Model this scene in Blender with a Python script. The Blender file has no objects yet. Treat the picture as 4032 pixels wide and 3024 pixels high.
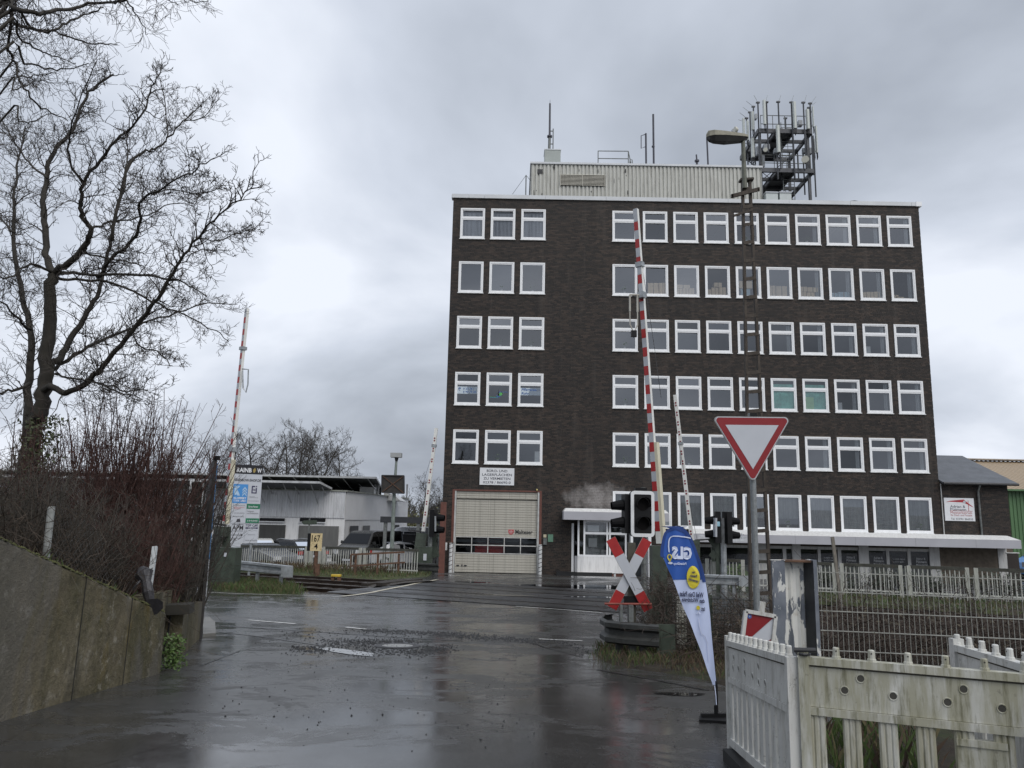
import bpy, math, random
import numpy as np
from mathutils import Vector, Matrix, noise as mnoise
RNG = random.Random(11)
NPR = np.random.default_rng(5)
scene = bpy.context.scene
COL = scene.collection
# ------------------------------------------------------------------ camera
EZ = 2.84                      # eye height above the forecourt of the office block (z = 0)
F, PITCH, ROLL = 3050.0, 0.1729, 0.0212
cam = bpy.data.cameras.new('camera'); camo = bpy.data.objects.new('camera', cam); COL.objects.link(camo)
cam.sensor_width = 36; cam.lens = F/4032*36; cam.clip_end = 3000; cam.clip_start = .05
_r = Vector((1, 0, 0)); _u = Vector((0, -math.sin(PITCH), math.cos(PITCH))); _f = Vector((0, math.cos(PITCH), math.sin(PITCH)))
_ir = _r*math.cos(ROLL)+_u*math.sin(ROLL); _iu = -_r*math.sin(ROLL)+_u*math.cos(ROLL)
camo.matrix_world = Matrix(((_ir.x, _iu.x, -_f.x, 0), (_ir.y, _iu.y, -_f.y, 0), (_ir.z, _iu.z, -_f.z, EZ), (0, 0, 0, 1)))
scene.camera = camo
# ------------------------------------------------------------------ sky, sun, exposure
SUN_EL, SUN_AZ = math.radians(48), math.radians(152)      # soft light from behind the camera through the cloud
W = bpy.data.worlds.new('World'); scene.world = W; W.use_nodes = True
nt = W.node_tree; nt.nodes.clear()
def N(t, **k):
    n = nt.nodes.new(t)
    for a, b in k.items(): setattr(n, a, b)
    return n
tc = N('ShaderNodeTexCoord'); sep = N('ShaderNodeSeparateXYZ'); nt.links.new(tc.outputs['Generated'], sep.inputs[0])
mz = N('ShaderNodeMath', operation='MAXIMUM'); nt.links.new(sep.outputs[2], mz.inputs[0]); mz.inputs[1].default_value = 0.0
ad = N('ShaderNodeMath', operation='ADD'); nt.links.new(mz.outputs[0], ad.inputs[0]); ad.inputs[1].default_value = 0.32
dv = N('ShaderNodeVectorMath', operation='DIVIDE'); cb = N('ShaderNodeCombineXYZ')
for i in range(3): nt.links.new(ad.outputs[0], cb.inputs[i])
nt.links.new(tc.outputs['Generated'], dv.inputs[0]); nt.links.new(cb.outputs[0], dv.inputs[1])
mp = N('ShaderNodeMapping'); nt.links.new(dv.outputs[0], mp.inputs[0]); mp.inputs['Location'].default_value = (3.3, 9.7, .3); mp.inputs['Scale'].default_value = (1, 1, 1)
n1 = N('ShaderNodeTexNoise'); n1.inputs['Scale'].default_value = 1.2; n1.inputs['Detail'].default_value = 6; n1.inputs['Roughness'].default_value = .48; n1.inputs['Distortion'].default_value = .25
nt.links.new(mp.outputs[0], n1.inputs['Vector'])
cr = N('ShaderNodeValToRGB'); nt.links.new(n1.outputs['Fac'], cr.inputs[0])
e = cr.color_ramp.elements
e[0].position = .30; e[0].color = (.29, .32, .375, 1); e[1].position = .66; e[1].color = (.76, .80, .88, 1)
for p_, c_ in ((.42, (.43, .47, .54, 1)), (.53, (.56, .605, .69, 1))):
    x_ = e.new(p_); x_.color = c_
sky = N('ShaderNodeTexSky', sky_type='NISHITA'); sky.sun_disc = False; sky.sun_elevation = SUN_EL; sky.sun_rotation = SUN_AZ; sky.air_density = 1.5; sky.dust_density = 4
bg1 = N('ShaderNodeBackground'); nt.links.new(cr.outputs[0], bg1.inputs[0]); bg1.inputs[1].default_value = 1.0
bg2 = N('ShaderNodeBackground'); nt.links.new(sky.outputs[0], bg2.inputs[0]); bg2.inputs[1].default_value = .06
mx = N('ShaderNodeMixShader'); mx.inputs[0].default_value = .06
nt.links.new(bg1.outputs[0], mx.inputs[1]); nt.links.new(bg2.outputs[0], mx.inputs[2])
wo = N('ShaderNodeOutputWorld'); nt.links.new(mx.outputs[0], wo.inputs[0])
sl = bpy.data.lights.new('sun', 'SUN'); sl.energy = 1.5; sl.angle = math.radians(45); sl.color = (1, .97, .93)
so = bpy.data.objects.new('sun', sl); COL.objects.link(so)
_sd = Vector((math.sin(SUN_AZ)*math.cos(SUN_EL), math.cos(SUN_AZ)*math.cos(SUN_EL), math.sin(SUN_EL)))
so.rotation_euler = _sd.to_track_quat('Z', 'Y').to_euler()
vs = scene.view_settings
vs.view_transform = 'Standard'; vs.look = 'None'; vs.exposure = 0.28; vs.gamma = 1; vs.use_curve_mapping = False
scene.render.engine = 'CYCLES'
scene.cycles.max_bounces = 6; scene.cycles.transparent_max_bounces = 12; scene.cycles.use_denoising = True

# ------------------------------------------------------------------ helpers: picture <-> place
def ray(vx, vy):               # direction through a point of the photograph (2212 px wide copy), scaled to y = 1
    u = (vx*1.8228-2016)/F; v = (1512-vy*1.8228)/F
    a = u*math.cos(ROLL)-v*math.sin(ROLL); b = u*math.sin(ROLL)+v*math.cos(ROLL)
    y = math.cos(PITCH)-b*math.sin(PITCH); z = math.sin(PITCH)+b*math.cos(PITCH)
    return Vector((a/y, 1.0, z/y))
def P(vx, vy, D):              # the point D metres ahead
    r = ray(vx, vy)*D; return Vector((r.x, r.y, r.z+EZ))
def PZ(vx, vy, z):             # the point at height z
    r = ray(vx, vy); return P(vx, vy, (z-EZ)/r.z)
_gy = np.arange(-120, 120, .25)
_gd = np.interp(_gy, [-120, -40, 0, 5, 8, 12, 16, 22, 30, 36, 41, 120], [-1.5, .4, 1.42, 1.53, 1.68, 1.95, 2.13, 2.22, 2.31, 2.45, 2.84, 2.84])
_gd = np.convolve(np.pad(_gd, 6, mode='edge'), np.ones(13)/13, mode='valid')
RA, RB = -0.5, 22.0            # the railway: y = RB + RA*x is the near rail
RNrm = Vector((-RA, 1)).normalized()
def railoff(x, y): return (y-RB-RA*x)*RNrm.y
def gz(x, y, trench=True):
    z = EZ-float(np.interp(y, _gy, _gd))
    if trench:
        o = railoff(x, y)
        if -1.3 < o < 5.6 and (x < -4.2 or x > 5.5):
            e_ = min(1, (o+1.3)/.7, (5.6-o)/.7)*min(1, (-4.2-x)/.5 if x < 0 else (x-5.5)/.5)
            z -= .17*e_
    return z
def G(vx, vy):                 # where the ray meets the ground
    r = ray(vx, vy); lo, hi = 1.5, 120.0
    for _ in range(50):
        m = (lo+hi)/2
        if EZ+r.z*m > gz(r.x*m, m, False): lo = m
        else: hi = m
    p = r*lo; return Vector((p.x, p.y, gz(p.x, p.y, False)))
# ------------------------------------------------------------------ helpers: meshes
class MB:
    def __init__(s): s.v = []; s.f = []; s.m = []
    def add(s, vs_, fs, mi=0):
        o = len(s.v); s.v += [tuple(p) for p in vs_]; s.f += [tuple(i+o for i in f) for f in fs]; s.m += [mi]*len(fs); return s
    def box(s, x0, x1, y0, y1, z0, z1, mi=0):
        return s.add([(x0, y0, z0), (x1, y0, z0), (x1, y1, z0), (x0, y1, z0), (x0, y0, z1), (x1, y0, z1), (x1, y1, z1), (x0, y1, z1)],
                     [(0, 3, 2, 1), (4, 5, 6, 7), (0, 1, 5, 4), (1, 2, 6, 5), (2, 3, 7, 6), (3, 0, 4, 7)], mi)
    def bar(s, a, b, w, h, up=(0, 0, 1), mi=0, w1=None, h1=None):     # box beam from a to b, w across, h along up
        a, b = Vector(a), Vector(b); d = (b-a).normalized(); u = Vector(up)
        x = d.cross(u)
        if x.length < 1e-4: x = d.cross(Vector((0, 1, 0)))
        x.normalize(); u = x.cross(d).normalized(); w1 = w if w1 is None else w1; h1 = h if h1 is None else h1
        q = []
        for p, ww, hh in ((a, w, h), (b, w1, h1)):
            q += [p-x*ww/2-u*hh/2, p+x*ww/2-u*hh/2, p+x*ww/2+u*hh/2, p-x*ww/2+u*hh/2]
        return s.add(q, [(0, 1, 2, 3), (7, 6, 5, 4), (0, 4, 5, 1), (1, 5, 6, 2), (2, 6, 7, 3), (3, 7, 4, 0)], mi)
    def tube(s, pts, rs, n=8, cap=True, mi=0):
        pts = [Vector(p) for p in pts]
        if not isinstance(rs, (list, tuple)): rs = [rs]*len(pts)
        vs_ = []; k = len(pts); x = None
        for i, p in enumerate(pts):
            d = pts[min(i+1, k-1)]-pts[max(i-1, 0)]
            if d.length < 1e-9: d = Vector((0, 0, 1))
            d.normalize()
            if x is None: x = d.orthogonal().normalized()
            else:
                x = x-d*x.dot(d)
                x = x.normalized() if x.length > 1e-6 else d.orthogonal().normalized()
            y = d.cross(x)
            for j in range(n):
                a = 2*math.pi*j/n; vs_.append(p+(x*math.cos(a)+y*math.sin(a))*rs[i])
        fs = []
        for i in range(k-1):
            for j in range(n):
                j2 = (j+1) % n; fs.append((i*n+j, i*n+j2, (i+1)*n+j2, (i+1)*n+j))
        if cap: fs.append(tuple(range(n-1, -1, -1))); fs.append(tuple((k-1)*n+j for j in range(n)))
        return s.add(vs_, fs, mi)
    def prism(s, poly, ext, mi=0):                                    # planar polygon pushed along ext
        n = len(poly); e_ = Vector(ext); q = [Vector(p) for p in poly]; q += [p+e_ for p in q]
        fs = [tuple(range(n-1, -1, -1)), tuple(range(n, 2*n))]+[(i, (i+1) % n, n+(i+1) % n, n+i) for i in range(n)]
        return s.add(q, fs, mi)
    def poly(s, pts, mi=0): return s.add(pts, [tuple(range(len(pts)))], mi)
    def disc(s, c, nrm, r, n=16, t=0, mi=0, ry=None, up=(0, 0, 1)):
        nrm = Vector(nrm).normalized(); x = Vector(up).cross(nrm)
        if x.length < 1e-4: x = nrm.orthogonal()
        x.normalize(); y = nrm.cross(x); c = Vector(c); ry = ry or r
        pl = [c+x*r*math.cos(2*math.pi*i/n)+y*ry*math.sin(2*math.pi*i/n) for i in range(n)]
        return s.prism(pl, nrm*t, mi) if t else s.poly(pl, mi)
    def mesh(s, name, mats, smooth=False):
        me = bpy.data.meshes.new(name); me.from_pydata(s.v, [], s.f)
        for m in (mats if isinstance(mats, (list, tuple)) else [mats]): me.materials.append(m)
        if any(s.m): me.polygons.foreach_set('material_index', s.m)
        if smooth: me.polygons.foreach_set('use_smooth', [True]*len(me.polygons))
        me.update(); return me
    def build(s, name, mats, parent=None, smooth=False): return inst(name, s.mesh(name, mats, smooth), parent)
def inst(name, me, parent=None, loc=None, rz=0):
    o = bpy.data.objects.new(name, me); COL.objects.link(o)
    if parent is not None:
        o.parent = parent
        if loc is None and parent.get('_world') is not None:          # mesh already in world coordinates
            o.location = -Vector(parent['_world'])
    if loc is not None:
        o.location = Vector(loc)-Vector(parent['_world']) if parent is not None and parent.get('_world') is not None else loc
    if rz: o.rotation_euler.z = rz
    return o
def tag(o, label, cat, group=None, kind=None):
    if label: o['label'] = label
    if cat: o['category'] = cat
    if group: o['group'] = group
    if kind: o['kind'] = kind
    return o
def thing(name, label, cat, loc=(0, 0, 0), group=None, rz=0):
    o = bpy.data.objects.new(name, None); COL.objects.link(o); o.location = loc; o.empty_display_size = .2
    if rz: o.rotation_euler.z = rz
    else: o['_world'] = tuple(loc)
    return tag(o, label, cat, group)
def struct(o): o['kind'] = 'structure'; return o
def stuff(o, label=None, cat=None): return tag(o, label, cat, None, 'stuff')
_tx = {}
def text_mesh(s, bold=0.0):
    k = (s, bold)
    if k not in _tx:
        cu = bpy.data.curves.new('t', 'FONT'); cu.body = s; cu.resolution_u = 2; cu.offset = bold; cu.space_line = .95
        o = bpy.data.objects.new('t', cu); COL.objects.link(o)
        dg = bpy.context.evaluated_depsgraph_get(); me = o.evaluated_get(dg).to_mesh()
        v = np.array([tuple(q.co) for q in me.vertices]); f = [tuple(p.vertices) for p in me.polygons]
        o.evaluated_get(dg).to_mesh_clear(); bpy.data.objects.remove(o); bpy.data.curves.remove(cu)
        v[:, 0] -= v[:, 0].min(); v[:, 1] -= v[:, 1].min()
        _tx[k] = (v, f, v[:, 0].max(), v[:, 1].max())
    return _tx[k]
def text(mb, s, o, right, up, mi=0, bold=0.0, fn=None, slant=0):      # text filling the box o .. o+right .. o+up
    v, f, w, h = text_mesh(s, bold); o, right, up = Vector(o), Vector(right), Vector(up)
    pts = [o+right*(q[0]/w+slant*q[1]/h)+up*(q[1]/h) for q in v]
    if fn: pts = [fn(p) for p in pts]
    mb.add(pts, f, mi)
# ------------------------------------------------------------------ helpers: materials
class Mat:
    def __init__(s, name):
        s.m = bpy.data.materials.new(name); s.m.use_nodes = True; s.t = s.m.node_tree
        s.b = s.t.nodes['Principled BSDF']; s.out = s.t.nodes['Material Output']; s._co = None
    def n(s, t, **k):
        x = s.t.nodes.new(t)
        for a, b in k.items(): setattr(x, a, b)
        return x
    def l(s, a, b): s.t.links.new(a, b)
    def co(s, scale=(1, 1, 1)):
        if s._co is None: s._co = s.n('ShaderNodeTexCoord')
        mp_ = s.n('ShaderNodeMapping'); s.l(s._co.outputs['Object'], mp_.inputs[0]); mp_.inputs['Scale'].default_value = scale
        return mp_.outputs[0]
    def noise(s, scale, detail=4, rough=.55, stretch=(1, 1, 1), dist=0):
        x = s.n('ShaderNodeTexNoise'); x.inputs['Scale'].default_value = scale; x.inputs['Detail'].default_value = detail
        x.inputs['Roughness'].default_value = rough; x.inputs['Distortion'].default_value = dist; s.l(s.co(stretch), x.inputs['Vector'])
        return x.outputs['Fac']
    def ramp(s, fac, stops):
        x = s.n('ShaderNodeValToRGB'); s.l(fac, x.inputs[0]); el = x.color_ramp.elements
        while len(el) < len(stops): el.new(.5)
        for q, (p, c) in zip(el, stops):
            q.position = p; q.color = (c, c, c, 1) if isinstance(c, (int, float)) else (*c[:3], 1)
        return x.outputs[0]
    def mix(s, fac, a, b, mode='MIX'):
        x = s.n('ShaderNodeMix', data_type='RGBA', blend_type=mode)
        for sock, val in ((x.inputs[0], fac), (x.inputs[6], a), (x.inputs[7], b)):
            if isinstance(val, (int, float)): sock.default_value = val
            elif isinstance(val, tuple): sock.default_value = (*val[:3], 1)
            else: s.l(val, sock)
        return x.outputs[2]
    def math(s, op, a, b=0.0):
        x = s.n('ShaderNodeMath', operation=op)
        for i, val in enumerate((a, b)):
            if isinstance(val, (int, float)): x.inputs[i].default_value = val
            else: s.l(val, x.inputs[i])
        return x.outputs[0]
    def bump(s, h, strength=.3, dist=.02):
        x = s.n('ShaderNodeBump'); x.inputs['Strength'].default_value = strength; x.inputs['Distance'].default_value = dist
        s.l(h, x.inputs['Height']); s.l(x.outputs[0], s.b.inputs['Normal'])
    def set(s, col=None, rough=None, metal=None, spec=None):
        for nm, v in (('Base Color', col), ('Roughness', rough), ('Metallic', metal), ('Specular IOR Level', spec)):
            if v is None: continue
            i = s.b.inputs[nm]
            if isinstance(v, (int, float)): i.default_value = v
            elif isinstance(v, tuple): i.default_value = (*v[:3], 1)
            else: s.l(v, i)
        return s
_mats = {}
def M(name, col, rough=.6, metal=0, var=.25, scale=3.0, bump=0, bscale=60, dirt=None, streak=False, spec=.5):
    if name in _mats: return _mats[name]
    m = Mat(name); c = tuple(col)
    f = m.noise(scale, 5, .6, (3, 3, .6) if streak else (1, 1, 1))
    a = tuple(x*(1-var) for x in c); b = tuple(min(1, x*(1+var)) for x in c)
    cc = m.ramp(f, [(.3, a), (.7, b)])
    if dirt:
        d = m.ramp(m.noise(scale*1.7+.37, 6, .65, (4, 4, .5) if streak else (1, 1, 1)), [(.50, 0), (.72, 1)])
        cc = m.mix(m.math('MULTIPLY', d, dirt[1]), cc, dirt[0])
    m.set(cc, rough, metal, spec)
    r = m.ramp(m.noise(scale*4, 3), [(.2, max(0, rough-.08)), (.8, min(1, rough+.08))]); m.set(rough=r)
    if bump: m.bump(m.noise(bscale, 4, .6), bump, .01)
    _mats[name] = m.m; return m.m
# ------------------------------------------------------------------ special materials
def make_asphalt(name, lo, hi, wet=.5, rbase=.22):
    m = Mat(name)
    big = m.noise(.35, 4, .55, dist=.4); mid = m.noise(2.2, 5, .6); fine = m.noise(55, 3, .7)
    c = m.ramp(mid, [(.3, lo), (.7, hi)])
    c = m.mix(m.math('MULTIPLY', m.ramp(fine, [(.52, 0), (.72, 1)]), .5), c, tuple(x*2.8 for x in hi)); c = m.mix(m.ramp(m.noise(75, 3, .7), [(.55, 0), (.7, .7)]), c, tuple(x*.35 for x in lo))
    pt = m.ramp(m.noise(.55, 6, .7, (1, 1.6, 1), .8), [(.47, 0), (.53, 1)]); c = m.mix(m.math('MULTIPLY', pt, .35), c, lo)
    vr = m.n('ShaderNodeTexVoronoi', feature='DISTANCE_TO_EDGE'); vr.inputs['Scale'].default_value = .55; m.l(m.co(), vr.inputs['Vector'])
    ck = m.math('MULTIPLY', m.ramp(m.math('ADD', vr.outputs['Distance'], m.math('MULTIPLY', m.noise(9, 4), .03)), [(.016, 1), (.021, 0)]), m.ramp(m.noise(.4, 2), [(.5, 0), (.6, .6)])); c = m.mix(ck, c, (.008, .008, .008))
    m.set(c, None, 0, .5)
    r = m.ramp(big, [(.36, rbase-.06), (.50, rbase), (.64, rbase+wet*.3)])
    dry = m.ramp(m.noise(.8, 7, .68, (1, 1.7, 1), .6), [(.50, 0), (.545, 1)]); r = m.math('ADD', r, m.math('MULTIPLY', dry, .17))
    r2 = m.math('ADD', r, m.math('MULTIPLY', m.ramp(m.noise(5, 5, .6), [(.3, 0), (.8, 1)]), .10))
    m.set(rough=r2)
    h = m.math('ADD', m.math('MULTIPLY', fine, .5), m.math('MULTIPLY', m.noise(130, 2), .5))
    m.bump(h, .08, .006)
    m.b.inputs['IOR'].default_value = 1.58
    return m.m
ASPHALT = make_asphalt('wet_asphalt', (.028, .028, .0275), (.050, .0495, .0485), .5, .12)
ASPHALT_NEW = make_asphalt('dark_asphalt', (.013, .013, .014), (.022, .022, .023), .6, .30)
def make_water():
    m = Mat('puddle_water'); m.set((.012, .012, .013), .02, 0, .5); m.b.inputs['IOR'].default_value = 1.33
    m.bump(m.noise(6, 2), .015, .01); return m.m
WATER = make_water()
def make_glass(name, tint, refl=.10, rough=.01):
    m = Mat(name); m.t.nodes.remove(m.b)
    tr = m.n('ShaderNodeBsdfTransparent'); tr.inputs[0].default_value = (*tint, 1)
    gl = m.n('ShaderNodeBsdfGlossy'); gl.inputs['Roughness'].default_value = rough; gl.inputs['Color'].default_value = (.92, .95, 1, 1)
    fr = m.n('ShaderNodeFresnel'); fr.inputs[0].default_value = 1.5
    a = m.math('ADD', fr.outputs[0], refl)
    ms = m.n('ShaderNodeMixShader'); m.l(a, ms.inputs[0]); m.l(tr.outputs[0], ms.inputs[1]); m.l(gl.outputs[0], ms.inputs[2])
    m.l(ms.outputs[0], m.out.inputs[0]); return m.m
GLASS = make_glass('window_glass', (.90, .92, .93), .14); GLASSV = [GLASS, make_glass('window_glass_dull', (.86, .88, .90), .09), make_glass('window_glass_bright', (.90, .92, .93), .19)]
GLASS_DARK = make_glass('shop_glass', (.50, .53, .55), .02)
CARGLASS = make_glass('car_glass', (.10, .11, .12), -.01)
def make_brick():
    m = Mat('dark_clinker_brick'); g = m.n('ShaderNodeNewGeometry')
    c = m.ramp(g.outputs['Random Per Island'], [(0, (.013, .011, .010)), (.35, (.025, .020, .017)), (.7, (.040, .029, .023)), (1, (.062, .044, .034))])
    st = m.noise(.45, 5, .6, (1, 1, .55)); c = m.mix(m.ramp(st, [(.35, .0), (.7, .45)]), c, (.014, .013, .014))
    rn = m.noise(1.1, 6, .65, (1.6, 1, .10)); c = m.mix(m.ramp(rn, [(.54, 0), (.70, .45)]), c, (.085, .072, .062)); rn2 = m.noise(.9, 5, .6, (2.1, 1, .13)); c = m.mix(m.ramp(rn2, [(.55, 0), (.7, .55)]), c, (.010, .009, .009))
    # salt bloom on the bricks above the entrance roof
    co = m.n('ShaderNodeTexCoord'); s_ = m.n('ShaderNodeSeparateXYZ'); m.l(co.outputs['Object'], s_.inputs[0])
    dx = m.math('DIVIDE', m.math('SUBTRACT', s_.outputs[0], 7.9), 3.0); dz = m.math('DIVIDE', m.math('SUBTRACT', s_.outputs[2], 4.1), 1.35)
    d = m.math('ADD', m.math('MULTIPLY', dx, dx), m.math('MULTIPLY', dz, dz)); d = m.math('ADD', d, m.math('MULTIPLY', m.noise(1.6, 6, .65), 1.2))
    k = m.math('MULTIPLY', m.ramp(d, [(.55, 1), (1.5, 0)]), .72)
    c = m.mix(k, c, (.36, .34, .33))
    m.set(c, .62, 0, .4); m.bump(m.noise(45, 4), .3, .006); return m.m
BRICK = make_brick()
MORTAR = M('grey_brown_mortar', (.11, .09, .07), .9, var=.3, scale=4)
PVC = M('white_window_plastic', (.86, .87, .88), .3, var=.04)
SILL = M('white_sill_metal', (.76, .77, .77), .4, var=.12, dirt=((.35, .32, .28), .5), scale=5)
WHITE = M('white_paint', (.66, .66, .65), .5, var=.08, dirt=((.36, .34, .31), .6), scale=2, streak=True)
WALLWHITE = M('white_render', (.80, .80, .80), .8, var=.06, bump=.15, bscale=25, dirt=((.40, .40, .39), .5), scale=1.2, streak=True)
COPING = M('pale_coping_metal', (.62, .64, .66), .45, var=.08, scale=1)
GREYFASCIA = M('grey_fascia_panel', (.40, .40, .43), .5, var=.08, scale=.7)
GALV = M('galvanised_steel', (.36, .38, .39), .45, .6, var=.25, scale=7, dirt=((.16, .15, .14), .5))
GALVD = M('weathered_galvanised_steel', (.17, .18, .175), .55, .4, var=.35, scale=6, dirt=((.07, .07, .06), .6))
DARKSTEEL = M('dark_steel', (.045, .045, .048), .55, .3, var=.3, scale=8)
RUST = M('rusty_steel', (.115, .062, .038), .8, .1, var=.4, scale=9, bump=.3, dirt=((.035, .025, .02), .7))
RUSTRED = M('red_brown_paint', (.13, .050, .036), .6, var=.25, scale=6)
GREENBOX = M('dark_green_enamel', (.048, .062, .046), .45, var=.25, scale=5, dirt=((.02, .025, .02), .6))
BLACK = M('black_plastic', (.008, .008, .009), .5, var=.2, spec=.25)
RED = M('red_reflective_foil', (.36, .022, .022), .35, var=.12, scale=10)
SILVER = M('grey_reflective_foil', (.42, .44, .47), .35, var=.06, scale=10)
SIGNWHITE = M('white_reflective_sheet', (.50, .52, .56), .35, var=.04)
CREAM = M('cream_sheet_metal', (.52, .50, .43), .5, var=.08, scale=1.5, dirt=((.22, .20, .16), .45), streak=True)
DOORBEIGE = M('beige_door_panel', (.45, .43, .375), .5, var=.06, scale=2, dirt=((.12, .115, .09), .5), streak=True)
INTERIOR = M('dim_office_interior', (.26, .27, .28), .9, var=.15, scale=.4)
def make_soil():
    m = Mat('dead_leaf_soil'); c = m.ramp(m.noise(7, 8, .7), [(.3, (.012, .009, .007)), (.5, (.028, .021, .013)), (.7, (.04, .034, .018))])
    c = m.mix(m.ramp(m.noise(1.3, 5), [(.5, 0), (.65, .7)]), c, (.038, .055, .017)); m.set(c, .85, 0, .3); m.bump(m.noise(30, 6, .7), .8, .04); return m.m
SOIL = make_soil()
def make_ballast():
    m = Mat('track_ballast'); v = m.n('ShaderNodeTexVoronoi'); v.inputs['Scale'].default_value = 22; m.l(m.co(), v.inputs['Vector'])
    c = m.ramp(v.outputs['Color'], [(.1, (.03, .026, .023)), (.9, (.095, .085, .075))]); m.set(c, .8); m.bump(v.outputs['Distance'], .9, .05); return m.m
BALLAST = make_ballast()
GRASSBASE = M('grass_thatch', (.050, .060, .022), .9, var=.5, scale=4, bump=.6, bscale=30)

# ------------------------------------------------------------------ ground, tracks, road surface
def draped(name, pts, off, mat, step=.6, taper=False):         # a sheet laid on the ground over a convex outline
    c = sum((Vector(p) for p in pts), Vector((0, 0, 0)))/len(pts); mb = MB()
    big = max((Vector(p)-c).length for p in pts); n = max(2, int(big/step)); k = len(pts); vs_ = []; fs = []
    sub = 5; ring = []
    for i in range(k):
        a, b = Vector(pts[i]), Vector(pts[(i+1) % k])
        for j in range(sub): ring.append(a.lerp(b, j/sub))
    m = len(ring)
    for i in range(n+1):
        t = i/n if i else .02
        for q in ring:
            p = c.lerp(q, t); vs_.append((p.x, p.y, gz(p.x, p.y, False)+(-.02 if taper and i == n else off)))
    for i in range(n):
        for j in range(m): fs.append((i*m+j, i*m+(j+1) % m, (i+1)*m+(j+1) % m, (i+1)*m+j))
    fs.append(tuple(range(m)))
    mb.add(vs_, fs); return mb.build(name, mat)
def strip(name, line, width, off, mat):           # a painted line along points of the ground
    mb = MB(); pts = []
    for a, b in zip(line[:-1], line[1:]):
        a, b = Vector(a), Vector(b); n = max(1, int((b-a).length/.5))
        pts += [a.lerp(b, i/n) for i in range(n)]
    pts.append(Vector(line[-1])); vs_ = []
    for i, p in enumerate(pts):
        d = (pts[min(i+1, len(pts)-1)]-pts[max(i-1, 0)]); d.z = 0; d.normalize(); s = Vector((-d.y, d.x, 0))*width/2
        for q in (p-s, p+s): vs_.append((q.x, q.y, gz(q.x, q.y, False)+off))
    mb.add(vs_, [(2*i, 2*i+1, 2*i+3, 2*i+2) for i in range(len(pts)-1)]); return mb.build(name, mat)
xs = sorted(set(np.round(np.concatenate([np.arange(-30, 30.1, .5), np.array([-1500, -700, -300, -150, -90, -60, -45, 45, 60, 90, 150, 300, 700, 1500])]), 2)))
ysg = sorted(set(np.round(np.concatenate([np.arange(-6, 46.1, .5), np.array([-1500, -400, -115, -80, -50, -30, -20, -12, 50, 60, 80, 118, 200, 400, 1500])]), 2)))
mb = MB(); vv = [(x, y, gz(x, max(-119, min(119, y)))) for y in ysg for x in xs]; nx = len(xs)
mb.add(vv, [(j*nx+i, j*nx+i+1, (j+1)*nx+i+1, (j+1)*nx+i) for j in range(len(ysg)-1) for i in range(nx-1)])
struct(mb.build('ground', ASPHALT, smooth=True))
def railpt(x, o):                                 # point at offset o behind the near rail, opposite x
    p = Vector((x, RB+RA*x, 0))+Vector((RNrm.x, RNrm.y, 0))*o; return p
TR = [(-.0, 1.435), (3.0, 4.435)]
for x0, x1, nm in ((-32, -4.9, 'a'), (6.0, 26, 'b')):
    for t, (o0, o1) in enumerate(TR):
        mb = MB(); k = 40; vs_ = []
        for i in range(k+1):
            x = x0+(x1-x0)*i/k
            for j in range(5):
                p = railpt(x, o0-.75+(o1-o0+1.5)*j/4); vs_.append((p.x, p.y, gz(p.x, p.y)+.03+.03*(j in (1, 2, 3))))
        mb.add(vs_, [(i*5+j, i*5+j+1, (i+1)*5+j+1, (i+1)*5+j) for i in range(k) for j in range(4)])
        struct(mb.build('track_bed', BALLAST))
RAILM = M('brown_rail_steel', (.040, .026, .019), .5, .5, var=.3, scale=12)
RAILTOP = M('worn_rail_head', (.13, .12, .11), .3, .8, var=.2, scale=10)
SLEEPER = M('dark_sleeper_wood', (.030, .024, .019), .8, var=.4, scale=8, bump=.4)
for t, (o0, o1) in enumerate(TR):
    root = thing('railway_track', ['near railway track crossing the road behind the guard rails', 'far railway track crossing the road beside the white fence'][t], 'track', railpt(0, o0))
    for o in (o0, o1):
        mb = MB(); pr = [(-.065, 0), (.065, 0), (.065, .012), (.012, .03), (.012, .11), (.036, .12), (.036, .155), (-.036, .155), (-.036, .12), (-.012, .11), (-.012, .03), (-.065, .012)]
        vs_ = []; k = 60
        for i in range(k+1):
            p = railpt(-32+58*i/k, o); zb = gz(p.x, p.y, False)-.145
            for a, z in pr: vs_.append((p.x+RNrm.x*a, p.y+RNrm.y*a, zb+z))
        n = len(pr); fs = [(i*n+j, i*n+(j+1) % n, (i+1)*n+(j+1) % n, (i+1)*n+j) for i in range(k) for j in range(n)]
        mb.add(vs_, fs); mb.m = [1 if (q % n) == 6 else 0 for q in range(len(fs))]
        mb.build('rail', [RAILM, RAILTOP], root)
    sm = MB(); ang = math.atan(RA); sm.box(-.13, .13, -1.25, 1.25, -.14, .0); sme = sm.mesh('sleeper', SLEEPER)
    x = -20.0
    while x < -5.2:
        p = railpt(x, (o0+o1)/2); inst('sleeper', sme, root, (p.x, p.y, gz(p.x, p.y)+.085), ang+.01*RNG.uniform(-1, 1)); x += .56
for o0, o1 in ((-1.0, -.12), (.12, 1.30), (1.56, 2.88), (3.12, 4.3), (4.56, 5.5)):         # newer asphalt between and beside the rails
    mb = MB(); vs_ = []; k = 24
    for i in range(k+1):
        x = -5.0+11.2*i/k
        for j in range(4):
            p = railpt(x+.12*RNG.uniform(-1, 1)*(j in (0, 3) and o0 in (-1.0, 4.56)), o0+(o1-o0)*j/3); vs_.append((p.x, p.y, gz(p.x, p.y, False)+.012))
    mb.add(vs_, [(i*4+j, i*4+j+1, (i+1)*4+j+1, (i+1)*4+j) for i in range(k) for j in range(3)])
    struct(mb.build('crossing_deck', ASPHALT_NEW))
LINE = M('worn_road_paint', (.55, .55, .53), .4, var=.2, scale=6, dirt=((.10, .10, .10), .8))
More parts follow.
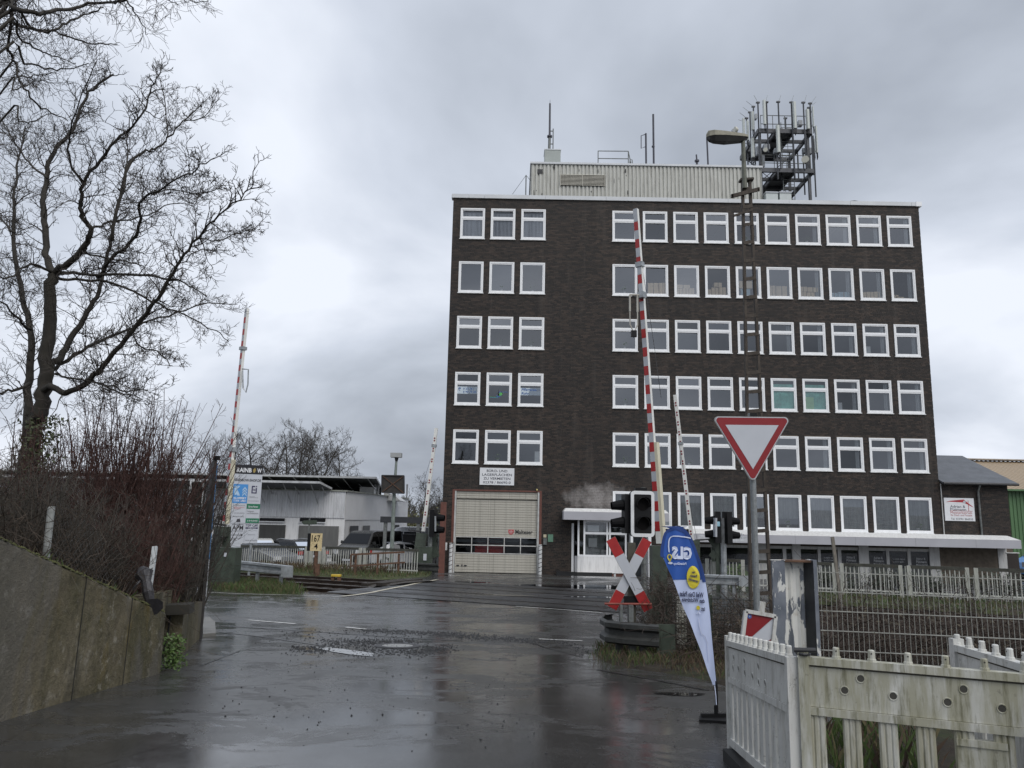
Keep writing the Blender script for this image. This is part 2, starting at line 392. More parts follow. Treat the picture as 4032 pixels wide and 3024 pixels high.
CREAML = M('cream_kerb_paint', (.50, .46, .36), .5, var=.15, scale=6, dirt=((.12, .11, .1), .5))
for i, l in enumerate([[(536, 1339.5), (639, 1348)], [(747, 1355.3), (790, 1359.4)], [(1164, 1380.7), (1258, 1384.8)]]):
    struct(strip('road_marking', [G(*p) for p in l], .10, .006, LINE))
struct(strip('road_marking', [G(*p) for p in [(738, 1289.5), (770, 1286), (800, 1281.5), (840, 1273), (870, 1267.5), (905, 1260), (945, 1253)]], .14, .020, CREAML))
struct(strip('road_marking', [G(*p) for p in [(446, 1279.5), (520, 1283), (640, 1286), (738, 1289.5)]], .07, .006, LINE))
struct(strip('road_marking', [G(*p) for p in [(1115, 1311), (1200, 1317), (1300, 1325)]], .06, .018, LINE))
struct(draped('worn_paint_patch', [G(*p) for p in [(681, 1400), (717, 1399.6), (807, 1411.5), (806, 1419), (760, 1415), (720, 1409)]], .006, M('worn_white_paint', (.42, .44, .46), .25, var=.1)))
# tar seams
TAR = M('tar_seam', (.010, .010, .011), .35, var=.2)
for l, w in (([(470, 1352), (560, 1357), (700, 1366), (850, 1377), (1000, 1385)], .06), ([(474, 1366), (560, 1375), (640, 1387), (700, 1396)], .05), ([(430, 1440), (520, 1405), (600, 1392)], .02), ([(1125, 1380), (1180, 1400), (1260, 1420)], .03), ([(1290, 1447), (1420, 1470), (1530, 1492)], .05)):
    struct(strip('road_seam', [G(*p) for p in l], w, .005, TAR))
# puddles
def puddle(c, rx, ry, seed, off=.005):
    r = random.Random(seed); pts = []; n = 26; ph = [r.uniform(0, 6.28) for _ in range(4)]
    for i in range(n):
        a = 2*math.pi*i/n; k = 1+.22*math.sin(2*a+ph[0])+.14*math.sin(3*a+ph[1])+.10*math.sin(5*a+ph[2])+.05*math.sin(9*a+ph[3])
        pts.append((c.x+rx*k*math.cos(a), c.y+ry*k*math.sin(a), 0))
    return struct(draped('puddle', pts, off, WATER, 1.0))
puddle(G(985, 1257.5), 1.1, .40, 1); puddle(G(1185, 1268.5), 2.3, .55, 2); puddle(G(1275, 1268), 2.6, 1.1, 3)
puddle(G(1320, 1292), 1.2, .25, 12, .018)
puddle(G(1470, 1500), .30, .08, 6)
puddle(G(1100, 1287), .8, .12, 15, .018)
# loose stones swept onto the road
mb = MB(); oc = [(1, 0, 0), (-1, 0, 0), (0, 1, 0), (0, -1, 0), (0, 0, 1), (0, 0, -1)]; of = [(0, 2, 4), (2, 1, 4), (1, 3, 4), (3, 0, 4), (2, 0, 5), (1, 2, 5), (3, 1, 5), (0, 3, 5)]
def stone(vx, vy, r):
    p = G(vx, vy); a = RNG.uniform(0, 6.28); ca, sa = math.cos(a), math.sin(a); q = []
    for x, y, z in oc:
        k = r*RNG.uniform(.7, 1.25); q.append((p.x+(x*ca-y*sa)*k, p.y+(x*sa+y*ca)*k, p.z+z*k*.75+r*.4))
    mb.add(q, of)
bands = [((790, 1362), (1010, 1372), 4.5, 650), ((960, 1372), (1170, 1386), 5.5, 650), ((700, 1390), (900, 1386), 9, 520), ((640, 1404), (720, 1400), 9, 240), ((890, 1414), (970, 1398), 8, 230), ((760, 1412), (900, 1405), 10, 260), ((600, 1372), (900, 1380), 14, 160), ((1200, 1386), (1270, 1410), 8, 110)]
for a, b, s, n in bands:
    for _ in range(int(n*1.2)):
        t = RNG.random(); stone(a[0]+(b[0]-a[0])*t+RNG.gauss(0, 16), a[1]+(b[1]-a[1])*t+RNG.gauss(0, s*.55), RNG.choice([.007, .009, .012, .016]))
for _ in range(300): stone(RNG.uniform(450, 1180), RNG.triangular(1370, 1640, 1385), RNG.choice([.004, .005, .006, .008, .011]))
for _ in range(160): stone(RNG.uniform(880, 1540), RNG.uniform(1380, 1655), RNG.choice([.004, .006, .009]))
stuff(mb.build('gravel', M('dark_basalt_gravel', (.030, .031, .034), .55, var=.5, scale=30)), 'dark loose gravel scattered across the wet road', 'gravel')
# manhole
c = G(858.7, 1395.7); mh = thing('manhole_cover', 'round concrete filled manhole cover in the wet road', 'manhole', c)
mb = MB(); n = 40
ring = lambda r, z: [(c.x+r*math.cos(2*math.pi*i/n), c.y+r*math.sin(2*math.pi*i/n), gz(c.x+r*math.cos(2*math.pi*i/n), c.y+r*math.sin(2*math.pi*i/n))+z) for i in range(n)]
q = ring(.36, .004)+ring(.34, .014)+ring(.25, .014)+ring(.24, .006)
mb.add(q, [(k*n+i, k*n+(i+1) % n, (k+1)*n+(i+1) % n, (k+1)*n+i) for k in range(3) for i in range(n)]); mb.build('iron_ring', DARKSTEEL, mh)
mb = MB(); mb.poly(ring(.238, .010)); mb.build('concrete_lid', M('pale_wet_concrete', (.27, .27, .26), .3, var=.15, scale=9, bump=.2), mh)
# pale paving slab at the foot of the left wall
mb = MB(); q = [G(*p) for p in [(438, 1376), (438, 1340), (452, 1338), (464, 1348), (466, 1374)]]
mb.prism([(p.x, p.y, p.z+.0) for p in q], (0, 0, .05)); tag(mb.build('paving_slab', M('pale_concrete', (.17, .165, .15), .5, var=.2, scale=5)), 'pale concrete slab at the road edge by the edge-on board', 'slab')
# ------------------------------------------------------------------ the office block
YA = -.0073; BO = Vector((-3.152, 42.185, 0)); BEX = Vector((math.cos(YA), math.sin(YA), 0)); BEY = Vector((-math.sin(YA), math.cos(YA), 0))
def Bl(vx, vy, off=0.0):        # picture point -> (x, z) on the block's plane y = -off
    r = ray(vx, vy); o = BO-BEY*off; t = o.dot(BEY)/r.dot(BEY); p = r*t
    return ((p-o).dot(BEX), p.z+EZ)
def Bw(x, y, z): return BO+BEX*x+BEY*y+Vector((0, 0, z))
ORD = ['', 'first', 'second', 'third', 'fourth', 'fifth', 'sixth', 'seventh', 'eighth', 'ninth', 'tenth', 'eleventh', 'twelfth', 'thirteenth']
blk = thing('office_building', 'six storey dark brick office block with white framed windows', 'building', BO, rz=YA)
PW, GAPX, WW, WH = 1.7427, 5.222, 1.399, 1.825
def colx(c): return (c-1)*PW+(GAPX-PW if c >= 4 else 0)
ROWT = {r: EZ+17.577-(r-1)*3.2 for r in range(1, 6)}; ROWT[6] = 4.45
wins = []                      # row, col, x0, x1, z0, z1
for r in range(1, 6):
    for c in range(1, 14): wins.append((r, c, colx(c), colx(c)+WW, ROWT[r]-WH, ROWT[r]))
for c in range(4, 14): wins.append((6, c, colx(c), colx(c)+WW+.01, 2.56, 4.45))
LX, RX, TOPZ, DEP = -.45, 26.28, 21.05, 13.0
GX0, GX1, GZ1 = .20, 4.76, 4.30
holes = [(w[2]+.01, w[3]-.01, w[4]+.01, w[5]-.01) for w in wins]+[(GX0, GX1, -1, GZ1), (6.55, 10.6, -1, 2.62), (12.9, 29.9, -1, 1.75)]
def inhole(x0, x1, z0, z1):
    for a, b, c_, d in holes:
        if x0 < b and x1 > a and z0 < d and z1 > c_: return True
    return False
# backing wall with real openings
bx_ = sorted(set([LX, RX]+[h[0] for h in holes if h[0] < RX]+[h[1] for h in holes if h[1] < RX])); bz = sorted(set([-.3, TOPZ]+[max(-.3, h[2]) for h in holes]+[h[3] for h in holes]))
mb = MB()
for a, b in zip(bx_[:-1], bx_[1:]):
    for c_, d in zip(bz[:-1], bz[1:]):
        if not inhole(a+.001, b-.001, c_+.001, d-.001): mb.add([(a, .012, c_), (b, .012, c_), (b, .012, d), (a, .012, d)], [(0, 1, 2, 3)])
for a, b, c_, d in holes:
    b = min(b, RX); mb.add([(a, .012, c_), (b, .012, c_), (b, .012, d), (a, .012, d), (a, .3, c_), (b, .3, c_), (b, .3, d), (a, .3, d)], [(0, 4, 5, 1), (1, 5, 6, 2), (2, 6, 7, 3), (3, 7, 4, 0)])
mb.box(LX, LX+.25, .013, DEP, -.3, TOPZ); mb.box(RX-.25, RX, .013, DEP, -.3, TOPZ); mb.box(LX+.25, RX-.25, DEP-.25, DEP, -.3, TOPZ)
wall = mb.build('wall', MORTAR, blk)
# the bricks themselves: every one its own block, proud of the mortar
BL_, BH_, JT = .24, .071, .012
rows = []; z = -.2
def brickrow(x_start, x_end, zlo, zhi, shift, ok, yf):
    out = []; x = x_start-shift
    while x < x_end:
        a, b = max(x, x_start), min(x+BL_, x_end)
        if b-a > .04 and ok(a, b, zlo, zhi): out.append((a, b, zlo, zhi))
        x += BL_+JT
    return out
def bricks_mesh(name, parent, x0, x1, z0, z1, hol, yface=0.0, depth=.012):
    vs_ = []; fs = []; z = z0; k = 0; rr = random.Random(3)
    while z < z1-.02:
        zh = min(z+BH_, z1); segs = [(x0, x1)]
        for a, b, c_, d in hol:
            if z < d and zh > c_:
                ns = []
                for p, q in segs:
                    if b <= p or a >= q: ns.append((p, q)); continue
                    if a > p: ns.append((p, a))
                    if b < q: ns.append((b, q))
                segs = ns
        for p, q in segs:
            x = p-(((p-x0)+(k % 2)*.126+.04*((k//2) % 3)) % (BL_+JT))
            while x < q:
                a, b = max(x, p), min(x+BL_, q)
                if b-a > .03:
                    y = yface-rr.uniform(0, .004); o = len(vs_)
                    vs_ += [(a, y, z), (b, y, z), (b, y, zh), (a, y, zh), (a, yface+depth, z), (b, yface+depth, z), (b, yface+depth, zh), (a, yface+depth, zh)]
                    fs += [(o, o+1, o+2, o+3), (o, o+4, o+5, o+1), (o+1, o+5, o+6, o+2), (o+2, o+6, o+7, o+3), (o+3, o+7, o+4, o)]
                x += BL_+JT
        z += BH_+JT; k += 1
    m = MB(); m.v = vs_; m.f = fs; m.m = [0]*len(fs); o = m.build(name, BRICK, parent); o['kind'] = 'stuff'; return o
bricks_mesh('bricks', blk, LX, RX, -.2, TOPZ, holes)
# roof, floors and the rooms behind the glass
mb = MB(); mb.box(LX+.1, RX-.1, .32, DEP-.1, 20.7, 20.9); mb.build('roof', M('roof_felt', (.05, .05, .05), .9), blk)
mb = MB()
for r in range(1, 7):
    zf = ROWT[r]-2.75 if r < 6 else 1.76
    mb.box(LX+.26, RX-.26, .31, 4.2, zf-.18, zf)
mb.box(LX+.26, RX-.26, 4.2, 4.3, -.3, 20.6)
for x in [5.0]+[8.65+PW*2*i for i in range(1, 5)]: mb.box(x-.06, x+.06, .32, 4.19, 1.8, 20.6)
mb.build('rooms', INTERIOR, blk)
# roof edge
mb = MB(); x = LX-.10; L_ = [1.0, .9, 3.5]+[3.5]*7
for l in L_:
    x2 = min(x+l, RX+.12); mb = MB(); mb.box(x, x2-.012, -.09, .35, 21.02, 21.25); mb.build('coping', COPING, blk); x = x2
    if x >= RX+.11: break
mb = MB(); mb.box(RX-.18, RX+.14, -.11, .3, 21.0, 21.27); mb.build('gutter_corner', PVC, blk)
# windows
def win_mesh(kind):
    w = WW+(.01 if kind == 'C' else 0); h = WH if kind != 'C' else 1.89; m = MB()
    def fr(x0, x1, z0, z1, t, y0, y1):
        m.box(x0, x0+t, y0, y1, z0, z1); m.box(x1-t, x1, y0, y1, z0, z1); m.box(x0+t, x1-t, y0, y1, z0, z0+t); m.box(x0+t, x1-t, y0, y1, z1-t, z1)
    fr(0, w, 0, h, .075, -.035, .10)
    if kind == 'A':
        zt = h*.665; fr(.078, w-.078, .078, zt-.03, .062, -.018, .08); fr(.078, w-.078, zt+.055, h-.078, .055, -.018, .08); m.box(.0752, w-.0752, -.028, .09, zt-.028, zt+.053)
        return m, [(.13, w-.13, .13, zt-.08), (.13, w-.13, zt+.10, h-.13)]
    fr(.078, w-.078, .078, h-.078, .062, -.018, .08); return m, [(.13, w-.13, .13, h-.13)]
WM = {}
for k in 'ABC':
    m, panes = win_mesh(k); pm = []
    for a, b, c_, d in panes:
        q = MB(); q.add([(a, .03, c_), (b, .03, c_), (b, .03, d), (a, .03, d)], [(0, 1, 2, 3)]); pm.append([q.mesh('pane', g_) for g_ in GLASSV])
    s = MB(); s.box(-.035, WW+.035, -.075, -.0355, -.052, -.012); s.box(-.035, WW+.035, -.0355, .02, -.05, -.002)
    WM[k] = (m.mesh('window_frame', PVC), pm, s.mesh('sill', SILL))
BLIND = M('grey_vertical_blind', (.50, .52, .55), .7, var=.08)
def quad(x0, x1, z0, z1, y): return [(x0, y, z0), (x1, y, z0), (x1, y, z1), (x0, y, z1)]
TEAL = M('teal_plastic_sheet', (.26, .66, .56), .45, var=.25, scale=2.5, bump=.5, bscale=6); LIME = M('pale_green_sheet', (.48, .78, .48), .5, var=.1)
CURT = M('grey_net_curtain', (.20, .22, .21), .8, var=.35, scale=2.5, streak=True); PALECURT = M('pale_side_curtain', (.42, .45, .46), .8, var=.15, scale=3, streak=True)
WINPRINT = M('pale_window_print', (.52, .60, .66), .4, var=.03); BLUEPRINT = M('blue_print', (.055, .12, .30), .4, var=.05); GREENPRINT = M('green_print', (.10, .42, .10), .4, var=.05)
PLANT = M('pot_plant_leaves', (.07, .12, .035), .6, var=.5, scale=8); PAPER = M('white_paper', (.60, .62, .62), .7, var=.06)
def leafball(mb, c, r, n, s, rng=RNG, sq=1.0):
    for _ in range(n):
        d = Vector((rng.gauss(0, 1), rng.gauss(0, 1), rng.gauss(0, 1)*sq)).normalized()*r*rng.random()**.4
        p = Vector(c)+d; a = Vector((rng.gauss(0, 1), rng.gauss(0, 1), rng.gauss(0, 1))).normalized(); b = a.orthogonal().normalized()
        mb.add([p-a*s, p+b*s*.5, p+a*s, p-b*s*.5], [(0, 1, 2, 3)])
for (r, c, x0, x1, z0, z1) in wins:
    k = 'C' if r == 6 else ('B' if r == 2 else 'A'); fm, pm, sm_ = WM[k]
    w = inst('window', fm, blk, (x0, 0, z0))
    for q in pm:
        pn = inst('pane', q[RNG.choice((0, 0, 0, 1, 2))], w); pn.rotation_euler = (RNG.gauss(0, .012), 0, RNG.gauss(0, .016))
    inst('sill', sm_, w)
    def sub(name, mb, mat):
        for i, v in enumerate(mb.v): mb.v[i] = (v[0]-x0, v[1], v[2]-z0)
        return mb.build(name, mat, w)
    if r == 1 and c <= 3:
        m = MB(); n = 15
        for i in range(n):
            xx = x0+.15+(WW-.3)*i/(n-1); a = RNG.uniform(.5, 1.0); m.add([(xx-.035*a, .10, z0+.2), (xx+.035*a, .13, z0+.2), (xx+.035*a, .13, z1-.25), (xx-.035*a, .10, z1-.25)], [(0, 1, 2, 3)])
        sub('blind', m, BLIND)
    if r == 4 and c in (9, 10):
        m = MB(); nn = 8; vs_ = [(x0+.1+(WW-.2)*i/nn, .12+.03*math.sin(i*1.7+j*.9), z0+.1+1.42*j/nn) for j in range(nn+1) for i in range(nn+1)]
        m.add(vs_, [(j*(nn+1)+i, j*(nn+1)+i+1, (j+1)*(nn+1)+i+1, (j+1)*(nn+1)+i) for j in range(nn) for i in range(nn)]); sub('curtain', m, TEAL)
        if c == 10: m = MB(); m.poly(quad(x0+.13, x0+.62, z0+.12, z0+.82, .075)); sub('paper', m, LIME)
    if r == 4 and c == 1:
        m = MB(); zb = z0+.62; m.poly(quad(x0+.14, x1-.14, zb, zb+.40, .026)); sub('window_print', m, WINPRINT)
        m = MB(); text(m, '0 23 78 /', (x0+.46, .022, zb+.22), (.6, 0, 0), (0, 0, .12), bold=.02); sub('window_lettering', m, BLUEPRINT); m = MB(); text(m, '8 90 79 20', (x0+.46, .022, zb+.05), (.72, 0, 0), (0, 0, .12), bold=.02)
        m.tube([(x0+.22, .02, zb+.33), (x0+.20, .02, zb+.27), (x0+.23, .02, zb+.21), (x0+.29, .02, zb+.19)], [.018, .01, .01, .018], 6); m.disc((x0+.28, .021, zb+.30), (0, -1, 0), .05, 10); sub('window_lettering', m, BLUEPRINT)
    if r == 4 and c == 3:
        m = MB(); zb = z0+.60; m.poly(quad(x0+.14, x1-.14, zb, zb+.41, .026)); sub('window_print', m, WINPRINT)
        m = MB(); text(m, 'Pflegeteam', (x0+.18, .022, zb+.20), (1.0, 0, 0), (0, 0, .19), bold=.03, slant=.05); sub('window_lettering', m, BLUEPRINT); m = MB(); text(m, 'Ruhr', (x0+.19, .022, zb+.04), (.42, 0, 0), (0, 0, .13), bold=.03, slant=.08); sub('window_lettering', m, BLUEPRINT)
    if r == 4 and c == 2:
        m = MB(); cx, cz = x0+.66, z0+.62
        m.poly([(cx+.17*math.cos(a), .024, cz+.17*math.sin(a)) for a in np.linspace(-2.4, 1.3, 14)]+[(cx+.09*math.cos(a), .024, cz+.02+.09*math.sin(a)) for a in np.linspace(1.3, -2.4, 14)])
        m.add(quad(x0+.2, cx, cz-.20, cz-.17, .022)+quad(cx, x1-.2, cz+.12, cz+.15, .022), [(0, 1, 2, 3), (4, 5, 6, 7)]); sub('window_lettering', m, BLUEPRINT)
        m = MB(); m.poly([(cx+.02, .023, cz-.1), (cx+.2, .023, cz-.05), (cx+.24, .023, cz+.08), (cx+.1, .023, cz+.12), (cx+.06, .023, cz+.02)]); m.add(quad(x0+.18, cx-.02, cz-.17, cz-.15, .023), [(0, 1, 2, 3)]); sub('window_print', m, GREENPRINT)
        m = MB(); m.poly([(cx-.03, .021, cz-.08), (cx+.07, .021, cz-.08), (cx+.03, .021, cz+.10), (cx+.01, .021, cz+.32), (cx-.005, .021, cz+.10)]); sub('window_emblem', m, BLACK)
    if r == 6:
        m = MB(); nn = 14; zc = z0+.12 if c not in (9, 8) else z0+.62
        vs_ = [(x0+.11+(WW-.22)*i/nn, .20+.035*math.sin(i*2.1), zz) for zz in (zc, z1-.08) for i in range(nn+1)]
        m.add(vs_, [(i, i+1, nn+2+i, nn+1+i) for i in range(nn)]); sub('curtain', m, CURT)
    if c >= 10 and r != 6 and not (r == 4 and c == 10) or (r == 3 and c == 9):
        m = MB(); nn = 6; vs_ = [(x1-.36+.22*i/nn, .16+.03*math.sin(i*2.4), zz) for zz in (z0+.1, z1-.1) for i in range(nn+1)]
        m.add(vs_, [(i, i+1, nn+2+i, nn+1+i) for i in range(nn)]); sub('curtain', m, PALECURT)
    if (r, c) in ((2, 2), (2, 3), (2, 4), (3, 2), (3, 3), (3, 4), (4, 4), (5, 2), (5, 4), (6, 8), (6, 9), (6, 13), (1, 8), (1, 10), (5, 6)):
        t = tag(inst('pot_plant', None), None, None); bpy.data.objects.remove(t)
        g = Bw(x0+.7, .20, z0+.13); rows_ = {1: 'top', 2: 'fifth floor', 3: 'fourth floor', 4: 'third floor', 5: 'second floor', 6: 'first floor'}
        pl = thing('pot_plant', f'green pot plant behind the glass of the {rows_[r]}, {ORD[c]} window from the left', 'plant', g, 'pot plants on the window sills')
        q = MB(); q.tube([g, g+Vector((0, 0, .14))], [.06, .08], 10); q.build('pot', PAPER, pl)
        q = MB(); leafball(q, g+Vector((0, 0, .27)), .18+.06*RNG.random(), 60, .05); q.build('leaves', PLANT, pl)
    if (r, c) in ((4, 11), (5, 3), (3, 12)):
        m = MB(); m.poly(quad(*((x0+.17, x0+.42, z0+.12, z0+.55) if c != 3 else (x1-.42, x1-.16, z0+.13, z0+.72)), .06)); sub('paper', m, PAPER)
# cardboard boxes stacked on the fifth floor sills (x, width, z, height in each window)
CARD = M('cardboard', (.78, .64, .45), .8, var=.10, scale=3); BLUEBOX = M('pale_blue_box', (.45, .60, .68), .7, var=.15, scale=8)
bxs = {5: [(.28, .62, 0, .72), (.93, .38, 0, .74)], 6: [(.14, .36, 0, .42), (.52, .34, 0, .44), (.88, .30, 0, .46), (.14, .80, .43, .22)], 7: [(.13, .25, 0, .40), (.40, .40, 0, .52), (.83, .40, 0, .54), (.55, .45, .55, .26)],
       8: [(.22, .75, .50, .44), (.30, .55, 0, .46)], 9: [(.14, .40, 0, .70), (.57, .62, 0, .68)], 10: [(.14, .38, 0, .36), (.55, .45, 0, .34), (.14, .44, .37, .30), (.60, .60, .36, .28)], 11: [(.14, .42, 0, .34), (.58, .62, 0, .40)],
       12: [(.14, .28, 0, .42), (.44, .40, 0, .44), (.86, .40, 0, .46)], 13: [(.14, .22, 0, .28), (.40, .40, 0, .18), (.84, .24, 0, .12), (.30, .20, .19, .10)]}
zb = ROWT[2]-WH+.11
for c, l in bxs.items():
    for i_, (bx, bw, bz_, bh) in enumerate(l):
        i = sum(1 for q in l[:i_] if (q[2] == 0) == (bz_ == 0))
        col_ = BLUEBOX if (c == 11 or (c == 8 and bz_ == 0)) else CARD
        m = MB(); m.box(0, bw-.015, 0, .35, 0, bh-.012)
        o = m.build('cardboard_box', col_); w_ = Bw(colx(c)+bx, .16, zb+bz_); o.location = w_; o.rotation_euler.z = YA
        tape = MB(); tape.box(bw*.46, bw*.54, -.003, -.001, 0, bh-.012); tape.build('tape', M('brown_tape', (.30, .23, .14), .4), o)
        side = 'lower' if bz_ == 0 else 'upper'
        tag(o, f'{"pale blue" if col_ is BLUEBOX else "cardboard"} box, {ORD[i+1]} from left in {side} row, fifth floor, {ORD[c]} window from left', 'box', 'boxes stacked behind the fifth floor windows')
# vehicle hall door
gd = inst('hall_door_opening', None, None); bpy.data.objects.remove(gd)
m = MB(); m.box(GX0-.13, GX0, -.03, .30, -.1, GZ1+.08); m.box(GX1, GX1+.13, -.03, .30, -.1, GZ1+.08); m.box(GX0, GX1, -.03, .30, GZ1, GZ1+.08); m.build('door_surround', RUSTRED, blk)
for q_ in (GX0+.002, GX1-.09): m = MB(); m.box(q_, q_+.088, -.02, .22, 0, GZ1-.002); m.build('door_track', M('pale_grey_paint', (.45, .46, .45), .5), blk)
door = inst('hall_door', None, None); bpy.data.objects.remove(door)
m = MB(); m.box(GX0+.1, GX1-.1, .05, .12, 3.90, 3.915); m.box(GX0+.1, GX1-.1, .145, .16, .02, 1.03); m.box(GX0+.1, GX1-.1, .145, .16, 1.86, 3.86); m.box(GX0+.1, GX1-.1, .075, .09, 3.92, 4.29)
door = m.build('hall_door', DOORBEIGE, blk)
def ribs(z0, z1, n, y):
    dz = (z1-z0)/n; q = MB(); x0, x1 = GX0+.10, GX1-.10
    q.add([(x0, y+.024, 0), (x1, y+.024, 0), (x1, y, .016), (x0, y, .016), (x0, y, dz-.010), (x1, y, dz-.010), (x1, y+.024, dz-.002), (x0, y+.024, dz-.002)], [(0, 1, 2, 3), (3, 2, 5, 4), (4, 5, 6, 7)]); me = q.mesh('slat', DOORBEIGE)
    for k_ in range(n): inst('slat', me, door, (0, 0, z0+k_*dz))
ribs(.02, 1.0, 7, .12); ribs(1.89, 3.86, 15, .12); ribs(3.92, 4.29, 3, .05)
m = MB(); PX = [GX0+.10+(GX1-GX0-.2)*i/5 for i in range(6)]
for z0_, z1_ in ((1.03, 1.43), (1.46, 1.86)):
    for i in range(6): m.box(PX[i]-.022, PX[i]+.022, .10, .16, z0_, z1_)
for z0_, z1_ in ((1.0, 1.045), (1.42, 1.47), (1.845, 1.89)): m.box(GX0+.1, GX1-.1, .096, .17, z0_, z1_)
m.build('pane_frame', M('pale_aluminium', (.50, .50, .48), .45), door)
for z0_, z1_ in ((1.045, 1.42), (1.47, 1.845)):
    for i in range(5):
        q = MB(); q.add(quad(PX[i]+.022, PX[i+1]-.022, z0_, z1_, .13), [(0, 1, 2, 3)]); q.build('pane', GLASS_DARK, door)
m = MB(); text(m, 'Malteser', (3.50, .108, 2.07), (.92, 0, 0), (0, 0, .22), bold=.02); m.build('door_lettering', M('dark_lettering', (.03, .03, .03), .5), door)
m = MB(); m.poly([(3.12, .108, 2.30), (3.42, .108, 2.30), (3.42, .108, 2.14), (3.34, .108, 2.05), (3.27, .108, 2.02), (3.20, .108, 2.05), (3.12, .108, 2.14)]); m.build('door_emblem', M('faded_red_print', (.50, .10, .10), .5), door)
m = MB(); m.add(quad(3.24, 3.30, 2.08, 2.27, .104)+quad(3.16, 3.38, 2.15, 2.21, .105), [(0, 1, 2, 3), (4, 5, 6, 7)]); m.build('door_emblem', M('pale_pink_print', (.6, .32, .32), .5), door)
m = MB(); m.box(GX0+.2, GX0+.34, .09, .12, .33, .40); m.box(GX0+.46, GX0+.52, .09, .12, .32, .42); m.box(GX0+.6, GX0+.74, .09, .12, .33, .40); m.build('lock_fitting', DARKSTEEL, door)
m = MB(); m.disc((4.62, -.05, 4.44), (0, -1, 0), .045, 12, .05); m.build('lamp', M('yellow_lamp', (.6, .5, .2), .4), blk)
# hall interior with a red vehicle body painted in place of the red glow
m = MB(); m.box(LX+.3, 5.3, 9.0, 9.1, -.1, 5.5); m.build('hall_back_wall', INTERIOR, blk)
rv = thing('red_glow_vehicle', 'red vehicle shape standing in for the red glow behind the lower panes of the hall door', 'vehicle', Bw(2.1, .9, 0))
m = MB(); prof = [(0, .55), (0, 1.2), (.25, 1.42), (1.0, 1.52), (1.6, 2.15), (3.6, 2.2), (3.7, .55)]
for x0_, x1_, sc in ((1.35, 2.95, 1),): m.prism([Bw(x0_, .32+a, b) for a, b in prof], BEX*(x1_-x0_))
m.build('body', M('red_glow_paint', (.85, .03, .02), .3, var=.05), rv)
m = MB()
for x_ in (1.5, 2.8): m.tube([Bw(x_-.1, 1.4, .35), Bw(x_+.1, 1.4, .35)], .34, 16)
m.build('wheel', BLACK, rv)
# corner guards
STR = M('guard_white', (.62, .63, .63), .5, var=.1, scale=5, dirt=((.3, .3, .3), .5)); STRB = M('guard_black', (.05, .05, .055), .5)
def guard(x, z1, y=-.20, w=.19):
    m = MB(); m.tube([(x, y, 0), (x, y, z1)], w/2, 16); o = m.build('corner_guard', STR, blk)
    z = .1
    while z < z1-.12:
        q = MB(); pts = []
        for i in range(10):
            a = math.pi*1.0+math.pi*i/9; pts.append((x+math.cos(a)*(w/2+.003), y+math.sin(a)*(w/2+.003), z+.10*(i/9)))
        q.add(pts+[(p[0], p[1], p[2]+.035) for p in pts], [(i, i+1, 11+i, 10+i) for i in range(9)]); q.build('stripe', STRB, o); z += .22
guard(GX0-.10, 1.55); guard(GX1+.08, 1.55); guard(8.72, 1.20, -.6, .2)
m = MB(); m.box(GX0-.22, GX0+.02, -.3, -.02, 1.55, 1.58); m.build('guard_cap', RUST, blk)
# letting sign, notices
sx0, sz1 = Bl(1036.9, 1010.2); sx1, sz0 = Bl(1110.4, 1048.6)
m = MB(); m.box(sx0, sx1, -.05, -.004, sz0, sz1); sg = m.build('letting_sign', M('white_sign_sheet', (.72, .73, .75), .4, var=.04), blk)
m = MB(); w_ = sx1-sx0; h_ = sz1-sz0
for i, (s, k) in enumerate((('BÜRO- UND', .60), ('LAGERFLÄCHEN', .86), ('ZU VERMIETEN', .78), ('02378 / 86690-0', .80))):
    hh = .165 if 'Ü' not in s and 'Ä' not in s else .205
    m = MB(); text(m, s, (sx0+w_*(1-k)/2, -.054, sz1-.115-.205*(i+1)+.09), (w_*k, 0, 0), (0, 0, hh*.80), bold=.01); m.build('lettering', M('sign_ink', (.02, .022, .04), .5), sg)
m = MB(); m.box(5.24, 5.52, -.03, -.004, 1.70, 2.09); q = m.build('notice_board', M('green_notice', (.13, .26, .18), .5, var=.15, scale=12), blk)
m = MB(); m.box(5.0, 5.16, -.03, -.004, 1.92, 2.08); m.build('notice_board', M('cream_notice', (.50, .45, .32), .5), blk); m = MB(); m.box(5.0, 5.18, -.12, -.004, 1.55, 1.88); m.build('intercom_box', GALVD, blk)
m = MB(); m.box(-.22, -.12, -.02, -.004, 1.15, 1.55); m.build('notice_board', WHITE, blk)
# entrance bay and its roof
def prism_x(m, prof, x0, x1, mi=0): m.prism([(x0, y, z) for y, z in prof], (x1-x0, 0, 0), mi)
YC = 1.25; cx0 = Bl(1217.5, 1110, YC)[0]; cx1 = Bl(1445, 1112, YC)[0]; ct = Bl(1300, 1101, YC)[1]; cb_ = Bl(1300, 1124, YC)[1]
zt_ = Bl(1300, 1099, .7)[1]
m = MB(); m.add([(cx0, -YC, cb_), (cx1, -YC, cb_), (cx1, -YC, ct-.12), (cx0, -YC, ct-.12)], [(0, 1, 2, 3)]); m.box(cx0, cx1, -YC+.002, -.01, cb_, ct-.12)
m.build('entrance_canopy', GREYFASCIA, blk)
m = MB(); m.add([(cx0, -YC, ct-.12), (cx1, -YC, ct-.12), (cx1-.12, -YC+.25, ct+.05), (cx0+.12, -YC+.25, ct+.05), (cx0+.12, -.012, ct+.05), (cx1-.12, -.012, ct+.05), (cx0, -.012, ct-.12), (cx1, -.012, ct-.12)], [(0, 1, 2, 3), (3, 2, 5, 4), (0, 3, 4, 6), (1, 7, 5, 2)]); m.build('canopy_edge', WHITE, blk)
m = MB(); ex0, ex1 = 6.66, 9.35; yb = .72
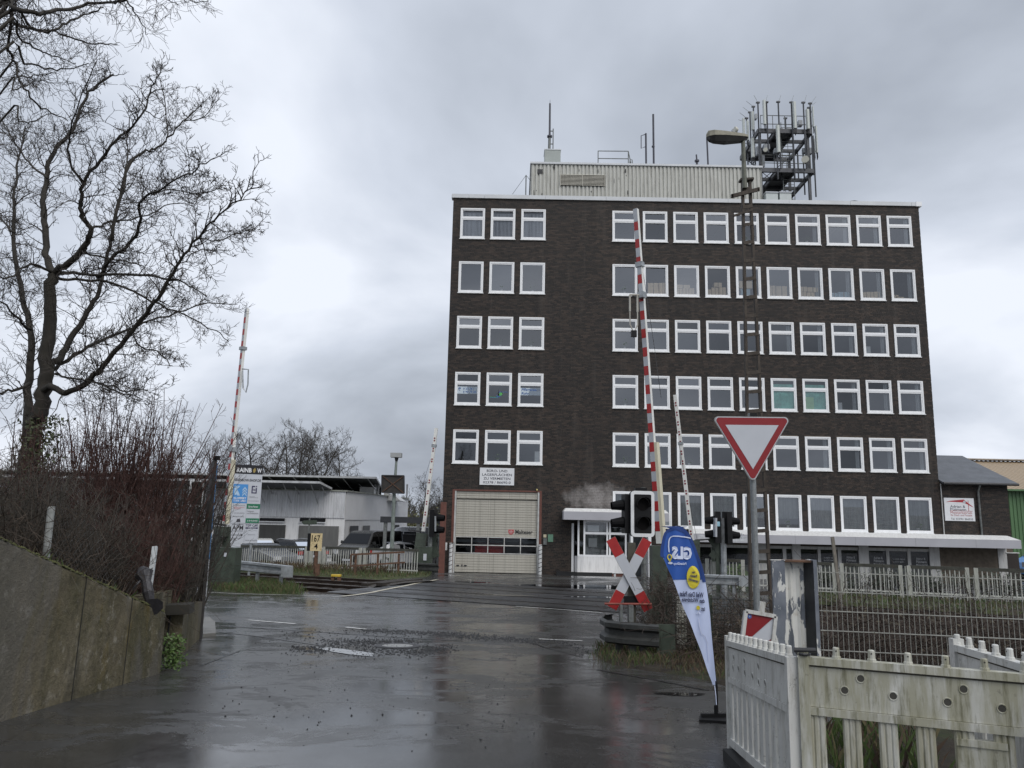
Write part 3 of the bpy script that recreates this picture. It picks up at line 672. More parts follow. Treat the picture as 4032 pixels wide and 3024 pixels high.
m.prism([(ex0, -.006, .18), (ex0+.12, -yb+.1, .18), (ex0+.42, -yb, .18), (ex1, -yb, .18), (ex1, -.006, .18)], (0, 0, .82)); bay = m.build('entrance_bay', WALLWHITE, blk)
m = MB(); m.prism([(ex0+.03, -.008, -.1), (ex0+.15, -yb+.14, -.1), (ex0+.45, -yb+.04, -.1), (ex1-.03, -yb+.04, -.1), (ex1-.03, -.008, -.1)], (0, 0, .279)); m.build('bay_plinth', RUSTRED, bay)
m = MB(); zc_ = cb_
for x in (ex0+.12, ex0+.42, 8.28, 8.42, 9.25):
    y = -yb+.1 if x < ex0+.2 else -yb
    m.box(x, x+.09, y-.01, y+.09, 1.0, zc_-.002)
m.box(ex0+.42, ex1, -yb-.008, -yb+.07, 1.0, 1.10); m.box(ex0+.42, ex1, -yb-.007, -yb+.07, 2.15, 2.27); m.box(ex0+.42, ex1, -yb-.006, -yb+.07, zc_-.10, zc_-.003)
m.bar((ex0+.13, -yb+.12, 1.05), (ex0+.45, -yb+.02, 1.05), .07, .10); m.build('bay_frame', PVC, bay)
for a, b, c_, d in ((ex0+.5, 8.28, 1.1, 2.15), (8.51, 9.25, 1.1, 2.15), (ex0+.5, 8.28, 2.27, zc_-.1), (8.51, 9.25, 2.27, zc_-.1)):
    q = MB(); q.add(quad(a, b, c_, d, -yb+.03), [(0, 1, 2, 3)]); q.build('pane', GLASS, bay)
q = MB(); q.add([(ex0+.2, -yb+.10, 1.1), (ex0+.43, -yb+.03, 1.1), (ex0+.43, -yb+.03, 2.6), (ex0+.2, -yb+.10, 2.6)], [(0, 1, 2, 3)]); q.build('pane', GLASS, bay)
m = MB(); m.poly(quad(ex0+.5, 8.2, 1.1, 2.6, -yb+.25)); m.build('curtain', CURT, bay)
m = MB(); m.poly(quad(7.3, 7.9, 2.3, 2.62, -yb+.10)); m.poly(quad(7.35, 7.8, 1.5, 1.95, -yb+.10)); m.build('paper', PAPER, bay)
m = MB(); m.box(9.5, 9.62, -1.1, -.02, -.05, 2.78); m.box(10.45, 10.6, -.9, -.02, -.1, 2.78); m.build('entrance_post', PVC, blk)
m = MB(); m.box(9.63, 10.44, .2, .26, 0, 2.6); m.build('entrance_door', M('dark_door', (.03, .035, .04), .3), blk)
m = MB(); m.box(6.5, 6.62, -.10, -.006, 0, 2.7); m.build('downpipe', PVC, blk)
m = MB()
for a, b in (((5.7, -.9), (6.7, -1.3)), ((6.7, -1.3), (8.5, -1.3)), ((5.7, -.9), (5.8, -.1))): m.bar((*a, .11), (*b, .11), .10, .26)
fb = tag(m.build('flower_bed_border', M('black_wet_kerb', (.02, .02, .02), .4)), 'low black kerb round the gravel bed below the entrance bay', 'kerb'); fb.location = BO; fb.rotation_euler.z = YA
m = MB(); m.prism([(5.8, -.85, .06), (6.72, -1.22, .06), (8.5, -1.22, .06), (8.5, -.73, .06), (6.5, -.1, .06), (5.9, -.1, .06)], (0, 0, .12)); gb = struct(m.build('gravel_bed', M('pale_pebbles', (.25, .22, .18), .8, var=.5, scale=25, bump=.6))); gb.location = BO; gb.rotation_euler.z = YA
# shop front: long canopy, pillars and dark panes
YC2 = 1.3; kx0 = Bl(1496, 1160, YC2)[0]; kx1 = Bl(2206, 1172, YC2)[0]; kt = Bl(1900, 1161, YC2)[1]; kb = Bl(1900, 1179, YC2)[1]
m = MB(); m.box(kx0, kx1, -YC2, .02, kb, kt); m.build('shop_canopy', GREYFASCIA, blk)
m = MB(); h2 = .22; m.add([(kx0, -YC2-.004, kt+.001), (kx1, -YC2-.004, kt+.001), (kx1-.35, -YC2+.55, kt+h2), (kx0, -YC2+.55, kt+h2), (kx0, -.01, kt+h2), (kx1-.35, -.01, kt+h2), (kx1, -.01, kt+.001)], [(0, 1, 2, 3), (3, 2, 5, 4), (1, 6, 5, 2)]); m.build('canopy_edge', WHITE, blk)
m = MB(); x = kx0+2.2
while x < kx1: m.box(x-.006, x+.006, -YC2-.003, -YC2, kb+.01, kt-.01); x += 3.1
m.build('panel_joint', M('grey_joint', (.2, .2, .21), .6), blk)  # thin darker strips mark the joints between fascia panels
q = Bl(1537, 1160, YC2)
m = MB(); text(m, 'Bürgbereich\nReiseagentur', (kx0+.9, -YC2-.006, kb+.16), (1.9, 0, 0), (0, 0, .34)); m.build('faded_lettering', M('faded_print', (.28, .29, .31), .6), blk)
m = MB(); m.poly(quad(kx0+.3, kx0+3.0, kb+.06, kt-.06, -YC2-.003)); m.build('canopy_banner', M('pale_banner', (.50, .51, .53), .5), blk)
zt2 = kb-.02; pan = []
for a, b in ((1805, 1863), (1664, 1692), (1699, 1712)): pass
segs = [(1500, 1560), (1568, 1625), (1664, 1692), (1699.4, 1711.8), (1729.9, 1767.6), (1773.8, 1811), (1818.4, 1855.6), (1877, 1915.7), (1922, 1961.5), (1968.4, 2008.3), (2030, 2068.3), (2074.6, 2112.8), (2120, 2156.3)]
PILL = M('pale_pillar_paint', (.50, .50, .49), .7, var=.12, scale=2, dirt=((.25, .24, .22), .6), streak=True)
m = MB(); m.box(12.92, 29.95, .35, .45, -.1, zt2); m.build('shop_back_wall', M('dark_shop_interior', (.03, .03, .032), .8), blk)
edges = [(Bl(a, 1205)[0], Bl(b, 1205)[0]) for a, b in segs]; last = 12.92
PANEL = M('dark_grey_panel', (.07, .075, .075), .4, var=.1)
for a, b in edges:
    if a-last > .03:
        m = MB(); wd = a-last; m.box(last+.001, a-.001, -.02 if wd > .25 else .03, .20, -.1, zt2); m.build('pillar' if wd > .25 else 'mullion', PILL, blk)
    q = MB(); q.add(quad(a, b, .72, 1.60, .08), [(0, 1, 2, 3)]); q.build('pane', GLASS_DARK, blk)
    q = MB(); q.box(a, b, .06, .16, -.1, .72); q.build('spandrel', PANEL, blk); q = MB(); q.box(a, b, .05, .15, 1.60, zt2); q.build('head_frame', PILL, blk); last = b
m = MB(); m.box(last, 29.6, -.02, .20, -.1, zt2); m.build('pillar', PILL, blk)
m = MB(); m.box(29.6, 30.2, -.04, .3, -.1, 1.62); m.build('brick_pier', BRICK, blk); m = MB(); m.box(29.55, 30.25, -.06, .3, 1.62, 1.66); m.build('pier_cap', WHITE, blk)
LET = M('window_lettering_white', (.45, .46, .47), .5)
m = MB()
def wl(i, rows):
    a, b = edges[i]; w = b-a
    for s, x, z, k, h in rows: text(m, s, (a+w*x, .07, z), (w*k, 0, 0), (0, 0, h), bold=.01)
AP = [('Adrian &', .30, 1.16, .5, .13), ('Pütmann', .30, 1.0, .55, .14), ('Meisterbetrieb', .28, .88, .62, .07), ('für Dach und Fassade', .28, .78, .66, .06)]
TL = [('Tel. 02378 / 866910', .18, 1.14, .68, .08), ('Fax 02378 / 866911', .18, 1.0, .62, .08)]
for i in (6, 7, 9): wl(i, AP)
for i in (5, 8): wl(i, TL)
wl(11, [('HAUS-S.O.S.', .02, 1.15, .94, .20), ('Notdienst für', .18, 1.0, .6, .07), ('Dach, Bad und Heizung', .05, .88, .9, .07), ('Tel. 02378 / 866910', .2, .74, .6, .06)])
m.build('shop_lettering', LET, blk)
# annex with slate roof, sharing the shop canopy
ann = thing('annex_building', 'low brick annex with grey slate roof at the right end of the office block', 'building', Bw(28, 0, 0), rz=YA)
ann.location = BO
az = Bl(2150, 1043)[1]; ax1 = 29.95; rz_ = az+1.85; ry = 4.6
m = MB(); m.box(RX+.01, ax1, .014, 9.5, -.3, az); m.build('wall', MORTAR, ann)
bricks_mesh('bricks', ann, RX+.02, ax1, 1.9, az, [])
SLATE = M('wet_slate', (.075, .080, .09), .35, var=.3, scale=1.6, bump=.4, bscale=7)
m = MB(); xa, xb = RX+.02, ax1+.35
m.add([(xa, -.35, az-.02), (xb, -.35, az-.02), (xb, ry, rz_), (xa, ry, rz_), (xb, ry+4.9, az-.02), (xa, ry+4.9, az-.02), (xa, -.35, az-.14), (xb, -.35, az-.14), (xb, ry, rz_-.14), (xb, ry+4.9, az-.14)], [(0, 1, 2, 3), (3, 2, 4, 5), (6, 7, 1, 0), (7, 8, 2, 1), (8, 9, 4, 2), (6, 0, 3), (6, 9, 8, 7)]); m.build('roof', SLATE, ann)
m = MB(); m.prism([(ax1-.01, .016, az-.001), (ax1-.01, ry, rz_-.15), (ax1-.01, 9.4, az-.001)], (-.2, 0, 0)); m.build('gable', MORTAR, ann)
m = MB(); m.tube([(xa, -.42, az-.10), (xb, -.42, az-.10)], .07, 8); m.build('gutter', DARKSTEEL, ann)
dx, dz = Bl(2108, 1046); m = MB(); m.tube([(dx, -.40, az-.12), (dx+.02, -.12, az-.5), (dx+.05, -.10, kt+.2)], .05, 8); m.build('downpipe', GALVD, ann)
m = MB(); m.tube([(RX+.06, -.06, az-.1), (RX+.06, -.06, kt+.2)], .028, 6); m.build('cable_pipe', PILL, ann)
ax0_, az1_ = Bl(2037.4, 1075.2); ax1_, az0_ = Bl(2105.6, 1126)
m = MB(); m.box(ax0_, ax1_, -.06, -.004, az0_, az1_); asg = m.build('company_sign', M('white_sign_sheet', (.72, .73, .75)), ann)
w_ = ax1_-ax0_; h_ = az1_-az0_; fx = lambda u, v, y=-.064: (ax0_+w_*u, y, az1_-h_*v)
m = MB(); m.poly([fx(.04, .19), fx(.20, .13), fx(.66, .06), fx(.98, .40), fx(.90, .36), fx(.78, .27), fx(.62, .19), fx(.20, .17)]); m.box(ax0_+w_*.80, ax0_+w_*.815, -.066, -.062, az1_-h_*.57, az1_-h_*.10); m.box(ax0_+w_*.17, ax0_+w_*.93, -.066, -.062, az1_-h_*.575, az1_-h_*.56)
m.build('emblem', M('sign_red', (.38, .03, .04), .5), asg)
for s_, v_, h__ in (('Meisterbetrieb', .69, .10), ('für Dach und Fassade', .79, .08)): m = MB(); text(m, s_, fx(.19, v_), (w_*.72, 0, 0), (0, 0, h_*h__)); m.build('lettering', M('sign_red', (.38, .03, .04), .5), asg)
for s_, v_, k_, h__ in (('Adrian &', .43, .51, .115), ('Pütmann', .555, .53, .115), ('Tel. 02378 / 866910', .96, .73, .09)): m = MB(); text(m, s_, fx(.19, v_), (w_*k_, 0, 0), (0, 0, h_*h__), bold=.01); m.build('lettering', M('sign_grey', (.08, .09, .11), .5), asg)
m = MB(); m.poly([fx(.64, .12, -.067), fx(.72, .12, -.067), fx(.72, .22, -.067), fx(.64, .22, -.067)]); m.build('sign_window', SIGNWHITE, asg)
# ------------------------------------------------------------------ roof level
RZ = 20.9
pd = 45.0; A = P(1147.5, 350.5, pd); Bq = P(1643, 360, pd-.02)
py = (pd-42.185); px0 = A.x-BO.x; px1 = Bq.x-BO.x; pz = A.z
m = MB(); rib = .24; x = px0; yb_ = py
CORR = M('cream_corrugated_cladding', (.50, .50, .46), .5, var=.07, scale=1.2, dirt=((.20, .19, .16), .55), streak=True)
vs_ = []
while x < px1-.01:
    for dx_, dy_ in ((0, .07), (.03, 0), (.15, 0), (.18, .07)):
        if x+dx_ <= px1: vs_.append((x+dx_, yb_+dy_))
    x += rib
vs_.append((px1, yb_+.07)); n = len(vs_)
m.add([(a, b, RZ) for a, b in vs_]+[(a, b, pz-.12) for a, b in vs_], [(i, i+1, n+i+1, n+i) for i in range(n-1)])
vs_ = []; y = yb_
while y < yb_+6: 
    for dx_, dy_ in ((.035, 0), (0, .03), (0, .15), (.035, .18)): vs_.append((px0-.02+dx_, y+dy_))
    y += rib
n = len(vs_); m.add([(a, b, RZ) for a, b in vs_]+[(a, b, pz-.12) for a, b in vs_], [(n+i, n+i+1, i+1, i) for i in range(n-1)])
m.box(px0+.05, px1-.02, yb_+.08, yb_+6, RZ, pz-.13); pen = m.build('plant_room', CORR, blk)
m = MB(); m.box(px0-.08, px1+.06, yb_-.07, yb_+6.05, pz-.12, pz); m.build('roof_edge', COPING, pen)
sc = .2480
def rl(zx, zy, D=pd): p = P(932.6+zx*sc, 192+zy*sc, D); return p.x-BO.x, p.z       # first enlarged view of the roof
l0, lz1 = rl(1120, 750); l1, lz0 = rl(1500, 853)
m = MB(); m.box(l0, l1, yb_-.012, yb_-.004, lz0, lz1); m.build('louvre_back', BLACK, pen)
k = 9
sm2 = MB(); sm2.add([(0, -.05, 0), (l1-l0, -.05, 0), (l1-l0, -.04, .035), (0, -.04, .035), (0, -.0, .04), (l1-l0, -.0, .04)], [(0, 1, 2, 3), (3, 2, 5, 4)]); lm = sm2.mesh('louvre_slat', CREAM)
for i in range(k): inst('louvre_slat', lm, pen, (l0, yb_-.02, lz0+.02+(lz1-lz0-.05)*i/(k-1)))
m = MB()
for a in (l0-.03, (l0+l1)/2-.015, l1): m.box(a, a+.03, yb_-.08, yb_-.01, lz0-.03, lz1+.03)
m.build('louvre_frame', CREAM, pen)
h0, hz1 = rl(918, 702); h1, hz0 = rl(963, 742); m = MB(); m.box(h0, h1, yb_-.02, yb_-.003, hz0, hz1); m.build('hatch', DARKSTEEL, pen)
PEEL = M('bare_dark_patch', (.05, .052, .05), .7)
m = MB()
for (a, b, c_, d) in ((1050, 670, 1070, 700), (1442, 700, 1449, 740), (884, 880, 890, 940), (953, 905, 960, 940), (1675, 700, 1690, 740), (1686, 750, 1694, 768), (1583, 780, 1588, 830), (1698, 885, 1706, 930), (1278, 700, 1284, 726), (1380, 890, 1392, 908), (1625, 770, 1629, 800), (1328, 932, 1332, 945), (905, 880, 913, 895)):
    x0_, z1_ = rl(a, b); x1_, z0_ = rl(c_, d); xm = (x0_+x1_)/2
    m.poly([(x0_, yb_-.004, z0_+.05), (xm, yb_-.004, z0_), (x1_, yb_-.004, z0_+.08), (x1_-.01, yb_-.004, z1_-.04), (xm, yb_-.004, z1_), (x0_, yb_-.004, z1_-.06)])
m.build('paint_loss', PEEL, pen)
# things standing on the plant room and the roof
def roofthing(name, label, cat, zx, zy, D): 
    p = P(932.6+zx*sc, 192+zy*sc, D); return thing(name, label, cat, p), p
ZR = pz
D2 = pd+1.5
def rp(zx, zy, D=D2): return P(932.6+zx*sc, 192+zy*sc, D)
t = thing('vent_shaft', 'small grey clad shaft on the plant room roof under the tall mast', 'shaft', rp(1050, 640)); a, b = rp(985, 530), rp(1122, 640)
m = MB(); m.box(a.x, b.x, a.y, a.y+1.0, ZR-.02, a.z); m.build('casing', M('grey_green_cladding', (.33, .36, .34), .5, var=.08), t)
m = MB(); m.box(a.x-.03, b.x+.03, a.y-.03, a.y+1.03, a.z, a.z+.06); m.build('cap', COPING, t)
m = MB(); m.poly([(a.x-.003, a.y+.1, ZR), (a.x-.003, a.y+.1, a.z-.6), (a.x-.003, a.y+.8, a.z-.6), (a.x-.003, a.y+.8, ZR)]); m.build('opening', BLACK, t); mast_z = a.z+.06
t = thing('mast', 'tall two part antenna mast on the small shaft', 'mast', rp(1027, 522)); f0 = rp(1027, 415, D2+.4); f1 = rp(1030, 128, D2+.4); f2 = rp(1031, 96, D2+.4); b0 = Vector((f0.x-.02, f0.y, mast_z))
MASTM = M('dark_mast_paint', (.05, .05, .065), .45, var=.2)
m = MB(); m.tube([b0, f0], .09, 10); m.build('lower_tube', GALVD, t); m = MB(); m.tube([f0, f1], [.07, .06], 10); m.build('upper_tube', MASTM, t); m = MB(); m.tube([f1, f1.lerp(f2, .2), f2], [.06, .012, .008], 6); m.build('tip', MASTM, t)
m = MB(); m.tube([f0-Vector((0, 0, .05)), f0+Vector((0, 0, .05))], .17, 12); m.build('flange', MASTM, t)
g0, g1 = rp(1056, 525, D2+.4), rp(1058, 347, D2+.4); m = MB(); m.tube([(g0.x, g0.y, mast_z), g1], .035, 6)
for zy in (368, 480): m.bar(rp(1028, zy, D2+.4), rp(1057, zy, D2+.4), .04, .06)
m.build('side_antenna', GALVD, t)
t = thing('roof_railing', 'tubular ladder railing on the plant room roof edge', 'railing', rp(1580, 640)); m = MB()
c0, c1 = rp(1449, 541), rp(1712, 543); e0, e1 = rp(1449, 606), rp(1712, 609)
for p in (c0, c1): m.tube([(p.x, p.y, ZR-.02), p], .03, 6)
m.tube([c0, c1], .03, 6); m.tube([e0, e1], .03, 6); q = rp(1756, 640); m.tube([c1, (q.x, q.y, ZR)], .03, 6); q1 = rp(1715, 620); m.tube([(q1.x, q1.y, ZR), q1+Vector((.1, 0, .08)), rp(1745, 618), (q.x, q.y+.05, ZR)], .03, 6)
m.build('rail', GALVD, t)
t = thing('mast', 'short roof mast with a square bracket loop', 'mast', rp(1865, 650)); p = rp(1865, 388); m = MB(); m.tube([(p.x, p.y, ZR-.02), p], .06, 8); m.build('pole', MASTM, t)
m = MB(); q = [rp(1865, 395), rp(1824, 408), rp(1824, 518), rp(1865, 502)]; m.tube(q, .03, 6); m.build('bracket', MASTM, t)
t = thing('mast', 'plain straight dark pole on the plant room roof', 'mast', rp(1929, 650)); p = rp(1929, 222); m = MB(); m.tube([(p.x, p.y, ZR-.02), p], .065, 8); m.build('pole', MASTM, t); m = MB(); m.tube([rp(1929, 503)-Vector((0, 0, .04)), rp(1929, 503)+Vector((0, 0, .04))], .10, 8); m.build('collar', MASTM, t)
t = thing('mast', 'slim guyed pole left of the plant room', 'mast', rp(822, 940)); p = rp(822, 752, 43.5); m = MB(); m.tube([(p.x, p.y, RZ-.02), p], .035, 6); m.build('pole', GALVD, t); m = MB(); m.tube([p, rp(702, 918, 43.5)], .012, 4); m.tube([p, rp(862, 800, 44.2)], .012, 4); m.build('guy_wire', DARKSTEEL, t)
def r2(zx, zy, D): return P(1453.8+zx*sc, 192+zy*sc, D)
t = thing('mast', 'slim pole rising behind the street lamp head', 'mast', r2(295, 660, D2)); p = r2(295, 430, D2); m = MB(); m.tube([(p.x+.05, p.y, ZR-.02), p], .055, 8); m.build('pole', MASTM, t)
t = thing('vent_pipe', 'short vent pipe with a collar on the plant room roof', 'pipe', r2(207, 658, D2)); p = r2(203, 573, D2); q = r2(208, 628, D2); m = MB(); m.tube([(q.x, q.y, ZR-.02), q], .07, 8); m.tube([q-Vector((0, 0, .05)), q+Vector((0, 0, .05))], .15, 10); m.tube([q, p], .05, 8); m.build('pipe', MASTM, t)
t = thing('roof_dome', 'low dark roof dome behind the roof edge on the right', 'skylight', r2(1555, 995, 46)); p = r2(1557, 990, 46); m = MB()
nn = 12; vs_ = [(p.x+.75*math.cos(2*math.pi*i/nn)*math.cos(a), p.y+.75*math.sin(2*math.pi*i/nn)*math.cos(a), p.z-.55+.62*math.sin(a)) for a in (0, .5, 1.0, 1.4) for i in range(nn)]
m.add(vs_, [(k*nn+i, k*nn+(i+1) % nn, (k+1)*nn+(i+1) % nn, (k+1)*nn+i) for k in range(3) for i in range(nn)]+[tuple(range(3*nn, 4*nn))]); m.tube([(p.x, p.y, RZ), (p.x, p.y, p.z-.5)], .7, 12); m.build('dome', DARKSTEEL, t)
# equipment cabinets
for i, (a, b, lab) in enumerate(((805, 920, 'left pale equipment cabinet on the roof under the antenna frame'), (925, 1038, 'right pale equipment cabinet on the roof under the antenna frame'))):
    p, q = r2(a, 905, 44.6), r2(b, 980, 44.6); t = thing('equipment_cabinet', lab, 'cabinet', ((p.x+q.x)/2, p.y, RZ), 'cabinets below the antenna frame'); m = MB(); m.box(p.x+.03, q.x-.03, p.y, p.y+.8, RZ-.02, p.z); m.build('body', M('pale_cabinet', (.52, .56, .55), .5, var=.05), t); m = MB(); m.box(p.x, q.x, p.y-.04, p.y+.85, p.z, p.z+.08); m.build('lid', SILVER, t)
# ------------------------------------------------------------------ the antenna frame
s9 = .0942
def ap(zx, zy, D): return P(1580+zx*s9, 208.5+zy*s9, D)
AFM = M('frame_steel', (.065, .068, .075), .5, .4, var=.3, scale=4); ANT = M('pale_antenna_shell', (.54, .57, .54), .45, var=.05, scale=2)
twr = thing('antenna_tower', 'two deck steel antenna frame on the roof hung with pale panel antennas', 'antenna', r2(1000, 985, 47))
up = ap(1200, 800, 46.5).z; lo_ = r2(990, 712, 46.5).z
XL, XR = ap(620, 800, 46.5).x, ap(1830, 800, 46.5).x; YF, YK = 46.5, 50.4
def deck(z, nm):
    m = MB()
    for a, b in (((XL, YF), (XR, YF)), ((XL, YK), (XR, YK)), ((XL, YF), (XL, YK)), ((XR, YF), (XR, YK))): m.bar((*a, z), (*b, z), .14, .28)
    for k in (.33, .66): m.bar((XL+(XR-XL)*k, YF, z-.02), (XL+(XR-XL)*k, YK, z-.02), .12, .22)
    m.bar((XL, YF+1.3, z-.03), (XR, YF+1.3, z-.03), .12, .22); m.bar((XL, YF+2.6, z-.03), (XR, YF+2.6, z-.03), .12, .22); m.build(nm, AFM, twr)
    m = MB(); m.box(XL+(XR-XL)*.30, XL+(XR-XL)*.72, YF+.1, YK-.1, z+.10, z+.13); m.box(XL+.1, XL+(XR-XL)*.28, YK-1.3, YK-.1, z+.10, z+.13); m.build('grating', M('deck_grating', (.10, .105, .11), .6, .3, var=.2), twr)
deck(up, 'deck_frame'); deck(lo_, 'deck_frame')
for x in (XL+.15, XR-.15):
    for y in (YF+.3, YK-.2):
        m = MB(); m.bar((x, y, RZ-.02), (x, y, up), .16, .16, (0, 1, 0)); m.build('leg', AFM, twr)
for a, b in (((XL+.15, YK-.2, RZ), (XR-.15, YK-.2, lo_)), ((XR-.15, YF+.3, RZ), (XR-.15, YK-.2, lo_)), ((XL+.15, YF+.3, lo_+.2), (XL+.15, YK-.2, up)), ((XL+.15, YK-.2, lo_), (XR-.15, YK-.2, up)), ((XR-.15, YK-.2, lo_), (XL+.15, YK-.2, up))):
    m = MB(); m.tube([a, b], .025, 6); m.build('brace', AFM, twr)
for z, zr in ((up, 1.15), (lo_, 1.1)):
    m = MB()
    for y in (YF+.1, YK):
        for h in (.55, zr): m.tube([(XL+.2, y, z+h), (XR-.1, y, z+h)], .025, 6)
        for k in range(5): m.tube([(XL+.2+(XR-XL-.3)*k/4, y, z), (XL+.2+(XR-XL-.3)*k/4, y, z+zr)], .022, 6)
    m.build('guard_rail', GALVD, twr)
pipes = [(430, 345, 1560, 48.5), (510, 215, 1560, 50), (610, 120, 820, 46.9), (812, 110, 1290, 46.3), (1085, 105, 1650, 46.3), (1380, 115, 950, 46.3), (1665, 120, 1650, 46.3), (1825, 140, 1800, 46.6), (350, 480, 1560, 49.2), (1780, 240, 800, 50), (640, 850, 1570, 46.3), (1425, 900, 1900, 46.3), (1890, 900, 2300, 47.4), (1050, 1280, 1900, 46.25), (1130, 1290, 1900, 47), (1340, 1300, 1900, 48), (1520, 1250, 1900, 49), (1650, 1190, 2250, 47.5), (1240, 480, 780, 50)]
for x, a, b, D in pipes:
    m = MB(); pa, pb = ap(x, a, D), ap(x+(b-a)*.022, b, D); pb.x = (pa.x+pb.x)/2; pa.x = pb.x; m.tube([pb, pa], .05, 8); o = m.build('pipe', AFM, twr)
    if a < 600: q = MB(); q.box(pa.x-.12, pa.x+.12, pa.y-.06, pa.y+.06, pa.z-.10, pa.z-.02); q.build('clamp', AFM, o)
for x, y, dx_, dy_ in ((585, 100, -70, -130), (480, 215, -140, -110), (410, 355, -150, -110), (330, 480, -140, -110), (795, 90, 30, -120), (1090, 100, 45, -130), (1385, 105, 40, -130), (1680, 110, 40, -140), (1845, 130, 95, -130), (1855, 195, 90, -70), (240, 560, -80, -30)):
    m = MB(); m.tube([ap(x, y, 46.6), ap(x+dx_, y+dy_, 46.6)], .012, 4); m.build('lightning_rod', GALVD, twr)
for (x0_, y0_, x1_, y1_, D) in ((245, 500, 320, 860, 49.0), (335, 555, 415, 1000, 48.0), (445, 345, 540, 760, 47.2), (445, 950, 545, 1385, 47.0), (708, 80, 810, 635, 46.1), (1015, 655, 1135, 1275, 46.1), (1395, 118, 1510, 725, 46.1), (1700, 290, 1810, 740, 46.3), (1845, 225, 1905, 690, 48), (1910, 675, 1995, 1290, 46.6), (1890, 970, 1925, 1300, 47.5)):
    a, b = ap(x0_+(y1_-y0_)*.012, y0_, D), ap(x1_, y1_, D); m = MB(); w = (b.x-a.x)*.92; h = a.z-b.z; cxm = (a.x+b.x)/2
    pl = [(cxm-w/2, D+.12), (cxm-w/2, D+.02), (cxm-w/4, D-.05), (cxm+w/4, D-.05), (cxm+w/2, D+.02), (cxm+w/2, D+.12)]
    m.prism([(x, y, b.z) for x, y in pl], (0, 0, h)); o = m.build('panel_antenna', ANT, twr)
    q = MB()
    for k in (.15, .85): q.bar((cxm, D+.12, b.z+h*k), (cxm+.05, D+.35, b.z+h*k), .06, .08)
    for k in (-.25, 0, .25): q.tube([(cxm+w*k, D+.03, b.z), (cxm+w*k*1.2+.03, D+.08, b.z-.25), (cxm+.05, D+.2, b.z-.4)], .018, 5)
    q.build('bracket', DARKSTEEL, o)
for x, y, r, D in ((785, 1230, 52, 46.0), (1695, 1450, 88, 46.0), (110, 760, 70, 46.5)):
    c_ = ap(x, y, D); R_ = r*s9/917*D*.5*1.0
    R_ = r*s9*1.8228/F*D; m = MB(); nrm = Vector((-.45, -.88, -.1)) if x > 200 else Vector((-1, -.2, 0)); m.disc(c_, nrm, R_, 20, .12); m.disc(c_-nrm.normalized()*.10, nrm, R_*.6, 12, .1); m.build('dish', M('cream_dish', (.52, .51, .44), .5, var=.05), twr); m = MB(); m.bar(c_, c_+Vector((.2, .5, 0)), .08, .08); m.build('dish_arm', DARKSTEEL, twr)
for x0_, y0_, x1_, y1_, D in ((745, 1085, 885, 1200, 46.6), (990, 1180, 1040, 1275, 46.3), (1540, 535, 1635, 660, 47.5), (1120, 715, 1180, 770, 47.5), (1280, 700, 1370, 770, 47.5), (1760, 1170, 1860, 1300, 47), (545, 390, 595, 500, 47.5), (580, 1140, 630, 1310, 47.5), (705, 1340, 770, 1600, 47.5), (1650, 1180, 1720, 1280, 47), (20, 740, 90, 800, 47)):
    a, b = ap(x0_, y0_, D), ap(x1_, y1_, D); m = MB(); m.box(a.x, b.x, D, D+.3, b.z, a.z); m.build('radio_unit', M('grey_radio_unit', (.32, .34, .36), .5, var=.1), twr)
m = MB(); q = [r2(950, 560, 47.0), r2(1045, 560, 47.0)]
for p in q: m.tube([(p.x, 47, RZ), (p.x, 47, up+.9)], .025, 6)
z = RZ+.3
while z < up+.8: m.tube([(q[0].x, 47, z), (q[1].x, 47, z)], .016, 6); z += .33
m.build('ladder', GALVD, twr)
# ------------------------------------------------------------------ level crossing furniture
BEAMW = M('white_beam_paint', (.72, .72, .69), .45, var=.06, dirt=((.45, .42, .34), .4), scale=4)
CREAMP = M('cream_counterweight', (.60, .56, .42), .5, var=.08)
def frame_of(a, b, yaw):
    d = (b-a).normalized(); n = Vector((math.sin(yaw), -math.cos(yaw), 0)); n = (n-d*n.dot(d)).normalized(); return d, n, d.cross(n)
def barrier(label, base, tip, D, Dt, wd, yaw, style, period):
    a, b = P(*base, D), P(*tip, Dt); L = (b-a).length; d, n, x = frame_of(a, b, yaw)      # n: striped face, x: across
    t = thing('crossing_barrier', label, 'barrier', (a.x, a.y, gz(a.x, a.y, False)), 'raised barrier arms of the level crossing')
    dep = wd*.8
    m = MB(); m.bar(a, b, wd, dep, n, 0, wd*.9, dep*.9); m.build('arm', BEAMW, t)
    if style == 'stripes':
        k = int(L/period); q0 = .10
        for i in range(k):
            for j, (f0, f1, mat, nm) in enumerate(((0, .5, SILVER, 'grey_stripe'), (.5, 1, RED, 'red_stripe'))):
                s0, s1 = L-q0-(i+f1)*period+.002, L-q0-(i+f0)*period-.002
                if i == 0 and j == 0: s1 = L-.002
                if s0 < 0: continue
                q = []
                for s in (s0, s1):
                    w2 = (wd*(1-.1*s/L))/2; dp = dep*(1-.1*s/L)/2+.003
                    for sg in (-1, 1): q.append(a+d*s+n*dp+x*sg*w2*.98)
                z = MB(); z.add([q[0], q[1], q[3], q[2]], [(0, 1, 2, 3)]); z.build(nm, mat, t)
    else:
        s = .25
        while s < L-.1:
            for e_ in (0, .105):
                z = MB(); z.disc(a+d*(s+e_)+n*(dep/2+.002), n, wd*.24, 12, .006, up=d); z.build('reflector', M('dark_red_reflector', (.22, .015, .03), .25), t)
            s += period
    return t, a, b, d, n, x
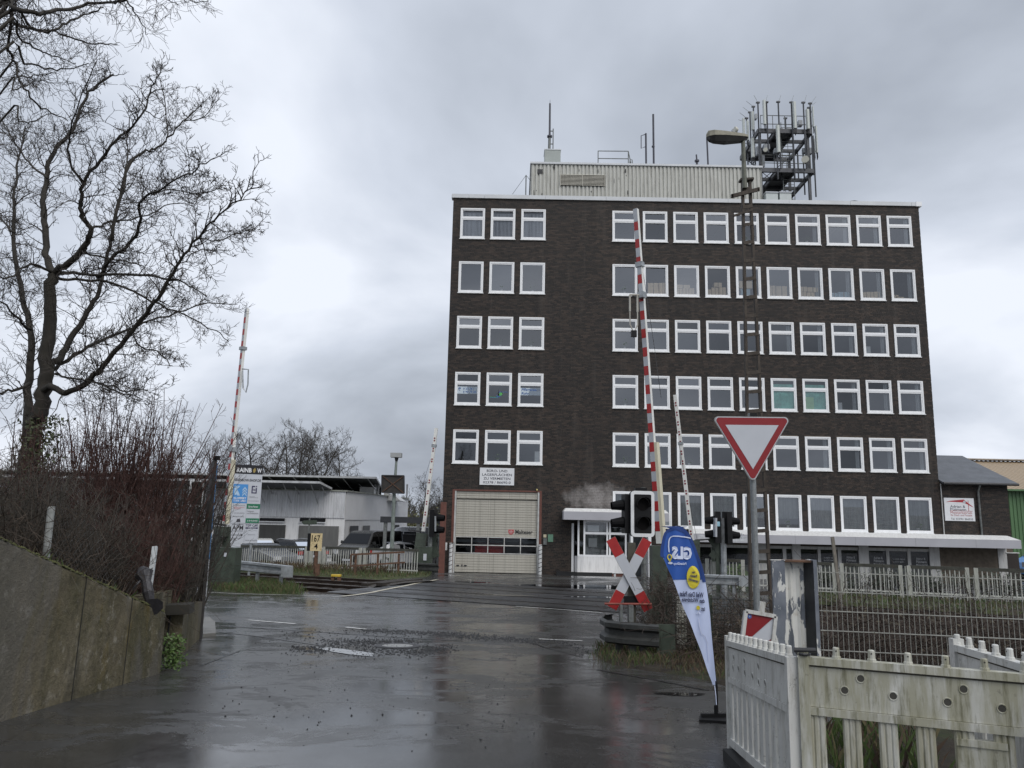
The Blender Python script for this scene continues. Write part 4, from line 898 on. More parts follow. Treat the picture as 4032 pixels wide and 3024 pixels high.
# near right barrier
t, a, b, d, n, x = barrier('tall red and grey striped barrier arm raised beside the blue flag', (1425, 1174), (1373.5, 452), 16, 16.1, .112, math.radians(-38), 'stripes', .4035)
nb = (t, a, b, d, n, x); L = (b-a).length
m = MB(); m.bar(a+n*-.02+x*.085, a+d*2.05+n*-.02+x*.085, .06, .12, n); m.build('counterweight', CREAMP, t)
m = MB(); m.bar(a+d*(L*.815), a+d*(L*.83), .16, .13, n); m.build('joint_clamp', GALV, t)
hp = P(1383, 640, 16)
def grille(t, top, side, ln, sp, r, mat):
    m = MB(); o = top; s = side
    m.tube([o, o+s*(sp*1.6)], r*1.2, 6); dn = Vector((0, 0, -1))
    e1, e2 = o+s*sp*.35, o+s*sp*1.6
    for e_ in (e1, e2): m.tube([e_, e_+dn*ln*.45], r*1.3, 6); m.tube([e_+dn*ln*.45, e_+dn*ln*.8], r*.8, 6)
    c_ = (e1+e2)/2+dn*ln; m.tube([e1+dn*ln*.8, c_, e2+dn*ln*.8], r, 6); m.build('hanging_link', mat, t)
    m = MB(); m.box(c_.x-.06, c_.x+.06, c_.y-.03, c_.y+.03, c_.z-.10, c_.z+.04); m.build('link_weight', BLACK, t)
grille(t, hp+Vector((-.03, -.08, 0)), Vector((-1, -.1, 0)), .82, .13, .016, M('pale_link_steel', (.45, .43, .38), .5, .3, var=.2))
m = MB(); m.bar(P(1386, 640, 15.95), P(1366, 637, 15.95), .05, .06); m.bar(P(1386, 634, 15.95)+Vector((0, 0, -.1)), P(1386, 634, 15.95)+Vector((0, 0, .03)), .15, .13, n); m.build('link_bracket', GALV, t)
m = MB(); m.tube([P(1385, 560, 16.15), P(1415, 760, 16.2), P(1428, 860, 16.2)], .006, 4); m.build('stay_wire', DARKSTEEL, t)
gb_ = gz(a.x, a.y, False); m = MB(); m.box(a.x-.17, a.x+.12, a.y-.15, a.y+.25, gb_-.05, P(1420, 1179, 16).z); m.build('drive_housing', GREENBOX, t); m = MB(); m.box(a.x-.24, a.x+.20, a.y-.2, a.y+.3, gb_-.05, gb_+.75); m.build('lower_housing', GREENBOX, t)
# left barrier
t, a, b, d, n, x = barrier('red and grey striped barrier arm raised beside the company name board', (485.5, 1132), (534, 667), 24.5, 24.6, .13, math.radians(-38), 'stripes', .3975)
L = (b-a).length
m = MB(); m.bar(a+n*-.02+x*.085, a+d*2.0+n*-.02+x*.085, .055, .13, n); m.build('counterweight', CREAMP, t)
m = MB(); m.bar(a+d*(L*.325), a+d*(L*.345), .2, .17, n); m.bar(a+d*(L*.80), a+d*(L*.815), .2, .17, n); m.build('joint_clamp', GALV, t)
m = MB(); hq = [P(523, 797, 24.4), P(536.5, 798, 24.4), P(535.5, 830, 24.4), P(531, 848, 24.4), P(525, 838, 24.4), P(524, 800, 24.4)]; m.tube(hq, .022, 6); m.build('hanging_link', GALV, t)
z1 = zoom = lambda zx, zy, D: P(384+zx*.1736, 932.6+zy*.1736, D)
m = MB(); m.bar(z1(450, 1560, 24.3), z1(515, 1180, 24.4), .22, .16); m.bar(z1(600, 1440, 24.6), z1(615, 1180, 24.6), .16, .2); m.bar(z1(510, 1390, 24.5), z1(595, 1290, 24.5), .05, .05); m.bar(z1(510, 1350, 24.5), z1(600, 1350, 24.5), .05, .05); m.bar(z1(540, 1240, 24.4), z1(620, 1245, 24.4), .22, .30); m.build('drive_frame', GREENBOX, t)
m = MB(); m.bar(z1(402, 1138, 24.5), z1(600, 1165, 24.4), .07, .06); m.bar(z1(415, 1140, 24.5), z1(480, 1250, 24.5), .03, .03); m.build('counter_arm', DARKSTEEL, t)
c_ = z1(575, 1585, 24.3); gg = gz(c_.x, c_.y, False); m = MB(); m.box(c_.x-.42, c_.x+.42, c_.y-.25, c_.y+.35, gg-.2, z1(575, 1440, 24.3).z); m.build('drive_housing', GREENBOX, t)
m = MB(); p = z1(592, 1530, 24.03); m.box(p.x-.04, p.x+.04, p.y-.004, p.y, p.z-.06, p.z+.06); m.build('sticker', SIGNWHITE, t)
# far left barrier (seen from behind)
t, a, b, d, n, x = barrier('white barrier arm with red dots raised left of the hall door', (914.6, 1148), (942.5, 925), 34.5, 34.6, .15, math.radians(-10), 'dots', .47)
z2 = lambda zx, zy, D: P(658.3+zx*.1736, 932.6+zy*.1736, D)
m = MB(); m.bar(z2(1405, 1640, 34.4), z2(1460, 1265, 34.5), .42, .4, (0, 1, 0), 0, .46, .4); m.build('drive_frame', GREENBOX, t)
c_ = z2(1485, 1640, 34.2); m = MB(); m.box(c_.x-.33, c_.x+.33, c_.y-.2, c_.y+.4, gz(c_.x, c_.y)-.1, z2(1485, 1430, 34.2).z); m.build('drive_housing', GREENBOX, t)
m = MB(); p = z2(1495, 1560, 33.97); m.box(p.x-.07, p.x+.07, p.y-.004, p.y, p.z-.14, p.z+.14); m.build('sticker', SIGNWHITE, t)
m = MB(); m.bar(z2(1290, 1225, 34.5), z2(1450, 1245, 34.5), .08, .07); m.build('counter_arm', DARKSTEEL, t); m = MB(); m.tube([a+d*3.75+x*.02, z2(1520, 490, 34.6), z2(1290, 1230, 34.6)], .008, 4); m.build('stay_wire', DARKSTEEL, t)
m = MB(); m.bar(a+d*3.72, a+d*3.85, .2, .16, n); m.build('joint_clamp', GALV, t)
# far right barrier (seen from behind)
t, a, b, d, n, x = barrier('white barrier arm with red dots raised behind the blue flag', (1495, 1168), (1458, 853), 30, 30.1, .14, math.radians(-22), 'dots', .382)
L = (b-a).length; g_ = gz(a.x, a.y); m = MB(); m.box(a.x-.2, a.x+.25, a.y-.2, a.y+.3, g_-.1, a.z+.02); m.build('drive_housing', GREENBOX, t)
m = MB(); m.bar(P(1502, 1167, 29.9), P(1530, 1165, 29.9), .08, .06); m.build('counter_arm', DARKSTEEL, t)
m = MB(); m.tube([P(1467, 960, 30), P(1490, 1090, 30), P(1508, 1177, 30)], .008, 4); m.tube([P(1459, 965, 30), P(1461, 1000, 30)], .02, 5); m.build('stay_wire', DARKSTEEL, t)
m = MB(); m.bar(a+d*(L*.65), a+d*(L*.67), .19, .16, n); m.build('joint_clamp', GALV, t)
# ------------------------------------------------------------------ warning lights
LENS = M('dark_lens', (.006, .005, .005), .5, var=.1, spec=.1); HOOD = M('black_hood', (.006, .006, .007), .7, var=.2, spec=.15)
def rrect(cx, cz, w, h, r, n=5):
    pts = []
    for sx, sz, a0 in ((1, 1, 0), (-1, 1, 90), (-1, -1, 180), (1, -1, 270)):
        for i in range(n):
            a_ = math.radians(a0+90*i/(n-1)); pts.append((cx+sx*(w/2-r)+r*math.cos(a_), cz+sz*(h/2-r)+r*math.sin(a_)))
    return pts
def lightface(t, c_, w, h, ux, nrm):
    up_ = Vector((0, 0, 1)); pt = lambda u, v, o: c_+ux*u+up_*v+nrm*o
    m = MB(); A_ = rrect(0, 0, w, h, w*.16); B_ = rrect(0, 0, w*.74, h*.85, w*.05); k = len(A_)
    m.add([pt(u, v, .06) for u, v in A_]+[pt(u, v, .06) for u, v in B_]+[pt(u, v, .03) for u, v in A_], [(i, (i+1) % k, k+(i+1) % k, k+i) for i in range(k)]+[(2*k+i, 2*k+(i+1) % k, (i+1) % k, i) for i in range(k)]); m.build('white_border', M('bright_border', (.74, .75, .76), .4, var=.03), t)
    m = MB(); m.add([pt(u, v, .055) for u, v in B_], [tuple(range(k))]); m.prism([pt(u, v, .03) for u, v in A_], nrm*-.10); m.build('backboard', BLACK, t)
    for s in (1, -1):
        r = w*.27; cc = pt(0, s*h*.21, .062); q = MB(); q.disc(cc, nrm, r, 18); q.build('lens', LENS, t)
        q = MB(); nn = 14; vs_ = []
        for o, rr in ((0, 1.08), (.16, 1.05)):
            for i in range(nn+1):
                a_ = math.radians(-25+230*i/nn); vs_.append(cc+ux*math.cos(a_)*r*rr+up_*math.sin(a_)*r*rr+nrm*(o*(.6+.4*math.sin(max(0, a_)))))
        q.add(vs_, [(i, i+1, nn+2+i, nn+1+i) for i in range(nn)]); q.build('hood', HOOD, t)
def sidehead(t, c_, h, dirn, s=1.0):
    d_ = Vector(dirn).normalized(); m = MB(); y_ = Vector((0, 0, 1)).cross(d_)
    m.bar(c_-d_*.07*s, c_+d_*.07*s, .30*s, h); m.build('side_housing', BLACK, t)
    for k in (1, -1):
        q = MB(); o = c_+d_*.07*s+Vector((0, 0, k*h*.22)); q.tube([o, o+d_*.26*s-Vector((0, 0, .02))], [.12*s, .085*s], 12, False); q.build('hood', HOOD, t)
t = thing('warning_light', 'large two lens black warning light with white border above the crossing sign', 'traffic light', G(1393, 1395)); D = 13.3
c_ = P(1386.5, 1110, D); ux = Vector((1, .10, 0)).normalized(); nr = Vector((.10, -1, 0)).normalized()
lightface(t, c_, .405, .765, ux, nr); sidehead(t, c_+Vector((-.24, .14, 0)), .66, (-1, -.12, 0), .8)
pb = P(1391, 1300, D+.15); m = MB(); m.tube([(pb.x, pb.y, gz(pb.x, pb.y)-.1), (pb.x, pb.y, c_.z+.45)], .045, 10); pole = m.build('pole', GALVD, t)
m = MB()
for vy in (1190, 1216, 1250, 1275): z = P(1391, vy, D+.15).z; m.tube([(pb.x, pb.y, z-.02), (pb.x, pb.y, z+.02)], .056, 10)
m.build('pole_band', GALVD, t)
m = MB(); m.box(c_.x-.1, c_.x+.1, c_.y+.05, c_.y+.2, c_.z+.38, c_.z+.44); m.build('top_bracket', BLACK, t)
t = thing('warning_light', 'two lens warning light with white border half hidden by the edge-on board', 'traffic light', (P(424, 1240, 22).x, 22, gz(-9, 22))); c_ = P(425.5, 1066, 22)
lightface(t, c_, .40, .75, Vector((1, .1, 0)).normalized(), nr); m = MB(); m.tube([(c_.x, c_.y+.2, gz(c_.x, 22)-.1), (c_.x, c_.y+.2, c_.z+.3)], .05, 8); m.build('pole', GALVD, t)
t = thing('warning_light', 'pair of warning lights seen from behind on a pole by the far barrier', 'traffic light', (P(1555, 1250, 27).x, 27, gz(9, 27))); z6 = lambda zx, zy, D: P(1261.8+zx*.2480, 960.1+zy*.2480, D)
c_ = z6(1163, 720, 27); sidehead(t, c_, 1.05, (-1, .15, 0), 1.3); c2 = z6(1247, 725, 27.1); sidehead(t, c2, 1.08, (1, .2, 0), 1.3)
p = z6(1220, 1140, 27.2); q = z6(1213, 640, 27.2); m = MB(); m.tube([(p.x, p.y, gz(p.x, p.y)-.1), (p.x, p.y, q.z)], .10, 10); m.build('pole', GALV, t)
m = MB(); p = z6(1157, 692, 26.8); m.box(p.x-.09, p.x+.09, p.y-.04, p.y-.02, p.z-.08, p.z+.08); m.build('sticker', M('pale_blue_sticker', (.3, .5, .6), .4), t)
m = MB(); e1, e2 = z6(1140, 640, 26.8), z6(1140, 805, 26.8); m.bar(e1, e2, .34, .06, (1, 0, 0)); m.build('white_border', SILVER, t)
t2 = thing('crossing_sign', 'dark green back of a St Andrew cross sign below the far warning lights', 'sign', (P(1548, 1250, 27.3).x, 27.3, gz(8, 27))); m = MB(); m.bar(z6(1100, 810, 27.3), z6(1215, 985, 27.3), .24, .03, (0, 1, 0)); m.bar(z6(1235, 815, 27.33), z6(1110, 985, 27.33), .24, .03, (0, 1, 0)); m.build('cross', GREENBOX, t2); p = z6(1160, 900, 27.35); m = MB(); m.bar((p.x, p.y, gz(p.x, p.y)-.1), p, .12, .1, (0, 1, 0)); m.bar(z6(1110, 955, 27.4), z6(1215, 955, 27.4), .1, .5); m.build('post', GREENBOX, t2)
t = thing('warning_light', 'warning light seen edge on beside the far left barrier', 'traffic light', (z2(1550, 1640, 34).x, 34, gz(-3, 34))); p = z2(1550, 1600, 34.2); q = z2(1550, 1035, 34.2); m = MB(); m.tube([(p.x, p.y, gz(p.x, p.y)-.1), (p.x, p.y, q.z)], .10, 8); m.build('pole', GALVD, t)
c_ = z2(1600, 1140, 34.1); sidehead(t, c_, 1.15, (1, -.2, 0), 1.5); m = MB(); e1, e2 = z2(1628, 1050, 33.9), z2(1628, 1240, 33.9); m.bar(e1, e2, .3, .06, (1, 0, 0)); m.build('white_border', GALV, t)
# second dark cross back beside it
t2 = thing('crossing_sign', 'dark green back of a St Andrew cross sign beside the far left barrier', 'sign', (z2(1610, 1600, 34.6).x, 34.6, gz(-3, 34.6))); m = MB(); m.bar(z2(1640, 1270, 34.6), z2(1575, 1400, 34.6), .24, .03, (0, 1, 0)); m.bar(z2(1575, 1430, 34.63), z2(1635, 1560, 34.63), .24, .03, (0, 1, 0)); m.bar(z2(1590, 1270, 34.66), z2(1650, 1560, 34.66), .2, .03, (0, 1, 0)); m.build('cross', GREENBOX, t2); p = z2(1610, 1420, 34.7); m = MB(); m.bar((p.x, p.y, gz(p.x, p.y)-.1), p, .14, .1, (0, 1, 0)); m.build('post', DARKSTEEL, t2)
# ------------------------------------------------------------------ the St Andrew cross in front
t = thing('crossing_sign', 'red and white St Andrew cross sign in front of the guard rail', 'sign', G(1362, 1412)); D = 12.2
z5 = lambda zx, zy, D: P(932.6+zx*.2480, 960.1+zy*.2480, D)
def arm(e0, e1, o, wd):
    ln = e1-e0; d_ = ln.normalized(); n_ = Vector((0, -1, 0)); xx = d_.cross(n_).normalized()
    m = MB(); m.bar(e0+n_*(o-.012), e1+n_*(o-.012), wd, .02, n_); A_ = m.build('cross_arm', M('sign_back_metal', (.38, .36, .30), .5), t)
    for f0, f1, mat, nm in ((0, .235, RED, 'red_end'), (.235, .765, SIGNWHITE, 'white_face'), (.765, 1, RED, 'red_end')):
        q = MB(); a_, b_ = e0+ln*f0+n_*o, e0+ln*f1+n_*o; w_ = xx*wd*.49; q.poly([a_-w_, a_+w_, b_+w_, b_-w_]); q.build(nm, mat, A_)
arm(z5(1877, 830, D), z5(1570, 1425, D), .0, .155); arm(z5(1557, 822, D), z5(1885, 1440, D), .03, .155)
p = z5(1742, 1500, D+.1); m = MB(); m.bar((p.x, p.y, gz(p.x, p.y)-.1), (p.x, p.y, z5(1742, 855, D+.1).z), .115, .11, (0, 1, 0)); m.build('post', M('weathered_post', (.075, .07, .055), .75, var=.4, scale=7), t)
m = MB(); m.tube([z5(1505, 1388, D-.1), z5(1915, 1392, D-.1)], .018, 8); m.build('cross_bar', M('red_oxide_bar', (.20, .045, .03), .6, var=.3, scale=12), t)
m = MB(); m.box(p.x-.13, p.x+.10, p.y-.09, p.y-.056, z5(1735, 1365, D).z-.06, z5(1735, 1335, D).z+.02); m.build('clamp', BLACK, t)
# ------------------------------------------------------------------ guard rails
WPROF = [(0, .155), (.035, .145), (.035, .10), (-.045, .055), (-.045, -.055), (.035, -.10), (.035, -.145), (0, -.155)]
WPROF = [(.045, .155), (0, .13), (0, .075), (.07, .035), (.07, -.035), (0, -.075), (0, -.13), (.045, -.155)]
def wbeam(t, path, mat, nm='beam'):
    m = MB(); vs_ = []; k = len(WPROF)
    for i, p in enumerate(path):
        d_ = (path[min(i+1, len(path)-1)]-path[max(i-1, 0)]); d_.z = 0; d_.normalize(); n_ = Vector((-d_.y, d_.x, 0))       # profile bulges toward -n
        for o, z in WPROF: vs_.append(p+n_*(o-.06)+Vector((0, 0, z)))
    m.add(vs_, [(i*k+j, (i+1)*k+j, (i+1)*k+j+1, i*k+j+1) for i in range(len(path)-1) for j in range(k-1)]); o = m.build(nm, mat, t); s = o.modifiers.new('t', 'SOLIDIFY'); s.thickness = .005; return o
def posts(t, pts, mat, w=.10):
    for p in pts: q = MB(); q.bar((p.x, p.y+.06, gz(p.x, p.y)-.1), (p.x, p.y+.06, p.z+.12), w, w*.7, (0, 1, 0)); q.build('post', mat, t)
a, b = P(449, 1214, 26.4), P(633, 1233.5, 24.6); t = thing('guard_rail', 'long grey crash barrier below the company name board', 'guard rail', ((a.x+b.x)/2, (a.y+b.y)/2, gz(-9, 25)))
wbeam(t, [a+(b-a)*k/6 for k in range(7)], GALV); posts(t, [a+(b-a)*k for k in (.1, .6, .87)], GALV); m = MB(); m.bar(b+Vector((-.35, -.07, -.02)), b+Vector((.02, -.07, -.02)), .02, .33); m.build('end_plate', GALV, t)
DG = M('dirty_guard_rail', (.05, .052, .05), .55, .3, var=.35, scale=5, dirt=((.03, .03, .025), .7))
t = thing('guard_rail', 'short dark crash barrier bent round the posts of the crossing sign', 'guard rail', G(1365, 1420)); l0, l1 = P(1322, 1366, 11.7), P(1424, 1374, 11.5)
pth = [l0+Vector((.15, .75, .02)), l0+Vector((-.02, .55, .02)), l0+Vector((-.08, .3, .01)), l0+Vector((-.04, .08, 0)), l0+Vector((.08, 0, 0))]+[l0.lerp(l1, k/4) for k in range(1, 5)]
wbeam(t, pth, DG); posts(t, [l0+Vector((.12, .05, 0)), l0.lerp(l1, .45), l0.lerp(l1, .68)+Vector((0, .05, 0))], DG, .10)
m = MB(); p = P(1439, 1383, 11.6); m.box(p.x-.13, p.x+.13, p.y-.01, p.y+.03, p.z-.24, p.z+.22); m.build('end_plate', GREENBOX, t)
p = z5(1665, 1485, 12.0); m = MB(); m.box(p.x-.04, p.x+.0, p.y, p.y+.12, p.z-.16, p.z+.14); m.box(p.x+.09, p.x+.16, p.y, p.y+.12, p.z-.16, p.z+.14); tag(m.build('cable_marker', GALVD), 'pale grey marker bracket standing on the dark guard rail', 'marker')
a, b = z6(1040, 1180, 25.4), z6(1425, 1182, 25.0); t = thing('guard_rail', 'light grey crash barrier in front of the right white fence', 'guard rail', (b.x, b.y, gz(b.x, b.y))); a.z = b.z = (a.z+b.z)/2
wbeam(t, [a+(b-a)*k/4 for k in range(5)], GALV); posts(t, [a+(b-a)*k for k in (.15, .7)], GALV); m = MB(); m.bar(b+Vector((-.3, -.07, 0)), b+Vector((.02, -.07, 0)), .02, .33); m.build('end_plate', GALV, t)
a, b = z2(1290, 1650, 33.6), z2(1690, 1655, 33.0); a = P(884, 1223, 33.6); b = P(948, 1226, 33.2); t = thing('guard_rail', 'curved weathered crash barrier in front of the far left barrier housing', 'guard rail', (b.x, b.y, gz(b.x, b.y))); wbeam(t, [a+Vector((0, .6, 0)), a+Vector((-.05, .25, 0)), a+Vector((.1, 0, 0)), a.lerp(b, .5), b], DG); posts(t, [a.lerp(b, .3), a.lerp(b, .8)], DG)
# ------------------------------------------------------------------ white picket fences along the railway
PICK = M('dirty_white_picket', (.52, .52, .48), .6, var=.2, scale=6, dirt=((.20, .21, .16), .7), streak=True); PICKR = M('dark_fence_rail', (.055, .055, .045), .8, var=.4, scale=6); GPOST = M('mossy_concrete_post', (.44, .44, .40), .8, var=.2, scale=4, dirt=((.15, .18, .08), .7), streak=True)
FA, FB = -.46, 31.0
def fence(label, v0, v1, h, postxs, zoff, dbl=True):
    def at(v): r = ray(v, 1200).x; y = FB/(1-FA*r); x_ = r*y; return Vector((x_, y, gz(x_, y)+zoff))
    a, b = at(v0), at(v1); t = thing('picket_fence', label, 'fence', (a+b)/2); ln = (b-a).length; d_ = (b-a)/ln; ang = math.atan2(d_.y, d_.x)
    pm = MB(); pm.box(-.013, .013, -.011, .011, 0, h); pme = pm.mesh('picket', PICK); gm = MB(); gm.box(-.055, .055, -.05, .05, -.1, h+.02); gme = gm.mesh('post', GPOST)
    pos = [(at(v)-a).length for v in postxs]; s = .06
    while s < ln:
        if all(abs(s-q) > .12 and abs(s-q-.24) > .10 for q in pos):
            p = a+d_*s; o = inst('picket', pme, t, (p.x, p.y, gz(p.x, p.y)+zoff), ang+RNG.uniform(-.1, .1)); o.rotation_euler.x = RNG.uniform(-.02, .02); o.rotation_euler.y = RNG.uniform(-.012, .012); o.scale.z = RNG.uniform(.97, 1.0)
        s += .124
    for q in pos:
        for k in ((0, .24) if dbl else (0,)):
            p = a+d_*(q+k); inst('post', gme, t, (p.x, p.y, gz(p.x, p.y)+zoff), ang)
    edges_ = [0]+[q for q in pos]+[ln]
    for e0, e1 in zip(edges_[:-1], edges_[1:]):
        if e1-e0 < .3: continue
        p, q = a+d_*(e0+.28 if e0 else 0), a+d_*(e1-.04); p.z = gz(p.x, p.y)+zoff+h-.015; q.z = gz(q.x, q.y)+zoff+h-.015; m = MB(); m.bar(p, q, .07, .10); m.build('top_rail', PICKR, t)
        p.z -= h-.14; q.z -= h-.14; m = MB(); m.bar(p, q, .04, .05); m.build('low_rail', PICK, t)
fence('white picket fence along the railway in front of the parked cars', 442, 905, .96, [503, 662, 691, 778], .08)
fence('white picket fence along the railway below the long shop canopy', 1524, 2290, .93, [1527, 1604, 1800, 1943, 2086], .12)
# old rusty handrail, kilometre board, lamp with mirror, small signs on the far side of the tracks
z6b = lambda zx, zy, D: P(603.5+zx*.1687, 1108.2+zy*.1687, D)
t = thing('handrail', 'rusty two bar handrail in the grass before the white fence', 'railing', (z6b(1260, 840, 32).x, 32, gz(-5, 32))); m = MB(); m.bar(z6b(918, 532, 31), z6b(1605, 500, 33), .05, .07); m.bar(z6b(912, 680, 31), z6b(1605, 632, 33), .05, .06); m.bar(z6b(915, 532, 31), z6b(915, 682, 31), .05, .05); m.build('bar', RUST, t)
for zx, D in ((983, 31.2), (1265, 32), (1532, 32.8)):
    p = z6b(zx, 520, D); m = MB(); m.bar((p.x, p.y, gz(p.x, p.y)-.2), p, .08, .07, (0, 1, 0)); m.build('post', RUST, t)
t = thing('kilometre_board', 'cream distance board reading 167 over 4 on a rusty post', 'sign', (P(684, 1246, 31).x, 31, gz(-8, 31))); D = 31; tl, br = z6b(408, 258, D), z6b(540, 488, D)
m = MB(); m.box(tl.x, br.x, D-.02, D, br.z, tl.z); m.build('plate', M('cream_enamel', (.62, .50, .28), .45, var=.08, scale=8, dirt=((.25, .17, .08), .6)), t); m = MB(); m.box(tl.x-.13, tl.x-.002, D-.015, D+.04, br.z, tl.z-.01); m.build('side_plate', BLACK, t)
m = MB(); w_, h_ = br.x-tl.x, tl.z-br.z; text(m, '167', (tl.x+w_*.10, D-.026, tl.z-h_*.48), (w_*.72, 0, 0), (0, 0, h_*.38), bold=.01); text(m, '4', (tl.x+w_*.34, D-.026, tl.z-h_*.90), (w_*.32, 0, 0), (0, 0, h_*.33), bold=.01); m.build('numerals', BLACK, t)
p = z6b(475, 490, D+.05); m = MB(); m.bar((p.x, p.y, gz(p.x, p.y)-.2), (p.x, p.y, br.z+.1), .13, .06, (0, 1, 0)); m.build('post', RUST, t); p = z6b(490, 650, D-.1); m = MB(); m.bar((p.x+.03, p.y, gz(p.x, p.y)-.2), (p.x, p.y, p.z), .17, .1, (0, 1, 0)); m.build('stub_post', RUST, t)
t = thing('yellow_marker', 'small yellow capped marker in the grass beside the far track', 'marker', (z6b(728, 850, 29).x, 29, gz(-7, 29))); p = z6b(728, 800, 29); m = MB(); m.box(p.x-.17, p.x+.17, p.y-.1, p.y+.1, p.z-.03, p.z+.04); m.build('cap', M('yellow_paint', (.55, .38, .04), .5), t); m = MB(); m.box(p.x-.17, p.x-.06, p.y-.08, p.y+.08, gz(p.x, p.y)-.1, p.z-.04); m.box(p.x+.06, p.x+.17, p.y-.08, p.y+.08, gz(p.x, p.y)-.1, p.z-.04); m.build('feet', RUST, t)
t = thing('street_lamp', 'slim lamp post with a box lantern behind the white fence', 'street lamp', (P(845, 1221, 35.4).x, 35.4, gz(-5, 35))); p, q = z2(1075, 1600, 35.4), z2(1125, 320, 35.4); q.x = p.x+.03; m = MB(); m.tube([(p.x, p.y, gz(p.x, p.y)-.1), (p.x, p.y, q.z*.75), (q.x, q.y, q.z)], [.10, .075, .05], 10); m.build('post', M('green_grey_post', (.20, .23, .21), .5, .2, var=.25, scale=5), t)
m = MB(); m.prism([(q.x-.26, q.y-.2, q.z), (q.x+.23, q.y-.2, q.z), (q.x+.23, q.y+.2, q.z), (q.x-.26, q.y+.2, q.z)], (0, 0, .2)); m.build('lantern', M('pale_lantern', (.32, .33, .33), .5, var=.1), t); m = MB(); m.tube([q-Vector((0, 0, .2)), q], [.05, .10], 8); m.build('lantern_neck', DARKSTEEL, t)
t = thing('traffic_mirror', 'square traffic mirror seen from behind with crossed braces on the lamp post', 'mirror', z2(1110, 760, 35.2)); e_ = [z2(962, 543, 35.2), z2(1238, 548, 35.2), z2(1240, 768, 35.2), z2(960, 755, 35.2)]; m = MB(); m.prism(e_, (0, -.03, 0)); m.build('back_plate', M('brown_black_sheet', (.028, .025, .022), .6, var=.4, scale=4), t)
m = MB(); ee = [v+Vector((0, -.05, 0)) for v in e_]; m.bar(ee[0], ee[2], .03, .04, (0, 1, 0)); m.bar(ee[1], ee[3], .03, .04, (0, 1, 0)); m.build('brace', RUST, t); m = MB(); 
for i in range(4): m.bar(ee[i], ee[(i+1) % 4], .05, .06, (0, 1, 0))
m.build('rim', DARKSTEEL, t)
t = thing('direction_sign', 'small dark arrow plate on a thin post behind the fence', 'sign', (P(668, 1200, 38).x, 38, gz(-9, 38))); e_ = [z6b(285, 122, 38), z6b(315, 95, 38), z6b(480, 88, 38), z6b(480, 146, 38), z6b(315, 150, 38)]; m = MB(); m.prism(e_, (0, -.03, 0)); m.build('plate', GREENBOX, t); p = z6b(382, 150, 38.02); m = MB(); m.tube([(p.x, p.y, gz(p.x, p.y)-.1), (p.x, p.y, p.z+.3)], .04, 8); m.build('post', GALVD, t)
# rusty steel post at the corner of the block
a = z5(105, 502, 41.2); m = MB(); m.box(a.x-.16, a.x+.14, a.y, a.y+.3, gz(a.x, a.y)-.2, a.z); tag(m.build('steel_post', RUSTRED), 'thick red brown steel post at the left corner of the office block', 'post')
# ------------------------------------------------------------------ company name board
D = 31.0; TL = P(508.0, 1003, D); TRr = P(568, 1007.2, D+.5); BL = P(497.5, 1173, D); rt = TRr-TL; rt.z = 0; W_ = rt.length; rt.normalize(); H_ = TL.z-BL.z; nr_ = Vector((rt.y, -rt.x, 0))
t = thing('name_board', 'tall white company name board with a black header at the left barrier', 'sign', (BL.x+W_/2, BL.y, gz(BL.x, BL.y)))
def bp(u, v, o=0): return TL+rt*(W_*u)-Vector((0, 0, H_*v))+nr_*o
m = MB(); m.prism([bp(0, 0, .03), bp(0, 1, .03), bp(1, 1, .03), bp(1, 0, .03)], nr_*-.06); m.build('board', SIGNWHITE, t)
m = MB(); m.prism([bp(.02, 1.002, .02), bp(.02, 1.21, .02), bp(.42, 1.21, .02), bp(.42, 1.002, .02)], nr_*-.04); m.build('lower_board', SIGNWHITE, t)
m = MB(); 
for u in (.1, .8): q = bp(u, .1, -.05); m.bar((q.x, q.y, gz(q.x, q.y)-.2), q, .08, .08, (0, 1, 0))
m.build('post', GALV, t)
def tile(u0, v0, u1, v1, mat, o=.034, nm='tile'): m = MB(); m.poly([bp(u0, v0, o), bp(u0, v1, o), bp(u1, v1, o), bp(u1, v0, o)]); return m.build(nm, mat, t)
INKN = M('navy_ink', (.03, .025, .09), .5); INK = M('dark_ink', (.04, .04, .05), .5); INKG = M('grey_ink', (.22, .22, .24), .5); INKR = M('red_ink', (.5, .12, .12), .5); TBLUE = M('bright_blue_print', (.06, .26, .60), .4, var=.03); TGREEN = M('deep_green_print', (.015, .16, .08), .4); TWHITE = M('white_print', (.72, .73, .75), .5, var=.02); BLK = M('black_print', (.008, .008, .012), .4)
def tx(s, u0, v0, u1, v1, mat, o=.040, bold=.01): m = MB(); text(m, s, bp(u0, v1, o), rt*W_*(u1-u0), Vector((0, 0, H_*(v1-v0))), bold=bold); return m.build('lettering', mat, t)
tile(0, 0, 1, .118, BLK); tx('RAINB', .07, .040, .60, .098, TWHITE, bold=.03); tx('W', .80, .040, .96, .098, TWHITE, bold=.03)
m = MB()
for i, (dv, hw) in enumerate(((.042, .03), (.052, .055), (.062, .06), (.072, .06), (.082, .05), (.091, .035))): m.poly([bp(.70-hw, dv+.004, .039), bp(.70-hw*.5, dv+.008, .039), bp(.70+hw, dv-.002, .039), bp(.70+hw*.6, dv-.005, .039)])
m.build('emblem', M('gold_print', (.5, .38, .12), .4), t)
tx('RAINBOW-SHOP.DE', .05, .180, .96, .215, INK, bold=.02); tile(.0, .252, .52, .495, TBLUE)
m = MB(); m.poly([bp(.04, .275, .039), bp(.04, .39, .039), bp(.13, .39, .039), bp(.13, .275, .039)]); m.poly([bp(.12, .33, .040), bp(.24, .275, .040), bp(.16, .275, .040), bp(.10, .32, .040)]); m.poly([bp(.10, .33, .041), bp(.16, .40, .041), bp(.26, .40, .041), bp(.16, .33, .041)])
